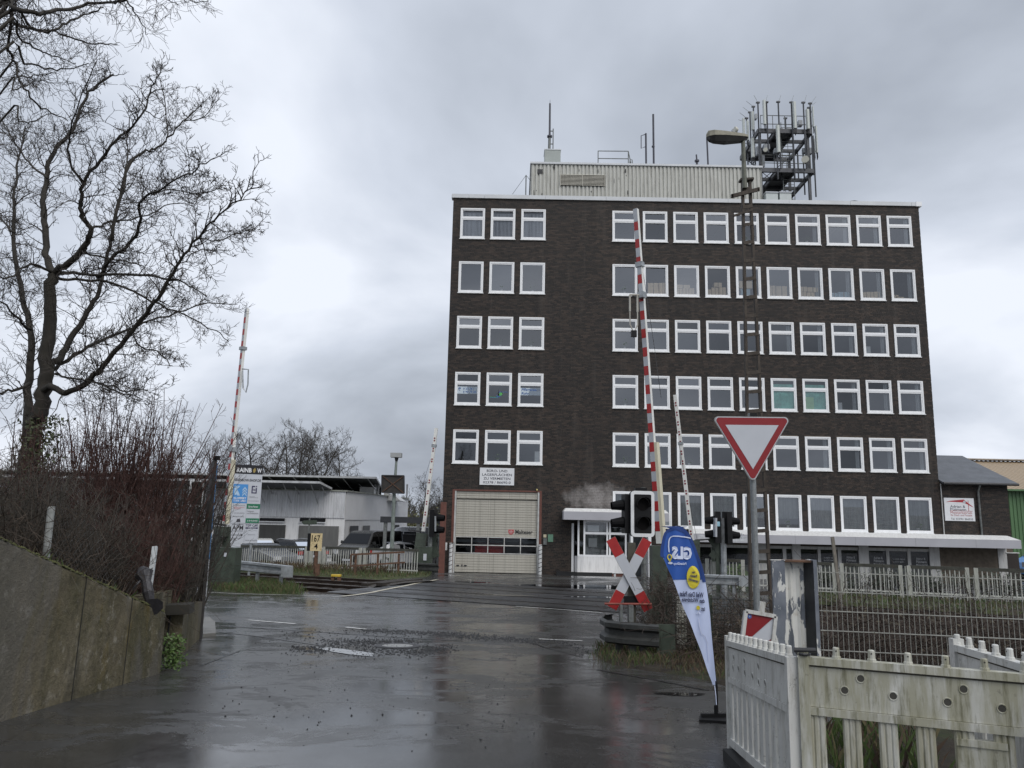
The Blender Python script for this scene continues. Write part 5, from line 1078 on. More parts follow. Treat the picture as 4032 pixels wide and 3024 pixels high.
for i in range(3): v = .285+.035*i; m.poly([bp(.33, v+.035, .039), bp(.41, v, .039), bp(.49, v+.035, .039), bp(.49, v+.055, .039), bp(.41, v+.02, .039), bp(.33, v+.055, .039)])
m.build('emblem', M('pale_blue_print', (.40, .55, .70), .4), t)
tx('KLOPPERT', .04, .418, .48, .445, TWHITE, bold=.03); tx('STAHL GMBH', .04, .452, .48, .478, TWHITE)
m = MB()
for q in (((.65, .268), (.69, .268), (.69, .365), (.65, .365)), ((.69, .268), (.77, .268), (.77, .283), (.69, .283)), ((.80, .268), (.84, .268), (.84, .283), (.80, .283)), ((.80, .295), (.84, .295), (.84, .365), (.80, .365)), ((.69, .352), (.80, .352), (.80, .365), (.69, .365))): m.poly([bp(q[0][0], q[0][1], .038), bp(q[3][0], q[3][1], .038), bp(q[2][0], q[2][1], .038), bp(q[1][0], q[1][1], .038)])
m.build('emblem', INKN, t); tx('D&S', .70, .305, .79, .33, INKN)
tx('Personal\nDienstleistung', .60, .40, .90, .425, INKG); tx('www.ds-personal.de', .56, .455, .94, .47, INKG)
tile(.52, .50, 1, .565, TGREEN); tx('Garten-Partner', .58, .523, .93, .548, TWHITE); tx('KFZ Meisterbetrieb', .04, .515, .46, .528, INKG); tx('Reifen & Service\nInspektion', .08, .54, .44, .575, INKR); tx('+49 2378 890790', .08, .615, .46, .628, INKG); tx('Fertigungen\nund Gartenarbeiten', .56, .585, .96, .63, INKG); tx('Montag bis Freitag', .06, .655, .46, .675, INKG)
tile(.52, .685, 1, .745, TGREEN); tx('01 60 / 90 03-40 00', .58, .705, .94, .727, TWHITE)
m = MB(); m.poly([bp(.20, .72, .038), bp(.22, .695, .038), bp(.32, .695, .038), bp(.34, .72, .038), bp(.34, .735, .038), bp(.20, .735, .038)]); m.build('emblem', INK, t)
m = MB(); m.poly([bp(.06, .762, .038), bp(.06, .767, .038), bp(.46, .767, .038), bp(.46, .762, .038)]); m.poly([bp(.06, .845, .038), bp(.06, .85, .038), bp(.46, .85, .038), bp(.46, .845, .038)]); m.poly([bp(.06, .895, .038), bp(.06, .901, .038), bp(.40, .901, .038), bp(.40, .895, .038)]); m.poly([bp(.40, .883, .038), bp(.40, .913, .038), bp(.47, .898, .038)]); m.build('arrow', INK, t)
tx('APM', .07, .775, .46, .835, INK, bold=.01); tx('TOP CAR', .54, .760, .98, .79, INKN, bold=.01); tile(.54, .80, .98, .818, INKN); tx('KFZ-Meisterbetrieb', .62, .803, .90, .814, TWHITE, .042); tx('Kommissionierung\nund Versand', .05, .93, .32, .965, INKG); tx('Reifenservice', .64, .885, .90, .898, INKG); tx('Auto An- und Verkauf 24h', .56, .955, .98, .97, INKG)
m = MB(); m.poly([bp(.518, .25, .036), bp(.518, .99, .036), bp(.524, .99, .036), bp(.524, .25, .036)]); m.poly([bp(0, .748, .036), bp(0, .752, .036), bp(1, .752, .036), bp(1, .748, .036)]); m.build('panel_joint', INKG, t)
# ------------------------------------------------------------------ old lattice lamp mast
D = 18.0; base_z = gz(P(1642, 1300, D).x, D, False)-.1
t = thing('street_lamp', 'rusty lattice mast carrying a large old lamp head above the give way sign', 'street lamp', (P(1642, 1300, D).x, D, base_z))
OLDST = M('rusty_mast_steel', (.062, .050, .040), .75, .2, var=.45, scale=5, dirt=((.03, .024, .02), .7), streak=True)
lp = [P(1602, 390, D), P(1612, 898, D), P(1619.5, 1302, D)]; rp_ = [P(1617.5, 390, D), P(1642, 898, D), P(1663, 1302, D)]
for l in (lp, rp_):
    m = MB(); q = [Vector(p) for p in l]; q[2] = q[2]+(q[2]-q[1]).normalized()*((q[2].z-base_z)); 
    for a, b in zip(q[:-1], q[1:]): m.bar(a, b, .014, .11, (0, 1, 0)); m.bar(a+Vector((.026, -.05, 0)), b+Vector((.026, -.05, 0)), .045, .012, (0, 1, 0)); m.bar(a+Vector((.026, .05, 0)), b+Vector((.026, .05, 0)), .045, .012, (0, 1, 0))
    m.build('leg', OLDST, t)
def along(l, z):
    for a, b in zip(l[:-1], l[1:]):
        if a.z >= z >= b.z: return a.lerp(b, (a.z-z)/(a.z-b.z))
    return l[-1]
bm = []; z = lp[0].z-.25
while z > base_z+.5:
    a, b = along(lp, z), along(rp_, z); m = MB(); m.bar(a+Vector((0, -.06, -.01)), b+Vector((.045, -.06, .03)), .012, .085); m.build('batten', OLDST, t); z -= .46
m = MB(); a, b = lp[0], rp_[0]; m.bar(a+Vector((-.05, 0, .0)), b+Vector((.1, 0, .02)), .2, .05); m.build('head_plate', OLDST, t)
s2 = lambda zx, zy, D=17.9: P(1453.8+zx*.2480, 192+zy*.2480, D)
m = MB(); m.bar(s2(510, 935), s2(745, 875), .05, .09); m.bar(s2(515, 920), s2(515, 950), .05, .05); m.bar(s2(745, 860), s2(745, 890), .05, .05); m.bar(s2(530, 1105), s2(690, 1055), .04, .05); m.build('hook_arm', OLDST, t)
c_ = s2(622, 800); e_ = s2(618, 440); e_.x = c_.x; m = MB(); m.tube([c_-Vector((0, 0, .2)), c_, e_], [.06, .06, .05], 10); m.build('pole', M('grey_green_pole', (.12, .125, .10), .6, .2, var=.3, scale=6), t)
hl, hr = s2(290, 420), s2(645, 420); ln = hr.x-hl.x; y0 = e_.y; zt = s2(450, 365).z; zb_ = s2(480, 450).z
top = [(hl.x, .02, .16), (hl.x+.06, .10, .26), (hl.x+.18, .15, zt-zb_+.02), (hl.x+.45, .16, zt-zb_-.01), (hl.x+ln-.15, .12, zt-zb_-.06), (hl.x+ln, .09, zt-zb_-.09)]
m = MB(); vs_ = []
for x_, w_, h_ in top: vs_ += [(x_, y0-w_, zb_+.07), (x_, y0-w_*.75, zb_+h_*.8), (x_, y0, zb_+h_), (x_, y0+w_*.75, zb_+h_*.8), (x_, y0+w_, zb_+.07)]
m.add(vs_, [(i*5+j, i*5+j+1, (i+1)*5+j+1, (i+1)*5+j) for i in range(5) for j in range(4)]+[(0, 1, 2, 3, 4), (29, 28, 27, 26, 25)]); m.build('lamp_head', M('lichen_aluminium', (.22, .21, .165), .65, .2, var=.2, scale=7, dirt=((.10, .10, .07), .6)), t)
m = MB(); vs_ = []
for i, (x_, w_, h_) in enumerate(top): d_ = (.03, -.02, -.05, -.07, -.03, .05)[i]; vs_ += [(x_+.01, y0-w_*.95, zb_+.068), (x_+.01, y0-w_*.6, zb_+d_), (x_+.01, y0+w_*.6, zb_+d_), (x_+.01, y0+w_*.95, zb_+.068)]
m.add(vs_, [(i*4+j, (i+1)*4+j, (i+1)*4+j+1, i*4+j+1) for i in range(5) for j in range(3)]); m.build('lamp_bowl', M('dark_lamp_bowl', (.022, .022, .02), .35), t)
# ------------------------------------------------------------------ give way sign
D = 9.2; t = thing('give_way_sign', 'large red and white give way triangle on a grey pole', 'sign', G(1632, 1490)); z4 = lambda zx, zy, D: P(1453.8+zx*.2480, 576+zy*.2480, D)
def rtri(c3, r, off):
    out = []
    for i in range(3):
        p0, p1, p2 = c3[i-1], c3[i], c3[(i+1) % 3]; a_ = (p0-p1).normalized(); b_ = (p2-p1).normalized(); h = math.acos(max(-1, min(1, a_.dot(b_))))/2; q0 = p1+a_*r/math.tan(h); q1 = p1+b_*r/math.tan(h); cc = p1+(a_+b_).normalized()*r/math.sin(h)
        for k in range(7):
            v = (q0-cc).lerp(q1-cc, k/6).normalized()*r; out.append(cc+v+Vector((0, -off, 0)))
    return out
def tri_scaled(c3, k): g_ = sum(c3, Vector())/3; return [g_+(p-g_)*k for p in c3]
C3 = [P(1537.5, 899, D), P(1709.5, 900.8, D), P(1626.4, 1045, D)]
m = MB(); m.prism(rtri(C3, .045, 0), (0, .025, 0)); m.build('plate', M('sign_edge_grey', (.30, .30, .29), .5), t)
m = MB(); m.poly(rtri(tri_scaled(C3, .975), .04, .003)); m.build('white_rim', SIGNWHITE, t); m = MB(); m.poly(rtri(tri_scaled(C3, .945), .035, .006)); m.build('red_band', M('deep_red_sheet', (.235, .010, .014), .35, var=.08), t)
m = MB(); m.poly([p+Vector((0, -.009, 0)) for p in (P(1566.6, 917.7, D), P(1681.5, 918.7, D), P(1626.2, 1013.5, D))]); m.build('white_field', SIGNWHITE, t)
p0, p1 = P(1626.4, 905, D+.07), P(1631, 1320, D+.07); p0.x = p1.x = (p0.x+p1.x)/2; m = MB(); m.tube([(p1.x, p1.y, gz(p1.x, p1.y)-.2), (p0.x, p0.y, P(1626, 893, D+.07).z)], .036, 12); m.build('pole', M('grey_zinc_pole', (.22, .235, .24), .55, .3, var=.2, scale=40), t); m = MB(); m.box(p0.x-.02, p0.x+.06, p0.y-.045, p0.y+.06, P(1626, 896, D).z-.03, P(1626, 891, D).z); m.build('pole_cap', BLACK, t)
# ------------------------------------------------------------------ beach flag (seen from behind, print mirrored)
D = 6.9; fl = thing('beach_flag', 'blue and white parcel shop feather flag leaning on a black base', 'flag', G(1545, 1556))
def fp(vx, vy, off=0.0): p = P(vx, vy, D); w = .012*math.sin(vx*.085+vy*.02)+.006*math.sin(vx*.21); return Vector((p.x, p.y+w-off, p.z))
outL = [(1459, 1136.3), (1449, 1140), (1441, 1145), (1435.4, 1150.5), (1431.5, 1160), (1429.2, 1171.6), (1427.4, 1183), (1426.5, 1193.9), (1426.7, 1201.4), (1434, 1206.3), (1442.5, 1227), (1451.5, 1247.3), (1456.7, 1261.8), (1472.6, 1302.9), (1489.5, 1342), (1502, 1376), (1514.8, 1409), (1527, 1443), (1539.3, 1477.6)]
outR = [(1462, 1136.4), (1468.9, 1137.5), (1474, 1140), (1478.8, 1143.1), (1485, 1150), (1491.2, 1159.2), (1497, 1170), (1501.5, 1180), (1506, 1191.4), (1511, 1206), (1516, 1221.2), (1520, 1239), (1523.4, 1257.2), (1526, 1271), (1529, 1290), (1534.1, 1327.3), (1537.5, 1365), (1541.5, 1410.6), (1544, 1445), (1546.8, 1479.8)]
def interp(o, y): return float(np.interp(y, [q[1] for q in o], [q[0] for q in o]))
def cloth(y0, y1, fl_, fr_, off, name, mat, parent, n=26, k=10, slope=0):
    m = MB(); vs_ = []
    for i in range(n+1):
        y = y0+(y1-y0)*i/n; a, b = fl_(y), fr_(y)
        for j in range(k+1): x_ = a+(b-a)*j/k; vs_.append(fp(x_, y+slope*(x_-1487), off))
    m.add(vs_, [(i*(k+1)+j, i*(k+1)+j+1, (i+1)*(k+1)+j+1, (i+1)*(k+1)+j) for i in range(n) for j in range(k)]); return m.build(name, mat, parent, True)
FBLUE = M('royal_blue_cloth', (.018, .085, .36), .6, var=.08, scale=6); FDARK = M('dark_blue_sleeve', (.012, .045, .20), .6, var=.1, scale=6); FWH = M('pale_white_cloth', (.50, .57, .78), .65, var=.05, scale=4); FYE = M('yellow_print', (.62, .52, .035), .6, var=.04); FLW = M('white_cloth_print', (.62, .68, .85), .6, var=.03); FINK = M('navy_cloth_print', (.03, .035, .09), .6)
L_ = lambda y: interp(outL, y); R_ = lambda y: interp(outR, y)
cl = cloth(1136.5, 1479.5, L_, R_, 0, 'cloth', FWH, fl, 60, 14)
cloth(1137.5, 1252, lambda y: L_(y), lambda y: R_(y), .003, 'blue_field', FBLUE, cl, 40, 14, .0)
cloth(1136.8, 1257, lambda y: R_(y)-6.5-(3 if y < 1160 else 0)-max(0, (1150-y))*2.2, lambda y: R_(y)+.4, .006, 'sleeve', FDARK, cl, 40, 4)
cloth(1137.5, 1204, lambda y: L_(y)-.4, lambda y: L_(y)+7+max(0, (1150-y))*1.8, .0065, 'sleeve', FDARK, cl, 30, 4)
def ell(cx, cy, rx, ry, off, nm, mat, rot=0): m = MB(); n = 28; m.poly([fp(cx+rx*math.cos(a)*math.cos(rot)-ry*math.sin(a)*math.sin(rot), cy+rx*math.cos(a)*math.sin(rot)+ry*math.sin(a)*math.cos(rot), off) for a in [2*math.pi*i/n for i in range(n)]][::-1]); return m.build(nm, mat, cl)
ell(1497.2, 1247, 14.4, 24.8, .012, 'yellow_circle', FYE, -.06)
def ftext(s, xr, xl, yb, yt, mat, off=.013, bold=.01, sl=.0, nm='lettering'):           # mirrored: text starts at xr and runs left
    v, f, w, h = text_mesh(s, bold); m = MB()
    m.add([fp(xr+(xl-xr)*q[0]/w, yb+(yt-yb)*q[1]/h+sl*((xl-xr)*q[0]/w), off) for q in v], [tuple(reversed(g)) for g in f]); return m.build(nm, mat, cl)
ftext('GLS', 1493.7, 1450.5, 1209, 1181, FLW, bold=.06, sl=.04); ftext('PaketShop', 1481.5, 1453.4, 1221.8, 1214.8, FLW, bold=.02, sl=.03)
ftext('Hier', 1501, 1493, 1239, 1233.5, FINK, .026, .03, .12); ftext('Pakete', 1505, 1489.5, 1248.5, 1242.0, FINK, .026, .03, .2); ftext('versenden', 1508, 1486, 1259.5, 1252.5, FINK, .026, .03, .3)
ftext('Weil Dein Paket', 1518, 1467.5, 1291.0, 1279.5, FINK, bold=.03, sl=.06); ftext('das Wichtigste', 1520.5, 1472.5, 1304.6, 1292.8, FINK, bold=.03, sl=.06); ftext('ist', 1521, 1513.2, 1319.2, 1310.3, FINK, bold=.03, sl=.06); ell(1507.3, 1312.6, 3.6, 4.6, .012, 'yellow_dot', FYE)
def fstroke(pts, w, off, nm, mat): 
    m = MB(); q = [fp(*p, off) for p in pts]; vs_ = []
    for i, p in enumerate(q): d_ = (q[min(i+1, len(q)-1)]-q[max(i-1, 0)]).normalized(); n_ = Vector((d_.z, 0, -d_.x))*w/2; vs_ += [p-n_, p+n_]
    m.add(vs_, [(2*i, 2*i+1, 2*i+3, 2*i+2) for i in range(len(q)-1)]); return m.build(nm, mat, cl)
fstroke([(1491, 1162.5), (1480, 1160), (1465, 1158.3), (1455, 1158), (1450, 1159.5), (1446.5, 1163.5), (1445, 1170), (1444.5, 1180), (1445.5, 1193)], .010, .012, 'outline', FLW)
fstroke([(1446.3+4*math.cos(a), 1203+5.2*math.sin(a)) for a in np.linspace(0, 6.3, 16)], .009, .013, 'pin', FYE); fstroke([(1443.5, 1207), (1447, 1213.5), (1449, 1207.5)], .010, .014, 'pin', FYE); ell(1448, 1216.3, 4.6, 2.5, .011, 'pin_base', FLW)
fstroke([(1508, 1335), (1510, 1352), (1514, 1368), (1522, 1375), (1527, 1388), (1530, 1408), (1532, 1428)], .006, .012, 'outline', M('faint_print', (.58, .63, .80), .6)); fstroke([(1505, 1326), (1508, 1320), (1511, 1326)], .012, .012, 'outline', FLW)
m = MB(); m.tube([fp(1548, 1552, -.01), fp(1547.5, 1515, -.01), fp(1546.8, 1478, -.01)]+[fp(x_, y_, -.012) for x_, y_ in outR[::-1][1:]], [.013]*2+[.012]+[.007]*(len(outR)-1), 8); m.build('pole', BLACK, fl)
m = MB(); m.tube([fp(1542, 1480, .02), fp(1544, 1500, .02), fp(1545, 1520, .02)], .004, 5); m.build('cord', FLW, fl)
b0 = G(1545, 1556); m = MB(); pl = [(-.16, -.10), (.10, -.15), (.17, .07), (-.09, .13)]; m.prism([(b0.x+a, b0.y+b, b0.z+.006) for a, b in pl], (0, 0, .022)); m.tube([(b0.x+.01, b0.y, b0.z+.02), (b0.x+.01, b0.y, b0.z+.12)], .018, 8); m.bar((b0.x-.12, b0.y-.02, b0.z+.04), (b0.x+.14, b0.y+.02, b0.z+.04), .03, .03); m.build('base_plate', BLACK, fl)
# ------------------------------------------------------------------ plastic site barriers
def make_plastic():
    m = Mat('grimy_white_plastic'); c = m.ramp(m.noise(2.5, 5), [(.3, (.42, .42, .37)), (.7, (.56, .56, .52))])
    g = m.ramp(m.noise(3.2, 6, .65, (5, 5, .7)), [(.36, 0), (.56, 1)]); c = m.mix(m.math('MULTIPLY', g, .60), c, (.24, .225, .125))
    g2 = m.ramp(m.noise(6.5, 6, .7, (4, 4, .5)), [(.51, 0), (.66, 1)]); c = m.mix(m.math('MULTIPLY', g2, .75), c, (.12, .115, .06))
    g3 = m.ramp(m.noise(26, 5, .7), [(.62, 0), (.72, 1)]); c = m.mix(m.math('MULTIPLY', g3, .5), c, (.09, .085, .07)); m.set(c, .45); m.bump(m.noise(35, 4), .08, .01); return m.m
PLA = make_plastic()
def make_plastic2():
    m = Mat('grey_white_plastic'); c = m.ramp(m.noise(3, 4), [(.3, (.50, .50, .48)), (.7, (.60, .60, .57))]); g = m.ramp(m.noise(9, 6, .7, (3, 3, .6)), [(.50, 0), (.68, 1)]); c = m.mix(m.math('MULTIPLY', g, .6), c, (.17, .155, .11)); g4 = m.ramp(m.noise(40, 5, .7), [(.6, 0), (.68, 1)]); c = m.mix(m.math('MULTIPLY', g4, .55), c, (.08, .075, .06)); m.set(c, .45); return m.m
PLB = make_plastic2()
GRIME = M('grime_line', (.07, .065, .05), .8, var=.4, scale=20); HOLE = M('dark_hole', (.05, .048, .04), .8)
def site_barrier(label, A_, B_, mat, zbot, sp, holes_, plate=None, knob0=.12, knob_in=None):
    d_ = (B_-A_); d_.z = 0; L = d_.length; d_.normalize(); n_ = Vector((d_.y, -d_.x, 0))
    if n_.dot(Vector((A_.x, A_.y, 0))) > 0: n_ = -n_
    t = thing('site_barrier', label, 'barrier', (A_.x, A_.y, zbot)); zt = A_.z; dz = B_.z-A_.z
    def pt(s, h, o=0): return Vector((A_.x+d_.x*s+n_.x*o, A_.y+d_.y*s+n_.y*o, zt+dz*s/L-h))
    hh = (zt-zbot)
    m = MB(); m.bar(pt(0, .018), pt(L, .018), .055, .036, (0, 0, 1)); m.build('top_rail', mat, t)
    m = MB(); m.bar(pt(.02, .135), pt(L, .135), .026, .20); m.build('panel', mat, t)
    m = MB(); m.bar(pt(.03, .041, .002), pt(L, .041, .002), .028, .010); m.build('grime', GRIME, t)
    m = MB(); m.bar(pt(.0, .255), pt(L, .255), .050, .036); m.build('mid_rail', mat, t); m = MB(); m.bar(pt(0, hh-.12), pt(L, hh-.12), .05, .05); m.build('bottom_rail', mat, t)
    s = .05
    while s < L-.02:
        m = MB()
        for o in (-.026, 0, .026): m.tube([pt(s+o, .268), pt(s+o, hh-.14)], .017, 8)
        m.build('slat', mat, t); s += sp
    s = knob0
    while s < L:
        m = MB(); c0 = pt(s, .002); m.tube([c0, c0+Vector((0, 0, .014)), c0+Vector((0, 0, .016)), c0+Vector((0, 0, .052)), c0+Vector((0, 0, .056))], [.022, .020, .0165, .0155, .012], 10); o = m.build('knob', mat, t)
        q = MB(); q.disc(pt(s, -.038, .0165), n_, .004, 8); q.build('pin_hole', HOLE, o); s += knob_in or sp
    for s, h in holes_:
        m = MB(); m.disc(pt(s, h, .0140), n_, .0165, 16); o = m.build('hole', HOLE, t); q = MB(); k = 18
        q.tube([pt(s, h, .0135)+(d_*math.cos(a)+Vector((0, 0, math.sin(a))))*.019 for a in [2*math.pi*i/k for i in range(k+1)]], .0035, 5, False); q.build('hole_rim', mat, o)
    if plate:
        s0, s1, h0 = plate; m = MB(); m.bar(pt(s0, h0+.085), pt(s1, h0+.085), .03, .14); m.build('plate', mat, t); m = MB(); m.bar(pt(s0, h0), pt(s1, h0), .045, .03); m.build('plate_rail', mat, t); m = MB(); m.bar(pt(s0, h0+.165), pt(s1, h0+.165), .045, .03); m.build('plate_rail', mat, t)
    for s in (.0, L):
        m = MB(); m.bar(pt(s, -.0 if s else -.03), pt(s, hh), .06, .05, d_); m.build('end_post', mat, t)
    for s in (.25*L, .8*L):
        m = MB(); c0 = pt(s, hh-.06); m.box(c0.x-.06, c0.x+.06, c0.y-.3, c0.y+.3, zbot-.0, zbot+.09); m.build('foot', M('black_rubber', (.02, .02, .02), .7), t)
    return t
gcn = gz(1.6, 4.5); ztop = gcn+.875
cA = PZ(1735, 1417, ztop); cB = PZ(2300, 1462, ztop); site_barrier('long grimy white plastic site barrier across the bottom right corner', cA, cA+(cB-cA).normalized()*1.9, PLA, gcn, .160, [(.185, .145), (.26, .083), (.40, .15), (.63, .155), (.70, .09), (.85, .16), (1.1, .15), (1.3, .1)], (.655, .86, .325), .155)
fE = P(1576, 1383, 5.6); fB = Vector((cA.x-.05, cA.y+.03, cA.z-.01))
t = site_barrier('foreshortened grey white site barrier standing beside the flag base', fE, fB, PLB, gz(1.6, 5.3)-.02, .135, [(.18, .10), (.16, .17), (.32, .16), (.50, .10), (.50, .17), (.70, .17), (.85, .10), (.85, .19), (1.0, .18)], None, .03, .118)
m = MB(); m.tube([cA+Vector((-.05, -.01, .03)), cA+Vector((.05, -.04, .035))], .012, 8); m.tube([cA+Vector((.03*math.cos(a)-.0, .035*math.sin(a), .012)) for a in np.linspace(0, 6.3, 14)], .008, 6, False); m.build('clip', DARKSTEEL, t)
g3 = gz(2.9, 4.9); bA = PZ(2066, 1391, g3+.90); bB = PZ(2240, 1441, g3+.90); site_barrier('grey white site barrier rising behind the grimy one at the right edge', bA, bA+(bB-bA).normalized()*1.6, PLB, g3, .12, [(.3, .12)], None, .01, .12)
# board lying on the ground behind the slats
c_ = P(1950, 1648, 4.55); c_.z = gz(c_.x, c_.y)+.05; t = thing('striped_board', 'red and white striped board lying on the ground behind the slats', 'board', c_); m = MB(); m.box(c_.x-.42, c_.x+.7, c_.y-.05, c_.y+.1, c_.z, c_.z+.05); m.build('board', WHITE, t); m = MB()
for k in range(5): x_ = c_.x-.38+.22*k; m.poly([(x_, c_.y-.052, c_.z+.004), (x_+.12, c_.y-.052, c_.z+.004), (x_+.10, c_.y-.052, c_.z+.046), (x_-.02, c_.y-.052, c_.z+.046)]); m.poly([(x_-.02, c_.y-.05, c_.z+.052), (x_+.10, c_.y-.05, c_.z+.052), (x_+.16, c_.y+.1, c_.z+.052), (x_+.04, c_.y+.1, c_.z+.052)])
m.build('red_stripe', RED, t)
# warning beacon board
D = 6.1; z4b = lambda zx, zy, D: P(1481.2+zx*.1240, 1305.7+zy*.1240, D); t = thing('beacon_board', 'red and white warning beacon in a white frame behind the site barrier', 'sign', G(1612, 1560))
TLb, TRb = z4b(1045, 112, D), z4b(1562, 205, D); rv = (TRb-TLb); wv = rv.length; rv.normalize(); dv_ = Vector((rv.z, 0, -rv.x)); dv_ = dv_ if dv_.z < 0 else -dv_
def kp(u, v, o=0): return TLb+rv*u+dv_*v+Vector((0, -o, 0))
hb = .95; m = MB()
for a, b in (((0, 0), (wv, 0)), ((0, 0), (0, hb)), ((wv, 0), (wv, hb)), ((0, hb), (wv, hb))): m.bar(kp(*a), kp(*b), .026, .035, (0, 1, 0))
m.build('frame', PLB, t); m = MB(); m.prism([kp(.01, .01), kp(.01, hb-.01), kp(wv-.01, hb-.01), kp(wv-.01, .01)], (0, .012, 0)); m.build('plate', SIGNWHITE, t)
m = MB(); k_ = .185
for i in range(5):
    v0 = i*.37; pts = [(.012, v0+k_), (.012, v0), (wv-.012, v0-k_+.0), (wv-.012, v0)]
    pts = [(.014, .014), (wv-.014, .014), (.014+.045, .19), (.014, .19)] if i == 0 else [(.014, v0), (wv-.014, v0-.2), (wv-.014, v0-.015), (.014, v0+.185)]
    if max(q[1] for q in pts) < hb-.02: m.poly([kp(a, b, .004) for a, b in pts][::-1])
m.build('red_stripe', M('dark_red_sheet', (.22, .012, .016), .4, var=.1), t)
m = MB(); m.disc(kp(.032, .035, .007), (0, -1, 0), .016, 16); m.build('sticker', M('blue_sticker', (.06, .12, .35), .4), t); m = MB(); m.poly([kp(.026, .029, .009), kp(.030, .041, .009), kp(.042, .030, .009), kp(.037, .034, .009)]); m.build('sticker_arrow', SIGNWHITE, t)
m = MB(); m.bar(kp(wv*.52, -.01), kp(wv*.52, -.09), .042, .03, (0, 1, 0)); m.build('handle', PLB, t)
# ------------------------------------------------------------------ peeling steel gate post
def make_peel():
    m = Mat('peeling_white_paint'); w = m.ramp(m.noise(5, 5), [(.3, (.62, .62, .59)), (.7, (.72, .72, .68))]); r = m.ramp(m.noise(14, 5, .7), [(.55, 0), (.75, 1)]); w = m.mix(m.math('MULTIPLY', r, .45), w, (.30, .22, .12))
    u = m.ramp(m.noise(8, 4), [(.3, (.11, .125, .15)), (.7, (.20, .215, .245))]); k = m.ramp(m.noise(4.2, 6, .62, (2.2, 2.2, .8), .4), [(.515, 0), (.53, 1)]); m.set(m.mix(k, w, u), .55); m.bump(k, .5, -.004); return m.m
def make_peel2():
    m = Mat('mostly_bare_blue_grey_paint'); w = (.60, .60, .57); u = m.ramp(m.noise(8, 4), [(.3, (.10, .115, .14)), (.7, (.19, .205, .235))]); k = m.ramp(m.noise(4.4, 6, .62, (2.4, 2.4, .7), .4), [(.46, 0), (.475, 1)]); m.set(m.mix(k, w, u), .55); m.bump(k, .5, -.004); return m.m
PEELW, PEELB = make_peel(), make_peel2(); DKP = M('dark_inner_steel', (.022, .024, .028), .6, var=.4, scale=12)
D = 6.7; v7 = lambda vx, vy, D=D: P(vx, vy, D); zt = v7(1700, 1211).z; g_ = gz(2.5, D)-.1
X = lambda vx, D=D: P(vx, 1320, D).x
t = thing('gate_post', 'thick steel gate post with peeling white paint beside the mesh fence', 'post', (X(1715), D, g_))
m = MB(); m.box(X(1672), X(1699), D, D+.03, g_, zt); m.build('left_flange', PEELB, t)
m = MB(); xs_ = np.linspace(X(1700.5), X(1748), 9); vs_ = []
for i, x_ in enumerate(xs_): vs_ += [(x_, D+.09+(.012 if i % 3 else -.006), g_), (x_, D+.09+(.012 if i % 3 else -.006), zt-.06)]
m.add(vs_, [(2*i, 2*i+2, 2*i+3, 2*i+1) for i in range(8)]); m.box(X(1699)+.002, X(1749), D+.10, D+.14, g_, zt-.02); m.build('web', PEELW, t)
m = MB(); m.box(X(1699)-.012, X(1699), D+.03, D+.10, g_, zt-.01); m.build('web_side', PEELW, t)
m = MB(); m.add([(X(1748.5), D+.09, g_), (X(1758.5), D-.02, g_), (X(1758.5), D-.02, zt), (X(1748.5), D+.09, zt)], [(0, 1, 2, 3)]); m.build('inner_face', DKP, t)  # inner face coloured much darker than the flanges beside it
m = MB(); m.box(X(1759), X(1767), D-.025, D+.15, g_, zt+.01); m.build('right_flange', PEELB, t)
m = MB(); m.box(X(1698), X(1760), D-.0, D+.15, zt-.012, zt+.004); m.build('top_plate', RUST, t)
m = MB(); m.box(X(1670), X(1700), D-.004, D+.04, zt, zt+.006); m.build('flange_top', PEELW, t)
# ------------------------------------------------------------------ double rod mesh fence
wa, wb = P(1767, 1235.4, 8.5), P(2330, 1257.5, 8.3); t = thing('mesh_fence', 'pale wire mesh fence panel running right from the peeling post', 'fence', ((wa.x+wb.x)/2, 8.4, gz(4, 8.4)), None); d_ = wb-wa; L = d_.length; d_.normalize(); hF = 1.25
WIRE = M('zinc_wire', (.36, .36, .33), .5, .4, var=.25, scale=10, dirt=((.14, .14, .1), .5))
vm = MB(); vm.tube([(0, 0, -hF), (0, 0, .03)], .0032, 5); vme = vm.mesh('upright_wire', WIRE); s = .02
while s < L: p = wa+d_*s; inst('upright_wire', vme, t, p); s += .0525
for k in range(7): m = MB(); m.bar(wa+Vector((0, 0, -.2*k)), wb+Vector((0, 0, -.2*k)), .018, .008); m.build('cross_wire', WIRE, t)
m = MB(); p = wa+Vector((-.03, .05, 0)); m.box(p.x-.03, p.x+.03, p.y, p.y+.05, gz(p.x, p.y)-.1, p.z+.06); m.build('post', GALVD, t)
# thin green mesh fence by the crossing sign
wa, wb = P(1440, 1288, 12.3), P(1640, 1298, 11.2); t = thing('mesh_fence', 'thin dark green mesh fence in the brambles behind the flag', 'fence', ((wa.x+wb.x)/2, 11.8, gz(3, 11.8))); d_ = wb-wa; L = d_.length; d_.normalize(); DW = M('dark_green_wire', (.022, .028, .022), .6, var=.3)
vm = MB(); vm.tube([(0, 0, -1.05), (0, 0, 0)], .0035, 4); vme = vm.mesh('upright_wire', DW); s = 0
while s < L: inst('upright_wire', vme, t, wa+d_*s); s += .052
for k in range(11): m = MB(); m.bar(wa+Vector((0, 0, -.1*k)), wb+Vector((0, 0, -.1*k)), .007, .007); m.build('cross_wire', DW, t)
for p in (wa, wa.lerp(wb, .5), wb): m = MB(); m.bar((p.x, p.y+.03, gz(p.x, p.y)-.1), p+Vector((0, .03, .05)), .05, .05, (0, 1, 0)); m.build('post', GREENBOX, t)
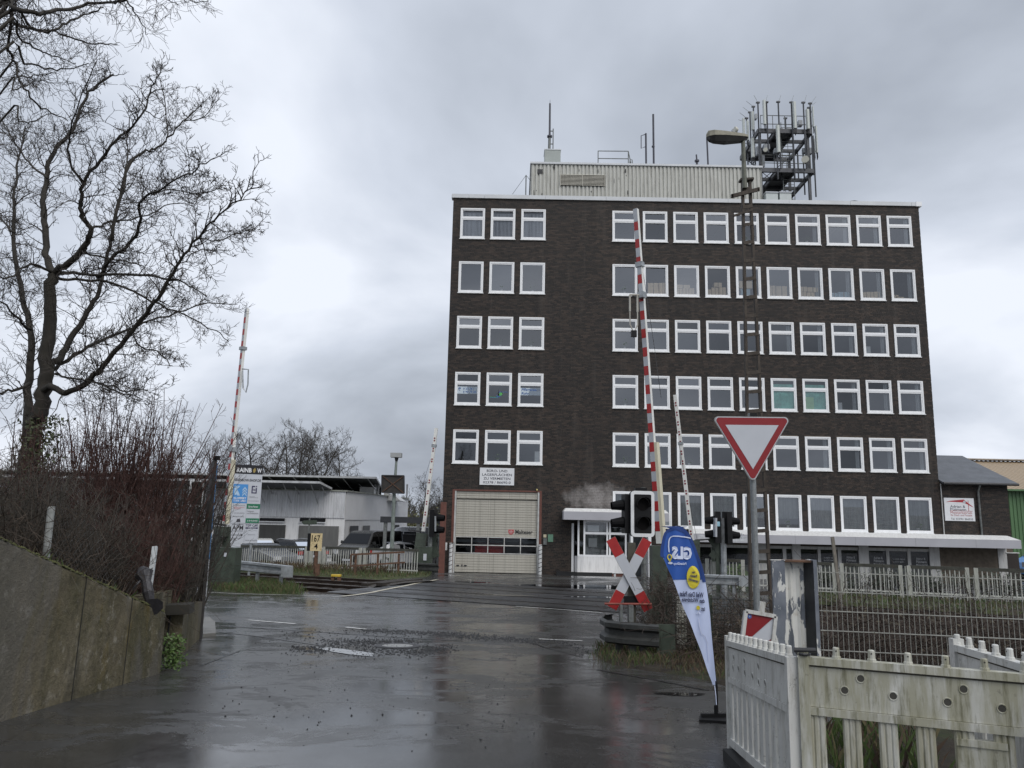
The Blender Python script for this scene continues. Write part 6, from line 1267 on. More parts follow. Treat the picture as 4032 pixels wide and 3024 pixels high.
t = P(1480, 1340, 12.6); m = MB(); m.box(t.x-.13, t.x+.02, t.y, t.y+.12, gz(t.x, t.y)-.1, P(1480, 1290, 12.6).z); tag(m.build('concrete_stub', GPOST), 'pale mossy concrete stub behind the thin mesh fence', 'post')
# wooden stake leaning at the right fence
a, b = P(1798, 1160, 23), P(1811, 1228, 23); m = MB(); m.bar((b.x+.05, b.y, gz(b.x, b.y)-.1), a, .09, .06, (0, 1, 0)); tag(m.build('wooden_stake', M('grey_weathered_wood', (.17, .155, .13), .8, var=.35, scale=9, streak=True)), 'weathered leaning stake sticking up above the right white fence', 'stake')
# ------------------------------------------------------------------ concrete wall on the left
def make_wall():
    m = Mat('mossy_concrete'); c = m.ramp(m.noise(1.6, 8, .65, (1, 1, .8)), [(.3, (.105, .088, .052)), (.55, (.15, .128, .080)), (.75, (.21, .185, .14))])
    st = m.ramp(m.noise(1.3, 7, .65, (1.5, 1.5, .5)), [(.44, 0), (.58, 1)]); c = m.mix(m.math('MULTIPLY', st, .8), c, (.066, .060, .026))
    st2 = m.ramp(m.noise(1.7, 7, .65, (1.8, 1.8, .4)), [(.54, 0), (.68, 1)]); c = m.mix(m.math('MULTIPLY', st2, .7), c, (.035, .033, .022))
    li = m.ramp(m.noise(9, 7, .7), [(.54, 0), (.62, 1)]); li2 = m.ramp(m.noise(1.1, 3), [(.45, 0), (.6, 1)]); c = m.mix(m.math('MULTIPLY', m.math('MULTIPLY', li, li2), .7), c, (.30, .28, .23))
    oc_ = m.ramp(m.noise(1.9, 5, .6, (2, 2, .5)), [(.58, 0), (.7, 1)]); c = m.mix(m.math('MULTIPLY', oc_, .6), c, (.14, .10, .02)); fn = m.ramp(m.noise(11, 8, .75), [(.25, .45), (.5, 1), (.75, 1.45)]); c = m.mix(1.0, c, fn, 'MULTIPLY'); gp = m.ramp(m.noise(.75, 5, .6, (1, 1, .6), .5), [(.52, 0), (.58, 1)]); c = m.mix(m.math('MULTIPLY', gp, .6), c, (.135, .125, .11)); m.set(c, .6, 0, .4); m.bump(m.noise(22, 8, .75), .9, .03); return m.m
CW = make_wall()
A_ = G(0, 1560); B_ = G(346, 1455); At = P(0, 1180, A_.y).z; Bt = P(346, 1321, B_.y).z; sl_ = (Bt-At)/(B_.y-A_.y); dxw = (B_.x-A_.x)/(B_.y-A_.y)
def wtop(y): return At+sl_*(y-A_.y)
def wx(y): return A_.x+dxw*(y-A_.y)
t = thing('retaining_wall', 'mossy sloping concrete retaining wall along the left road edge', 'wall', A_)
m = MB(); ys_ = list(np.linspace(A_.y-4, B_.y, 16)); vs_ = []
for y in ys_: vs_ += [(wx(y), y, gz(wx(y), y)-.15), (wx(y), y, wtop(y)-.03), (wx(y)-.03, y, wtop(y)), (wx(y)-.28, y, wtop(y)), (wx(y)-.28, y, gz(wx(y), y)-.15)]
k = len(ys_); m.add(vs_, [(i*5+j, (i+1)*5+j, (i+1)*5+j+1, i*5+j+1) for i in range(k-1) for j in range(4)]+[(0, 1, 2, 3, 4), tuple((k-1)*5+j for j in (4, 3, 2, 1, 0))]); m.build('near_section', CW, t)
for y in (A_.y-.9, A_.y+.95, A_.y+1.85):
    m = MB(); m.bar((wx(y)+.002, y, gz(wx(y), y)-.05), (wx(y)+.002, y+.03, wtop(y)-.02), .010, .006, (1, 0, 0)); m.build('joint', M('dark_joint', (.02, .019, .015), .9), t)
mo = MB(); rm = random.Random(6)
for _ in range(900):
    y = rm.uniform(A_.y-1, B_.y); q = Vector((wx(y)-abs(rm.gauss(0, .05)), y, wtop(y)-.005)); k_ = rm.uniform(.006, .02); mo.add([q+Vector((k_, 0, 0)), q+Vector((0, k_, 0)), q+Vector((-k_, 0, 0)), q+Vector((0, -k_, 0)), q+Vector((0, 0, k_*.8))], [(0, 1, 4), (1, 2, 4), (2, 3, 4), (3, 0, 4)])
mo.build('moss', M('olive_moss', (.055, .058, .018), .9, var=.5, scale=20), t)['kind'] = 'stuff'
C_ = G(388, 1420); E_ = G(434, 1376); Ct = P(390, 1314, C_.y).z; Et = P(431, 1298, E_.y).z
m = MB(); dd = (E_-C_).normalized(); nn_ = Vector((-dd.y, dd.x, 0))*.3; m.add([C_-Vector((0, 0, .2)), E_-Vector((0, 0, .2)), Vector((E_.x, E_.y, Et)), Vector((C_.x, C_.y, Ct)), C_+nn_-Vector((0, 0, .2)), E_+nn_-Vector((0, 0, .2)), Vector((E_.x+nn_.x, E_.y+nn_.y, Et)), Vector((C_.x+nn_.x, C_.y+nn_.y, Ct))], [(0, 1, 2, 3), (3, 2, 6, 7), (0, 3, 7, 4), (1, 5, 6, 2), (4, 7, 6, 5)]); m.build('far_section', CW, t)
m = MB(); q0 = Vector((wx(B_.y)-.28, B_.y-.1, 0)); q1 = Vector((C_.x-.35, C_.y+.15, 0)); m.bar((q0.x, q0.y, B_.z+.25), (q1.x, q1.y, C_.z+.25), .2, 1.15); m.build('recess', CW, t)
m = MB(); p = P(366, 1318, C_.y-.15); m.bar(p+Vector((-.25, 0, .0)), p+Vector((.25, .1, .02)), .3, .12); m.build('recess_lintel', M('dark_wet_concrete', (.03, .028, .022), .6, var=.3, scale=6), t)
m = MB(); p = P(368, 1330, C_.y-.12); m.tube([p, p+Vector((-.01, 0, -.2)), p+Vector((-.05, -.05, -.65))], .012, 6); tag(m.build('drain_cable', BLACK), 'black cable hanging in the recess of the concrete wall', 'cable')
# embankment behind the wall
def bank(x, y):
    w_ = wx(y) if y < 9 else wx(9)-(y-9)*.32
    tz = wtop(min(y, B_.y)) if y < B_.y else Bt+(Et-Bt)*min(1.3, (y-B_.y)/(E_.y-B_.y))
    f = max(0, (w_-x)); z = tz-.04+.10*min(f, 5)-.02*max(0, f-5)
    if y > 13.2: z -= (y-13.2)*.35
    return z
m = MB(); by = np.linspace(A_.y-5, 15.5, 42); nb_ = 26; vs_ = []
for y in by:
    x0_ = (wx(y)-.2) if y < B_.y else float(np.interp(y, [B_.y, C_.y, E_.y, 15.5], [wx(B_.y)-.3, C_.x-.25, E_.x-.25, E_.x-1.0]))
    for j in range(nb_+1): x_ = x0_-14*(j/nb_)**1.5; vs_.append((x_, y, bank(x_, y)+.05*mnoise.noise(Vector((x_*1.5, y*1.5, 0)))))
m.add(vs_, [(i*(nb_+1)+j, i*(nb_+1)+j+1, (i+1)*(nb_+1)+j+1, (i+1)*(nb_+1)+j) for i in range(len(by)-1) for j in range(nb_)]); struct(m.build('embankment', SOIL, smooth=True))
# edge-on advertising board at the end of the wall
t = thing('edge_on_board', 'tall dark board seen edge on at the end of the concrete wall', 'board', P(437, 1371, 13.4)); b0 = P(447, 1371, 13.2); zt = P(447, 995, 13.2).z; ax = ray(446, 1180); ax = Vector((ax.x, 1, 0)).normalized(); rr_ = Matrix.Rotation(math.radians(3.2), 3, 'Z'); ax = rr_ @ ax
p0 = Vector((b0.x, 13.0, gz(b0.x, 13)-.1)); sd = Vector((ax.y, -ax.x, 0)); p1 = p0+ax*1.3
m = MB(); m.prism([p0, p1, p1+sd*-.05, p0+sd*-.05], (0, 0, zt-p0.z)); m.build('panel', M('dark_board_back', (.030, .028, .027), .7, var=.3, scale=6), t)
m = MB(); m.prism([p0+sd*.001+Vector((0, 0, 1.35)), p1+sd*.001+Vector((0, 0, 1.35)), p1+sd*.012+Vector((0, 0, 1.35)), p0+sd*.012+Vector((0, 0, 1.35))], (0, 0, zt-p0.z-1.4)); m.build('blue_face', M('blue_board_face', (.08, .22, .45), .4), t)
m = MB(); m.prism([p0+sd*.001+Vector((0, 0, .75)), p1+sd*.001+Vector((0, 0, .75)), p1+sd*.012+Vector((0, 0, .75)), p0+sd*.012+Vector((0, 0, .75))], (0, 0, .59)); m.build('white_face', SIGNWHITE, t)
m = MB(); m.box(p0.x-.05, p0.x+.03, p0.y-.03, p0.y+.05, zt, zt+.07); m.build('cap', BLACK, t)
# bits on the bank: fence post with chain link, leaning pale plank, dark sack
z3 = lambda zx, zy, D: P(zx*.2480, 932.6+zy*.2480, D)
yy = 6.9; fpz = z3(405, 650, 7.2); fb = z3(405, 1090, 7.2)
t = thing('chain_link_fence', 'sagging chain link fence with a grey post on top of the concrete wall', 'fence', fb); m = MB(); m.tube([(fb.x, fb.y, bank(fb.x, fb.y)-.2), (fb.x-.01, fb.y, fpz.z)], .032, 10); m.build('post', M('lichen_steel_post', (.27, .28, .27), .6, .2, var=.3, scale=12), t)
m = MB(); a0, a1 = Vector((fb.x, fb.y, 0)), Vector((z3(1270, 1250, 9.3).x, 9.3, 0)); nL = (a1-a0).length
def cl_(s, h): p = a0.lerp(a1, s/nL); return Vector((p.x-.06*math.sin(h*3), p.y, bank(p.x, p.y)+h*(1-.35*s/nL)+.02))
g = .085
for i in range(int(nL/g)+12):
    for sg in (1, -1):
        pts = []
        for j in range(9): 
            s_ = i*g+sg*j*g-(0 if sg > 0 else 0); h_ = j*g
            if 0 <= s_ <= nL: pts.append(cl_(s_, h_*1.1))
        if len(pts) > 1: m.tube(pts, .0024, 3, False)
o = m.build('wire_mesh', M('dull_wire', (.12, .115, .105), .6, .4), t); o['kind'] = 'stuff'
a, b = z3(1350, 1000, 9.2), z3(1300, 1350, 9.0); m = MB(); m.bar(b-Vector((0, 0, .1)), a, .055, .03, (0, 1, 0)); tag(m.build('leaning_plank', M('pale_grey_plank', (.44, .46, .47), .6, var=.1, scale=8)), 'pale grey plank leaning at the end of the concrete wall', 'plank')
t = thing('torn_sack', 'torn dark plastic sack caught beside the leaning plank', 'sack', z3(1270, 1520, 8.6)); m = MB(); m.tube([z3(1225, 1180, 8.7), z3(1255, 1240, 8.7), z3(1275, 1310, 8.65), z3(1290, 1400, 8.6), z3(1310, 1490, 8.6), z3(1320, 1530, 8.55)], [.03, .10, .05, .06, .045, .12], 9); m.build('sack', M('dark_plastic_film', (.035, .033, .036), .45, var=.4, scale=10, bump=.8, bscale=18), t); m = MB(); m.tube([z3(1100, 1450, 8.6), z3(1190, 1330, 8.6), z3(1330, 1185, 8.7)], [.008, .012, .006], 5); m.build('strap', M('dark_plastic_film', (.035, .033, .036)), t)
for vx, vy, r in ((160, 1277.5+80, .018), (575*.2480, 1247, .011)): pass
# ------------------------------------------------------------------ parked vehicles behind the fence
TYRE = M('tyre_rubber', (.012, .012, .012), .7); RIM = M('alloy_rim', (.40, .41, .42), .35, .7); TAIL = M('red_tail_lamp', (.45, .02, .02), .2); HEAD = M('clear_head_lamp', (.55, .56, .58), .15)
def car(label, cat, x0, y0, head, L, Wd, H, col, kind, grp='vehicles parked behind the white fence'):
    pm_ = M('car_paint_%02d%02d%02d' % tuple(int(c*99) for c in col), col, .25, .15, var=.04); g0 = gz(x0, y0); t = thing('parked_'+cat, label, cat, (x0, y0, g0), grp)
    fx_ = Vector((math.cos(head), math.sin(head), 0)); fy = Vector((-fx_.y, fx_.x, 0)); Q = lambda a, b, c: Vector((x0, y0, g0))+fx_*a+fy*b+Vector((0, 0, c))
    h = L/2
    if kind == 'van': low = [(h, .30), (h+.02, .62), (h-.10, .95), (h-.75, 1.22), (-h+.03, 1.25), (-h, .35)]; cab = [(h-.72, 1.20), (h-1.45, H-.06), (h-1.8, H), (-h+.15, H), (-h+.02, H-.1), (-h+.03, 1.22)]
    else: low = [(h-.02, .28), (h, .55), (h-.12, .72), (h-.55, .82), (h*.42, .95), (-h+.06, .98), (-h, .62), (-h+.03, .30)]; rear = (-h+.12, 1.0) if kind == 'estate' else (-h+.30, 1.0); cab = [(h*.44, .93), (h*.08, H-.05), (-h*.12, H), (-h*.62, H-.04) if kind == 'estate' else (-h*.45, H-.05), rear]
    def shell(prof, w0, w1, nm, par, mat):
        m = MB(); k = len(prof); zlo, zhi = min(p[1] for p in prof), max(p[1] for p in prof)
        def w(z, e): return (w0+(w1-w0)*(z-zlo)/(zhi-zlo))*e
        st = [(-1, .97), (-.9, 1.0), (.9, 1.0), (1, .97)]; vs_ = []
        for s, e in st:
            cx_ = sum(p[0] for p in prof)/k; cz_ = sum(p[1] for p in prof)/k
            for a, z in prof: vs_.append(Q(cx_+(a-cx_)*e, s*w(z, 1)/2, cz_+(z-cz_)*e))
        m.add(vs_, [(i*k+j, i*k+(j+1) % k, (i+1)*k+(j+1) % k, (i+1)*k+j) for i in range(3) for j in range(k)]+[tuple(range(k-1, -1, -1)), tuple(3*k+j for j in range(k))]); return m.build(nm, mat, par)
    shell(low, Wd, Wd, 'body', t, pm_); shell(cab, Wd*.97, Wd*.78, 'cabin', t, pm_)
    zlo, zhi = min(p[1] for p in cab), max(p[1] for p in cab)
    def sw(z): return (Wd*.97+(Wd*.78-Wd*.97)*(z-zlo)/(zhi-zlo))/2+.006
    wz0, wz1 = (1.28, H-.30) if kind == 'van' else (1.0, H-.12)
    spans = ([(h-1.02, h-1.35, h-1.9, h-1.9), (h-1.98, h-1.98, h-3.0, h-3.0)] if kind == 'van' else [(h*.38, h*.10, -h*.10, -h*.10), (-h*.13, -h*.13, -h*.42, -h*.42)]+([(-h*.45, -h*.45, -h*.70, -h*.85)] if kind == 'estate' else []))
    for sd_ in (1, -1):
        for a, b, c_, d_ in spans:
            m = MB(); q = [Q(a, sd_*sw(wz0), wz0), Q(b, sd_*sw(wz1), wz1), Q(c_, sd_*sw(wz1), wz1), Q(d_, sd_*sw(wz0), wz0)]; m.poly(q if sd_ < 0 else q[::-1]); m.build('side_window', CARGLASS, t)
    def screen(i, j, nm):
        (a, z0_), (b, z1_) = cab[i], cab[j]; nrm = Vector((z1_-z0_, 0, -(b-a))).normalized(); sg = 1 if a > 0 else -1; o = (fx_*abs(nrm.x)*sg+Vector((0, 0, abs(nrm.z))))*.012; m = MB(); q = []
        for s, f in ((-1, .12), (1, .12), (1, .88), (-1, .88)): z = z0_+(z1_-z0_)*f; q.append(Q(a+(b-a)*f, s*(sw(z)-.10), z)+o)
        m.poly(q); m.build(nm, CARGLASS, t)
    screen(0, 1, 'windscreen'); screen(len(cab)-1, len(cab)-2, 'rear_window') if kind != 'van' else None
    for s in (1, -1):
        m = MB(); m.bar(Q(h-.10, s*(Wd/2-.22), .68 if kind != 'van' else .85), Q(h-.02, s*(Wd/2-.20), .68 if kind != 'van' else .85), .34, .16 if kind != 'van' else .28); m.build('headlight', HEAD, t)
        zt_ = .90 if kind != 'van' else 1.1; m = MB(); m.bar(Q(-h+.14, s*(Wd/2-.09), zt_), Q(-h-.02, s*(Wd/2-.12), zt_), .24, .16 if kind != 'van' else .4); m.build('tail_light', TAIL, t)
        m = MB(); m.bar(Q(h*.40 if kind != 'van' else h-1.15, s*(Wd/2+.0), wz0+.05), Q(h*.40 if kind != 'van' else h-1.15, s*(Wd/2+.18), wz0+.08), .10, .16); m.build('mirror', pm_, t)
        for a in (h-.85, -h+.85):
            m = MB(); m.tube([Q(a, s*(Wd/2-.22), .31), Q(a, s*(Wd/2+.005), .31)], .315, 18); wq = m.build('wheel', TYRE, t); m = MB(); m.tube([Q(a, s*(Wd/2-.02), .31), Q(a, s*(Wd/2+.012), .31)], .20, 10); m.build('rim', RIM, wq)
    if kind == 'estate':
        for s in (1, -1): m = MB(); m.tube([Q(h*.05, s*(Wd*.36), H-.02), Q(-h*.1, s*Wd*.36, H+.05), Q(-h*.6, s*Wd*.36, H+.01)], .02, 5); m.build('roof_rail', RIM, t)
    m = MB(); m.bar(Q(h+.004, 0, .42), Q(h+.018, 0, .42), .5, .11); m.build('number_plate', SIGNWHITE, t); m = MB(); m.bar(Q(-h-.004, 0, .72), Q(-h-.018, 0, .72), .5, .11); m.build('number_plate', SIGNWHITE, t)
    return t
def gx(vx, y): return P(vx, 1180, y).x
car('black estate car with roof rails parked at the white garage wall', 'car', gx(622, 43), 43.0, math.radians(140), 4.7, 1.8, 1.52, (.012, .012, .014), 'estate')
car('silver white hatchback parked behind the company name board', 'car', gx(556, 43), 43.0, math.radians(112), 4.2, 1.75, 1.55, (.50, .50, .48), 'hatch')
car('dark grey saloon facing the fence between two other cars', 'car', gx(572, 40), 40.0, math.radians(-38), 4.2, 1.75, 1.32, (.10, .105, .115), 'hatch')
car('dark grey van parked facing the fence by the white office', 'van', gx(800, 46.5), 46.5, math.radians(-112), 4.9, 1.95, 2.0, (.045, .045, .043), 'van')
car('white saloon half hidden behind the lamp post', 'car', gx(876, 45.5), 45.5, math.radians(20), 4.3, 1.75, 1.45, (.50, .51, .53), 'hatch')
car('white van parked beyond the black carport', 'van', gx(905, 49), 49.0, math.radians(178), 5.6, 2.0, 2.25, (.70, .71, .72), 'van')
car('bright blue van at the right edge beside the green hall', 'van', P(2228, 1210, 47).x+1.6, 47.0, math.radians(176), 4.8, 1.9, 1.95, (.04, .25, .62), 'van')
# ------------------------------------------------------------------ low white works building on the left
wb_ = thing('works_building', 'long low white works building with corrugated band and tilted awnings', 'building', P(745, 1119, 50))
K0 = P(745, 1119, 50); zbt = P(700, 1061, 50).z; zbb = P(700, 1118.5, 50).z; XL_ = -52.0; K1 = P(880, 1119, 67)
CORG = M('grey_white_corrugated', (.64, .65, .67), .5, var=.10, scale=1.0, dirt=((.28, .28, .28), .5), streak=True)
def corr(m, a, b, z0, z1, pitch=.16, dep=.03):
    d_ = (b-a); d_.z = 0; L = d_.length; d_.normalize(); n_ = Vector((d_.y, -d_.x, 0)); vs_ = []; s = 0
    while s < L:
        for ds, o in ((0, 0), (pitch*.12, dep), (pitch*.55, dep), (pitch*.67, 0)):
            if s+ds < L: p = a+d_*(s+ds)+n_*o; vs_.append(p)
        s += pitch
    k = len(vs_); m.add([(p.x, p.y, z0) for p in vs_]+[(p.x, p.y, z1) for p in vs_], [(i, i+1, k+i+1, k+i) for i in range(k-1)])
m = MB(); corr(m, Vector((XL_, 49.95, 0)), Vector((K0.x, 49.95, 0)), zbb, zbt); m.build('corrugated_band', CORG, wb_)
m = MB(); corr(m, Vector((K0.x+.03, 50.0, 0)), Vector((K1.x, K1.y, 0)), zbb-.1, zbt, .20, .02); m.build('corrugated_side', M('pale_corrugated', (.74, .75, .77), .5, var=.06, scale=.8), wb_)
m = MB(); m.prism([(XL_, 50, -.2), (K0.x, 50, -.2), (K1.x, K1.y, -.2), (XL_, K1.y, -.2)], (0, 0, zbt-.1+.2)); m.build('wall', WALLWHITE, wb_)
m = MB(); m.prism([(XL_, 49.85, zbt), (K0.x+.1, 49.85, zbt), (K1.x+.1, K1.y, zbt), (XL_, K1.y, zbt)], (0, 0, .08)); m.build('roof_edge', M('mossy_edge', (.30, .31, .27), .7, var=.2), wb_)
def wq(v0, y0, v1, y1): a, b = P(v0, y0, 49.9), P(v1, y1, 49.9); return a.x, b.x, b.z, a.z
DG_ = M('dark_shutter', (.05, .05, .048), .5, var=.2, scale=2, streak=True)
for v0, y0, v1, y1, nm, mt in ((505, 1117, 530, 1126, 'strip_window', BLACK), (470, 1115, 497, 1124, 'strip_window', BLACK), (561, 1118.5, 614, 1126.5, 'strip_window', BLACK), (561, 1133, 612, 1200, 'garage_door', DG_), (648, 1118.5, 702, 1128, 'strip_window', BLACK), (646, 1135, 728, 1200, 'garage_door', M('grey_gate', (.14, .14, .135), .6, var=.15, scale=2, streak=True))):
    x0_, x1_, z0_, z1_ = wq(v0, y0, v1, y1); z0_ = max(z0_, 0); m = MB(); m.box(x0_, x1_, 49.88, 50.0, z0_, z1_); o = m.build(nm, mt, wb_); m = MB(); m.box(x0_-.06, x1_+.06, 49.86, 49.879, z0_-.06, z0_); m.build('sill', CORG, o)
def side_pt(s): return Vector((K0.x+.02+(K1.x-K0.x)*s, 50+(K1.y-50)*s, 0))
for s0, s1, z0_, z1_, nm in ((.06, .17, .95, 2.2, 'window'), (.23, .33, 0, 2.2, 'door'), (.75, .83, 1.0, 2.2, 'window')):
    a, b = side_pt(s0), side_pt(s1); n_ = Vector((1, -.1, 0)).normalized()*.03; m = MB(); m.poly([a+n_+Vector((0, 0, z0_)), b+n_+Vector((0, 0, z0_)), b+n_+Vector((0, 0, z1_)), a+n_+Vector((0, 0, z1_))]); o = m.build(nm, BLACK if nm == 'window' else DG_, wb_)
x0_, x1_, z0_, z1_ = wq(738, 1135.7, 744, 1166)
# front window near the corner with white frame
a = P(720, 1136, 49.88)
# tilted awnings on stilts
AWN = M('awning_sheet', (.06, .062, .066), .5, .1, var=.2, scale=1.5); EDGE = M('pale_awning_edge', (.45, .46, .47), .5)
def awning(y0, y1, z0_, z1_, xr0, xr1, nm):
    m = MB(); m.add([(XL_, y0, z0_), (xr0, y0, z0_), (xr1, y1, z1_), (XL_, y1, z1_), (XL_, y0, z0_+.09), (xr0, y0, z0_+.09), (xr1, y1, z1_+.09), (XL_, y1, z1_+.09)], [(0, 3, 2, 1), (4, 5, 6, 7), (2, 3, 7, 6)]); o = m.build(nm, AWN, wb_)
    m = MB(); m.bar((XL_, y0-.02, z0_+.045), (xr0, y0-.02, z0_+.045), .03, .13); m.bar((xr0+.02, y0, z0_+.045), (xr1+.02, y1, z1_+.045), .03, .13); m.build('awning_edge', EDGE, o)
    x = xr0-.6
    while x > -30:
        m = MB(); m.bar((x, y0+.3, z0_-.03), (x+.05, y1-.1, z1_-.9), .05, .05); m.bar((x+.5, (y0+y1)/2, (z0_+z1_)/2-.05), (x+.5, y1-.06, z1_-.35), .04, .05); m.build('strut', EDGE, o); x -= 1.7
za = P(650, 1043, 47.6).z; awning(47.6, 49.9, za, zbt+.12, P(690, 1043, 47.6).x, P(716, 1061, 49.9).x, 'awning')
zc = P(700, 1031, 53).z; awning(53, 60, zc, zc-.45, P(812, 1031, 53).x, P(826, 1040, 60).x, 'upper_awning')
m = MB(); m.box(XL_, P(826, 1040, 60).x, 59.6, 59.8, zbt-.2, zc-.4); m.build('shade_sheet', M('dark_awning_shade', (.02, .02, .021), .9), wb_)  # dark sheet added to paint in the shade behind the upper awning
m = MB(); a, b = P(778, 1041, 56), P(808, 1066, 56); m.box(a.x, b.x, 56, 57, zbt, a.z-.35); m.build('roof_cabinet', WHITE, wb_)
for vx in (812, 818, 880): p = P(vx, 1040, 57); m = MB(); m.bar((p.x, 57, zbt), (p.x, 57, p.z-.2), .12, .12, (0, 1, 0)); m.build('roof_post', EDGE, wb_)
m = MB(); a, b = P(830, 1050, 60), P(866, 1075, 60); m.prism([(a.x, 60, zbt-.3), (b.x, 60, zbt-.3), (b.x-.5, 60, zbt+.1), ((a.x+b.x)/2, 60, a.z-.6), (a.x, 60, zbt+.3)], (0, 3, 0)); m.build('rear_gable', WHITE, wb_)
# carport and dark container beside the block
t = thing('carport', 'flat black carport frame on grey posts left of the office block', 'carport', (P(890, 1200, 43.2).x, 43.2, 0)); a, b = P(823, 1117.5, 43.2), P(958, 1131.4, 43.2); m = MB(); m.box(a.x, b.x, 43.0, 43.3, b.z, a.z+.05); m.box(a.x, b.x, 43.3, 48, a.z-.12, a.z); m.build('roof_beam', M('anthracite', (.028, .03, .034), .5, var=.1), t)
for vx in (832, 903, 950):
    p = P(vx, 1150, 43.15); m = MB(); m.box(p.x-.09, p.x+.09, 43.05, 43.25, -.1, b.z); m.build('post', GALVD, t)
t = thing('container', 'black box container standing under the carport', 'container', (P(900, 1200, 45).x, 45, 0)); a, b = P(870, 1154, 45), P(938, 1200, 45); m = MB(); m.box(a.x, b.x, 45, 47, 0, a.z); m.build('body', M('black_container', (.014, .014, .016), .6, var=.2), t); m = MB(); m.box(a.x+.6, a.x+1.6, 44.97, 44.995, a.z-.42, a.z-.37); m.build('rail', GALVD, t)
# ------------------------------------------------------------------ green and tan hall on the right
t = thing('metal_hall', 'large metal hall with green wall and tan ribbed roof at the right edge', 'building', (P(2200, 1150, 62).x, 62, 0)); ze = P(2180, 1059, 62).z; zr = P(2150, 996.5, 74).z; hx0 = P(2160, 1059, 62).x; hx1 = hx0+45
GRN = M('green_profiled_sheet', (.085, .17, .075), .5, var=.12, scale=.5, streak=True); TAN = M('tan_roof_sheet', (.37, .285, .19), .5, var=.06, scale=.4)
m = MB(); corr(m, Vector((hx0, 62, 0)), Vector((hx1, 62, 0)), -.2, ze, .30, .05); m.box(hx0, hx1, 62.06, 86, -.2, ze-.01); m.build('wall', GRN, t)
m = MB(); x = hx0-.4; vs_ = []
while x < hx1:
    for dx_, dz_ in ((0, 0), (.05, .05), (.12, .05), (.17, 0)): vs_.append((x+dx_, dz_))
    x += .42
k = len(vs_); m.add([(a, 61.5, ze+b) for a, b in vs_]+[(a, 74, zr+b) for a, b in vs_]+[(a, 86.5, ze+b) for a, b in vs_], [(i, i+1, k+i+1, k+i) for i in range(k-1)]+[(k+i, k+i+1, 2*k+i+1, 2*k+i) for i in range(k-1)]); m.build('roof', TAN, t)
m = MB(); m.prism([(hx0, 62.1, ze-.02), (hx0, 74, zr-.02), (hx0, 86, ze-.02)], (.1, 0, 0)); m.build('gable', GRN, t); m = MB(); m.bar((hx0-.4, 73.8, zr+.12), (hx1, 73.8, zr+.12), 1.2, .10); m.build('ridge_cap', M('pale_ridge', (.40, .36, .30), .5), t); m = MB(); m.bar((hx0-.4, 61.45, ze+.0), (hx1, 61.45, ze+.0), .12, .14); m.build('gutter', GRN, t)
# ------------------------------------------------------------------ trees
def bark(name, c, var=.35): return M(name, c, .85, var=var, scale=9, bump=.6, bscale=30)
BARK = bark('dark_wet_bark', (.030, .026, .020)); TWIG = bark('grey_brown_twig', (.050, .042, .036)); REDT = bark('red_brown_shoot', (.068, .033, .026)); GREYT = bark('grey_shoot', (.060, .052, .042)); FARB = bark('far_bark', (.060, .054, .048))
def smooth_path(pts, sub=4, jit=.0, rng=RNG):
    out = []; n = len(pts)
    for i in range(n-1):
        p0, p1, p2, p3 = pts[max(i-1, 0)], pts[i], pts[i+1], pts[min(i+2, n-1)]
        for j in range(sub):
            t_ = j/sub; q = .5*((2*p1)+(p2-p0)*t_+(2*p0-5*p1+4*p2-p3)*t_*t_+(3*p1-p0-3*p2+p3)*t_**3)
            if jit: q = q+Vector((rng.gauss(0, jit), rng.gauss(0, jit), rng.gauss(0, jit)))
            out.append(q)
    out.append(pts[-1]); return out
def rdir(d, ang, rng, up=0.0):
    ax = d.orthogonal().normalized(); ax = Matrix.Rotation(rng.uniform(0, 6.283), 3, d) @ ax; v = Matrix.Rotation(ang, 3, ax) @ d; v.z += up; return v.normalized()
def sprig(mb, p, d, L, r, lvl, rng, up=.15, wig=.22, dens=1.0, rmin=.0028):
    k = 4 if lvl else 3; pts = [p]; q = Vector(p); d = Vector(d)
    for i in range(k):
        d = (d+Vector((rng.gauss(0, wig), rng.gauss(0, wig), rng.gauss(0, wig)+up*.5))).normalized(); q = q+d*L/k; pts.append(q)
    rs = [max(rmin, r*(1-.75*i/k)) for i in range(k+1)]; mb.tube(pts, rs, 3 if r < .012 else 5, False)
    if lvl:
        n = max(1, int(rng.uniform(3, 6)*dens))
        for _ in range(n):
            f = rng.uniform(.2, 1.0)*k; i = min(int(f), k-1); pp = pts[i].lerp(pts[i+1], f-i); dd = (pts[i+1]-pts[i]).normalized()
            sprig(mb, pp, rdir(dd, math.radians(rng.uniform(28, 65)), rng, up), L*rng.uniform(.35, .65), max(rmin, r*.5), lvl-1, rng, up, wig, dens, rmin)
def dress(mb, path, r0, r1, every, L0, lvl, rng, start=.2, up=.1, dens=1.0, rmin=.0028):
    tot = sum((b-a).length for a, b in zip(path[:-1], path[1:])); s = tot*start; acc = 0; seg = []
    for a, b in zip(path[:-1], path[1:]): seg.append((acc, a, b)); acc += (b-a).length
    while s < tot:
        for s0, a, b in reversed(seg):
            if s0 <= s: break
        l = (b-a).length or 1; p = a.lerp(b, (s-s0)/l); dd = (b-a).normalized(); f = s/tot
        sprig(mb, p, rdir(dd, math.radians(rng.uniform(30, 75)), rng, up), L0*rng.uniform(.5, 1.15)*(1-.45*f), max(rmin, (r0+(r1-r0)*f)*.42 if r0 < .05 else .011), lvl, rng, up, .25, dens, rmin); s += every*rng.uniform(.5, 1.5)
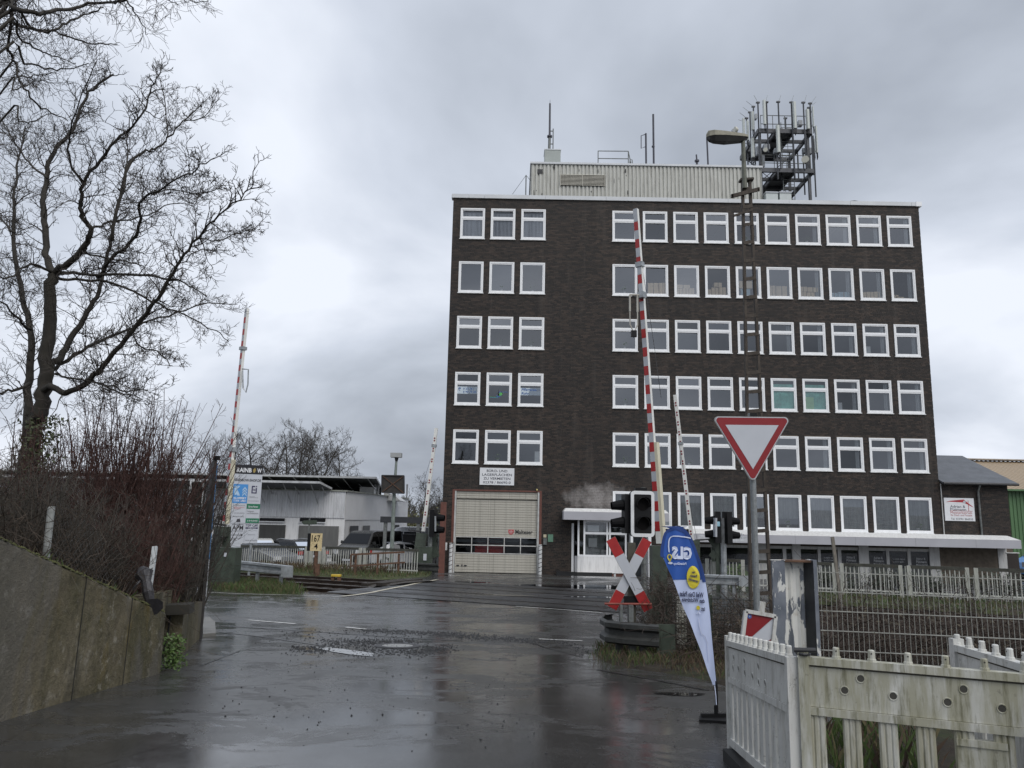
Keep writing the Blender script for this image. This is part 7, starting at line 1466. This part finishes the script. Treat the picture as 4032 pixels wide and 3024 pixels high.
# the big bare tree on the bank
rt_ = random.Random(21); D0 = 11.5
limbs = [  # (points in the picture, radius at start, at end, depth drift)
 ([(48, 1090), (60, 1000), (74, 920), (87, 892), (95, 840), (101, 794), (106, 712), (109, 630), (117, 592)], .21, .115, 0),
 ([(117, 592), (101, 562), (98, 494), (95, 439), (100, 382), (109, 341), (142, 297), (164, 267), (185, 210), (207, 188), (245, 161)], .085, .022, .9),
 ([(117, 592), (131, 578), (164, 554), (188, 524), (196, 494), (177, 466), (175, 436), (180, 396), (218, 346), (262, 292), (295, 265), (327, 196), (338, 164)], .085, .008, -.8),
 ([(101, 800), (115, 785), (136, 766), (164, 712), (191, 671), (213, 630), (224, 581), (240, 515), (251, 453), (273, 376), (276, 314)], .095, .012, 1.3),
 ([(92, 850), (109, 835), (142, 848), (191, 821), (232, 777), (286, 715), (327, 665), (355, 619), (390, 562), (426, 513), (464, 474), (505, 439), (548, 398)], .080, .006, -1.4),
 ([(105, 802), (120, 794), (175, 758), (245, 725), (308, 698), (382, 676), (450, 657), (513, 657)], .055, .006, 1.6),
 ([(125, 590), (153, 589), (196, 594), (273, 592), (355, 600), (409, 616), (447, 641)], .045, .008, -1.0),
 ([(120, 600), (147, 603), (245, 613), (327, 649), (395, 679), (464, 714), (494, 739)], .042, .006, 1.0),
 ([(58, 960), (60, 892), (63, 794), (65, 712), (49, 644), (35, 575), (30, 494), (30, 439), (30, 409), (41, 341), (55, 273)], .11, .014, 1.8),
 ([(188, 524), (191, 551), (273, 564), (311, 575)], .03, .008, .5),
 ([(213, 600), (240, 562), (295, 507), (303, 439), (327, 420), (382, 387), (423, 366), (464, 341)], .045, .006, -1.8),
 ([(240, 520), (273, 368), (308, 330), (336, 322), (363, 297), (396, 262), (426, 232), (447, 215)], .04, .006, .8),
 ([(396, 262), (420, 260), (447, 246), (475, 210)], .014, .005, .6), ([(363, 297), (358, 240), (345, 170), (335, 152)], .016, .005, .8),
 ([(120, 808), (136, 813), (218, 832), (308, 864)], .03, .006, -.9), ([(191, 821), (220, 830), (273, 843), (319, 843)], .025, .006, -1.2),
 ([(286, 715), (300, 745), (340, 760), (372, 790)], .02, .005, -1.3), ([(117, 592), (70, 570), (20, 600), (-30, 590)], .035, .008, -1.0), ([(65, 712), (40, 690), (0, 650), (-40, 630)], .03, .008, -.8), ([(63, 830), (30, 845), (-20, 850)], .04, .012, -.6), ([(30, 500), (0, 470), (-40, 450)], .03, .01, .6),
 ([(426, 513), (470, 520), (520, 500), (570, 486)], .012, .004, -1.4), ([(355, 600), (400, 560), (440, 540), (480, 545)], .012, .004, -.6), ([(196, 494), (240, 480), (300, 470), (370, 440), (420, 445)], .028, .006, 1.5), ([(100, 382), (60, 350), (30, 300), (5, 260)], .03, .008, .9), ([(180, 396), (150, 350), (150, 290), (170, 230), (210, 130)], .03, .006, -1.0), ([(327, 420), (370, 410), (430, 420), (480, 400)], .014, .004, -1.7)]
mb = MB(); tw = MB()
for pts, r0, r1, dr in limbs:
    n = len(pts); w3 = [P(x, y, D0+dr*i/(n-1)*1.4) for i, (x, y) in enumerate(pts)]; path = smooth_path(w3, 4, .012, rt_); k = len(path); rs = [.66*(r0+(r1-r0)*(i/(k-1))**.8)+.002 for i in range(k)]; mb.tube(path, rs, 8 if r0 > .05 else 6)
    if r0 < .2: dress(tw, path, r0*.66, r1*.66, .08, .62 if r0 > .02 else .42, 2, rt_, .12, .10, .95)
tp = P(48, 1090, D0); tr = thing('bare_tree', 'big bare multi stemmed tree on the bank at the left edge', 'tree', (tp.x, tp.y, bank(tp.x, tp.y))); mb.tube([(tp.x-.05, tp.y, bank(tp.x, tp.y)-.3), tp], [.19, .14], 9); mb.build('trunk', BARK, tr, True); o = tw.build('crown', TWIG, tr)
iv = MB()
for _ in range(1500):
    yv = rt_.uniform(900, 1200); c_ = P(40+(1150-yv)*.22+rt_.gauss(0, 22), yv, D0-.25+rt_.gauss(0, .5)); leafball(iv, c_, .05, 1, .032, rt_)
iv.build('ivy_leaves', M('dull_ivy', (.045, .058, .018), .6, var=.6, scale=6), tr)
# neighbouring tree whose branches hang into the upper left corner
rt_ = random.Random(5); D1 = 7.4; tx_ = Vector((-6.3, 7.2, 0)); tr = thing('bare_tree', 'bare tree just outside the left edge whose branches hang into the upper corner', 'tree', (tx_.x, tx_.y, bank(-6.3, 7.2))); mb = MB(); tw = MB()
mb.tube([(tx_.x, tx_.y, bank(-6.3, 7.2)-.3), (tx_.x-.1, tx_.y, 4), (tx_.x-.2, tx_.y, 7), (tx_.x-.1, tx_.y, 10)], [.2, .16, .12, .05], 9)
zz = lambda l: [(x*.2728, y*.2728) for x, y in l]
for l, z0_, r0, r1 in ((zz([(0, 30), (100, 70), (300, 100), (500, 75), (700, 40), (880, 20), (1000, 0)]), 6.6, .030, .010), (zz([(0, 90), (100, 170), (250, 230), (400, 250), (530, 180), (700, 110), (820, 60)]), 6.3, .024, .006), (zz([(0, 130), (250, 230), (400, 250), (600, 310), (800, 350), (930, 352)]), 6.2, .018, .004), (zz([(0, 230), (150, 310), (300, 390), (450, 450), (600, 500)]), 6.0, .016, .004), (zz([(0, 430), (200, 500), (400, 545), (550, 550), (700, 500)]), 5.6, .015, .004), (zz([(0, 230), (60, 400), (120, 500), (150, 620), (200, 700), (300, 830), (420, 890), (540, 960)]), 5.9, .018, .005), (zz([(0, 590), (150, 610), (300, 590), (450, 580)]), 5.2, .012, .003), (zz([(0, 740), (100, 720), (250, 660), (340, 600)]), 4.8, .011, .003), (zz([(0, 960), (150, 970), (250, 960), (400, 900)]), 4.3, .012, .004), (zz([(880, 20), (1000, 10), (1060, 90), (1130, 190), (1170, 270)]), None, .010, .004), (zz([(1240, -30), (1240, 20)]), None, .006, .003), (zz([(1300, -40), (1350, 10), (1420, 32)]), None, .006, .003), (zz([(1400, -60), (1540, 15), (1650, 12)]), None, .006, .003), (zz([(0, -60), (300, -20), (700, -60), (1100, -90), (1500, -110)]), 7.0, .03, .008)):
    w3 = [P(x, y, D1+.35*math.sin(i*1.3+r0*300)) for i, (x, y) in enumerate(l)]
    if z0_: w3 = [Vector((tx_.x-.12, tx_.y, z0_-.4))]+w3
    path = smooth_path(w3, 4, .008, rt_); k = len(path); mb.tube(path, [r0+(r1-r0)*i/(k-1) for i in range(k)], 6); dress(tw, path, r0, r1, .07, .42, 1, rt_, .22, -.12, 1.0, .0018)
mb.build('trunk', BARK, tr, True); tw.build('crown', TWIG, tr)
# shrubs on the bank
rs_ = random.Random(77)
shr = [(330, 12.6, 2.7, REDT, 'tall red stemmed shrub in the middle of the bank', 60), (262, 11.6, 3.1, REDT, 'tallest red stemmed shrub right of the big tree', 70), (205, 12.2, 3.0, REDT, 'red stemmed shrub behind the grey fence post', 60), (140, 11.0, 2.5, REDT, 'brown shrub close to the big tree trunk', 55), (20, 10.2, 2.1, REDT, 'reddish shrub at the left picture edge', 55), (375, 13.0, 1.9, GREYT, 'grey brown shrub behind the leaning plank', 60), (412, 13.2, 2.2, GREYT, 'grey twiggy shrub against the edge-on board', 60), (300, 10.2, 1.3, REDT, 'low rusty shrub in front of the red stems', 55), (190, 9.2, 1.2, GREYT, 'low tangled shrub behind the chain link fence', 55), (90, 8.4, 1.2, GREYT, 'low dense shrub on the wall top at the fence post', 55), (20, 7.6, 1.1, GREYT, 'low dense shrub on the wall top at the picture edge', 50), (345, 11.0, 1.0, REDT, 'low shrub beside the torn sack', 40), (392, 11.6, 1.1, GREYT, 'low shrub at the foot of the edge-on board', 45), (250, 9.6, .9, REDT, 'low shrub at the middle of the wall top', 45)]
for vx, D, h, mt, lab, n in shr:
    b0 = P(vx, 1150, D); b0.z = bank(b0.x, b0.y); t = thing('shrub', lab, 'shrub', b0, 'bare shrubs on the bank'); mb = MB()
    for _ in range(int(n*1.1)):
        a = rs_.uniform(0, 6.28); q = b0+Vector((math.cos(a)*rs_.uniform(0, .35), math.sin(a)*rs_.uniform(0, .35), -.05)); lean = rs_.uniform(.02, .55); d_ = Vector((math.cos(a)*lean, math.sin(a)*lean, 1)).normalized(); L = h*rs_.uniform(.55, 1.08); k = 5; pts = [q]; dd = d_
        for i in range(k): dd = (dd+Vector((rs_.gauss(0, .09), rs_.gauss(0, .09), .06))).normalized(); q = q+dd*L/k; pts.append(q)
        r = rs_.uniform(.007, .015); mb.tube(pts, [r*(1-.8*i/k)+.0016 for i in range(k+1)], 4, False); dress(mb, pts, r, .003, .16, .5, 1, rs_, .1, .2, .8, .0022)
    mb.build('stems', mt, t)
mb = MB()
for _ in range(1100):
    y = rs_.uniform(5.5, 13.4); x_ = (wx(y) if y < B_.y else float(np.interp(y, [B_.y, E_.y, 15.5], [wx(B_.y)-.3, E_.x-.25, E_.x-1.0])))-.25-abs(rs_.gauss(0, 1.6)); p = Vector((x_, y, bank(x_, y))); a = rs_.uniform(0, 6.28); sprig(mb, p, Vector((math.cos(a)*.8, math.sin(a)*.8, rs_.uniform(.3, 1))).normalized(), rs_.uniform(.4, 1.2), .006, 1, rs_, -.02, .35, .8, .002)
stuff(mb.build('undergrowth', bark('dead_undergrowth', (.055, .040, .028))), 'tangled dead undergrowth covering the bank behind the wall', 'undergrowth')
# bare trees behind the works building
def far_tree(seed, h):
    r = random.Random(seed); mb = MB(); tw = MB(); n = r.choice((2, 3)); 
    for s in range(n):
        a = r.uniform(0, 6.28); p = Vector((math.cos(a)*.25, math.sin(a)*.25, -.3)); d_ = Vector((math.cos(a)*.16, math.sin(a)*.16, 1)).normalized(); pts = [p]; k = 8
        for i in range(k): d_ = (d_+Vector((r.gauss(0, .09), r.gauss(0, .09), .12))).normalized(); p = p+d_*h/k; pts.append(p)
        mb.tube(pts, [.17*(1-.9*i/k)+.015 for i in range(k+1)], 6)
        for j in range(26):
            f = r.uniform(.22, .95)*k; i = min(int(f), k-1); pp = pts[i].lerp(pts[i+1], f-i); sprig(tw, pp, rdir(Vector((0, 0, 1)), math.radians(r.uniform(35, 78)), r, .2), h*r.uniform(.24, .44)*(1.15-.6*f/k), .035, 3, r, .16, .22, .95, .0075)
    return mb.mesh('trunk', FARB), tw.mesh('crown', FARB)
FT = [far_tree(s, 10) for s in (3, 8, 15)]
labs = ['rather dense bare tree directly behind the red and grey barrier arm', 'slender bare tree second from the left behind the works building', 'broad bare tree in the middle behind the works building', 'tall bare tree right of the middle behind the works building', 'rounded bare tree at the right end behind the works building', 'small bare tree between the works building and the office block', 'bare tree far left behind the shrubs', 'bare tree behind the tall red shrub']
for i, (vx, top, D, s) in enumerate(((485, 925, 76, 0), (562, 903, 78, 1), (630, 905, 80, 2), (668, 908, 77, 0), (722, 932, 79, 1), (930, 1018, 90, 2), (60, 960, 78, 1), (330, 950, 82, 2))):
    p = P(vx, 1100, D); zt = P(vx, top, D).z; t = thing('far_tree', labs[i], 'tree', (p.x, p.y, 0), 'bare trees behind the works building'); t.scale = ((zt/11.5)*(.95+.1*(i % 3)), zt/11.5, zt/11.5); t.rotation_euler.z = i*1.3; 
    for nm, me in zip(('trunk', 'crown'), FT[s]):
        o = bpy.data.objects.new(nm, me); COL.objects.link(o); o.parent = t
# wooded hill behind
m = MB(); hx = np.linspace(-160, 60, 45); hy = np.linspace(95, 220, 9); vs_ = [(x, y, 1.6*min(1, (y-95)/60)+1.6*mnoise.noise(Vector((x*.03, y*.03, 2)))*min(1, (y-95)/40)-.3) for y in hy for x in hx]; k = len(hx)
m.add(vs_, [(j*k+i, j*k+i+1, (j+1)*k+i+1, (j+1)*k+i) for j in range(len(hy)-1) for i in range(k-1)]); struct(m.build('hill', M('winter_hillside', (.055, .055, .038), .9, var=.4, scale=.15), smooth=True))
mb = MB(); rw = random.Random(9)
for _ in range(900):
    x_, y = rw.uniform(-60, 10), rw.uniform(92, 150); z_ = 1.6*min(1, max(0, (y-95)/60))-.3; h = rw.uniform(2.0, 5.2); p = Vector((x_, y, z_)); mb.tube([p, p+Vector((rw.gauss(0, .2), 0, h))], [.11, .03], 3, False)
    for j in range(5): sprig(mb, p+Vector((0, 0, h*rw.uniform(.25, .95))), rdir(Vector((0, 0, 1)), math.radians(rw.uniform(20, 60)), rw, .2), h*rw.uniform(.2, .4), .05, 1, rw, .2, .2, .8, .022)
stuff(mb.build('far_wood', bark('far_wood_bark', (.062, .057, .046))), 'leafless wood on the hill behind the works building', 'wood')
mb = MB()
for _ in range(300):
    x_, y = rw.uniform(-14, -3), rw.uniform(76, 88); h = rw.uniform(1.5, 4); leafball(mb, (x_, y, h*.5), h*.5, 26, .16, rw)
stuff(mb.build('far_scrub', M('olive_scrub', (.075, .075, .030), .8, var=.4, scale=.6)), 'olive scrub behind the carport', 'scrub')
# ------------------------------------------------------------------ grass, brambles and hedge
def poly_sample(pts, rng):
    tris = [(pts[0], pts[i], pts[i+1]) for i in range(1, len(pts)-1)]; ar = [abs((b[0]-a[0])*(c[1]-a[1])-(c[0]-a[0])*(b[1]-a[1])) for a, b, c in tris]; a, b, c = rng.choices(tris, ar)[0]; u, v = rng.random(), rng.random()
    if u+v > 1: u, v = 1-u, 1-v
    return a[0]+(b[0]-a[0])*u+(c[0]-a[0])*v, a[1]+(b[1]-a[1])*u+(c[1]-a[1])*v
GRS = [M('fresh_grass', (.048, .078, .018), .6, var=.35, scale=3), M('straw_grass', (.11, .095, .045), .7, var=.35, scale=3), M('dead_brown_weed', (.075, .050, .032), .8, var=.4, scale=3)]
rg = random.Random(31)
def grass(pts, n, h, w, mix_, off, label, zf=None):
    mb = MB()
    for _ in range(n):
        x_, y = poly_sample(pts, rg); x_ += rg.gauss(0, .07); y += rg.gauss(0, .09); z_ = (zf(x_, y) if zf else gz(x_, y, False))+off; a = rg.uniform(0, 6.28); c, s = math.cos(a), math.sin(a); hh = h*rg.uniform(.4, 1.2); l = hh*rg.uniform(.1, .7); b_ = rg.uniform(0, 6.28)
        mb.add([(x_-c*w, y-s*w, z_), (x_+c*w, y+s*w, z_), (x_+c*w*.6+math.cos(b_)*l*.4, y+s*w*.6+math.sin(b_)*l*.4, z_+hh*.6), (x_+math.cos(b_)*l, y+math.sin(b_)*l, z_+hh)], [(0, 1, 2), (0, 2, 3)], rg.choices((0, 1, 2), mix_)[0])
    o = mb.build('grass', GRS); return stuff(o, label, 'grass')
def mound(pts, off): return struct(draped('verge', pts, off, GRASSBASE, .35, True))
pm1 = [G(*p) for p in [(452, 1268), (500, 1258), (600, 1262), (640, 1273), (657, 1287), (560, 1283.5), (460, 1277)]]; mound(pm1, .05); grass(pm1, 5200, .20, .007, (6, 2, 1), .03, 'grass clump below the long crash barrier')
fs_ = [Vector(q) for q in ((-15, 34.6, 0), (-5.0, 29.6, 0), (-4.0, 30.6, 0), (-3.2, 32.6, 0), (-3.3, 35.4, 0), (-15, 40.4, 0))]; mound(fs_, .06); grass(fs_, 9000, .16, .010, (5, 3, 1), .05, 'grass strip between the far track and the white fence'); fs2 = [railpt(-16, 6.4), railpt(-8.2, 6.9), railpt(-8.4, 8.3), railpt(-16, 8.4)]; grass(fs2, 2600, .34, .012, (1, 2, 6), .05, 'brown dead weeds along the foot of the white fence')
fr = [railpt(5.5, 5.2), railpt(28, 5.2), railpt(28, 8.9), railpt(5.8, 8.9)]; mound(fr, .08); grass(fr, 9000, .17, .010, (6, 3, 1), .06, 'grass strip in front of the right white fence')
vg = [G(1288, 1402), G(1296, 1430), G(1345, 1444), G(1420, 1453), G(1500, 1466), G(1570, 1486), Vector((3.2, 7.3, 0)), Vector((9, 7.3, 0)), Vector((9, 16.5, 0)), Vector((4, 17.5, 0)), G(1345, 1388)]
struct(draped('verge', vg, .03, SOIL, .5, True)); ng = [G(1288, 1404), G(1300, 1432), G(1380, 1446), G(1440, 1440), G(1440, 1400), G(1330, 1388)]; grass(ng, 1500, .13, .005, (4, 2, 4), .01, 'grass and weeds at the foot of the crossing sign'); ng2 = [G(1440, 1452), G(1440, 1400), G(1600, 1420), G(1600, 1480)]; grass(ng2, 1300, .13, .005, (1, 2, 6), .01, 'dead weeds behind the blue flag')
gf = [Vector((1.95, 4.9, 0)), Vector((2.6, 4.8, 0)), Vector((3.2, 6.6, 0)), Vector((1.95, 6.6, 0))]; struct(draped('verge', [Vector((1.9, 4.7, 0)), Vector((5, 4.3, 0)), Vector((6, 7.4, 0)), Vector((3.2, 7.4, 0)), Vector((1.9, 6.4, 0))], .012, SOIL, .6, True)); grass(gf, 520, .24, .005, (5, 2, 3), .01, 'long green grass behind the slats of the grimy site barrier')
wg = [(wx(7)-.3, 7.0), (wx(9.2)-.3, 9.0), (wx(9)-1.2, 9.2), (wx(7)-1.0, 7.0)]; grass(wg, 2200, .16, .005, (3, 3, 2), .0, 'thin grass along the top of the concrete wall', bank); wg2 = [(E_.x-.25, E_.y), (C_.x-.2, C_.y), (C_.x-1.0, C_.y+.2), (E_.x-1.0, E_.y+.2)]; grass(wg2, 900, .14, .005, (4, 3, 2), .0, 'mossy grass on the far wall section', bank)
tf = G(365, 1452); t = thing('fern_tuft', 'bright green weed tuft in the recess of the concrete wall', 'plant', tf); mb = MB(); rg2 = random.Random(2)
for _ in range(480): h = rg2.random(); leafball(mb, (tf.x-.02+rg2.gauss(0, .06), tf.y+.12+rg2.gauss(0, .05), tf.z+.02+h*.36), .03, 1, .022, rg2)
mb.build('leaves', M('bright_weed', (.060, .105, .022), .6, var=.45, scale=12), t)
# brambles between the mesh fence and the tracks
mb = MB(); rb = random.Random(4)
for _ in range(2600):
    x_, y = rb.uniform(2.6, 13), rb.triangular(9.2, 17, 10.5)
    if x_ < 3.2+(12-y)*.2 and y < 10.5: continue
    if railoff(x_, y) > -1.2: continue
    p = Vector((x_, y, gz(x_, y, False))); a = rb.uniform(0, 6.28); L = rb.uniform(.5, 1.5); d_ = Vector((math.cos(a)*.6, math.sin(a)*.6, 1)).normalized(); pts = [p]
    for i in range(5): d_ = (d_+Vector((rb.gauss(0, .2), rb.gauss(0, .2), -.24))).normalized(); p = p+d_*L/5; pts.append(p)
    mb.tube(pts, .0045, 3, False)
    for q in pts[2:]: sprig(mb, q, rdir(d_, 1.0, rb, .2), rb.uniform(.1, .35), .003, 0, rb, .05, .4)
for _ in range(380):
    p = P(rb.gauss(1432, 15), rb.uniform(1260, 1420), 12.35+rb.uniform(-.25, .5)); a = rb.uniform(0, 6.28); sprig(mb, p, Vector((math.cos(a)*.7, math.sin(a)*.7, rb.uniform(-.4, .8))).normalized(), rb.uniform(.15, .5), .003, 1, rb, -.1, .4, .7)
stuff(mb.build('brambles', bark('bramble_cane', (.050, .036, .028))), 'tangle of dead brambles behind the mesh fences', 'brambles')
mb = MB()
for _ in range(5200):
    x_, y = rb.uniform(2.6, 13), rb.triangular(9.0, 17, 11)
    if railoff(x_, y) > -1.0: continue
    z_ = gz(x_, y, False)+rb.random()**2*.8; leafball(mb, (x_, y, z_), .04, 1, .035, rb)
stuff(mb.build('leaf_litter', M('dead_leaf', (.060, .048, .030), .8, var=.6, scale=4)), 'dead leaves caught in the brambles', 'leaves')
# clipped hedge behind the right fence
def fat(v, back): r = ray(v, 1200).x; y = FB/(1-FA*r); x_ = r*y; return Vector((x_+.42*back, y+.9*back, gz(x_, y)))
a, b = fat(1768, 1.0), fat(2300, 1.0); t = thing('hedge', 'low dark hedge behind the right white fence', 'hedge', (a+b)/2); mb = MB()
for i in range(150): p = a.lerp(b, rb.random()); leafball(mb, (p.x, p.y+rb.gauss(0, .15), p.z+rb.uniform(.05, .78)), .26, 46, .045, rb)
mb.build('foliage', M('dark_hedge_leaf', (.026, .034, .018), .6, var=.6, scale=5), t); mb = MB()
for i in range(30): p = a.lerp(b, i/29); mb.tube([p, p+Vector((rb.gauss(0, .05), 0, .6))], .012, 4)
mb.build('stems', BARK, t)
a = fat(1578, 1.2); t = thing('garden_shrub', 'green garden shrub behind the fence right of the flag', 'shrub', a); mb = MB(); leafball(mb, a+Vector((0, 0, .35)), .55, 700, .05, rb); mb.build('leaves', M('green_shrub_leaf', (.05, .085, .02), .6, var=.5, scale=5), t)
for o in list(bpy.data.objects):
    if '_world' in o: del o['_world']
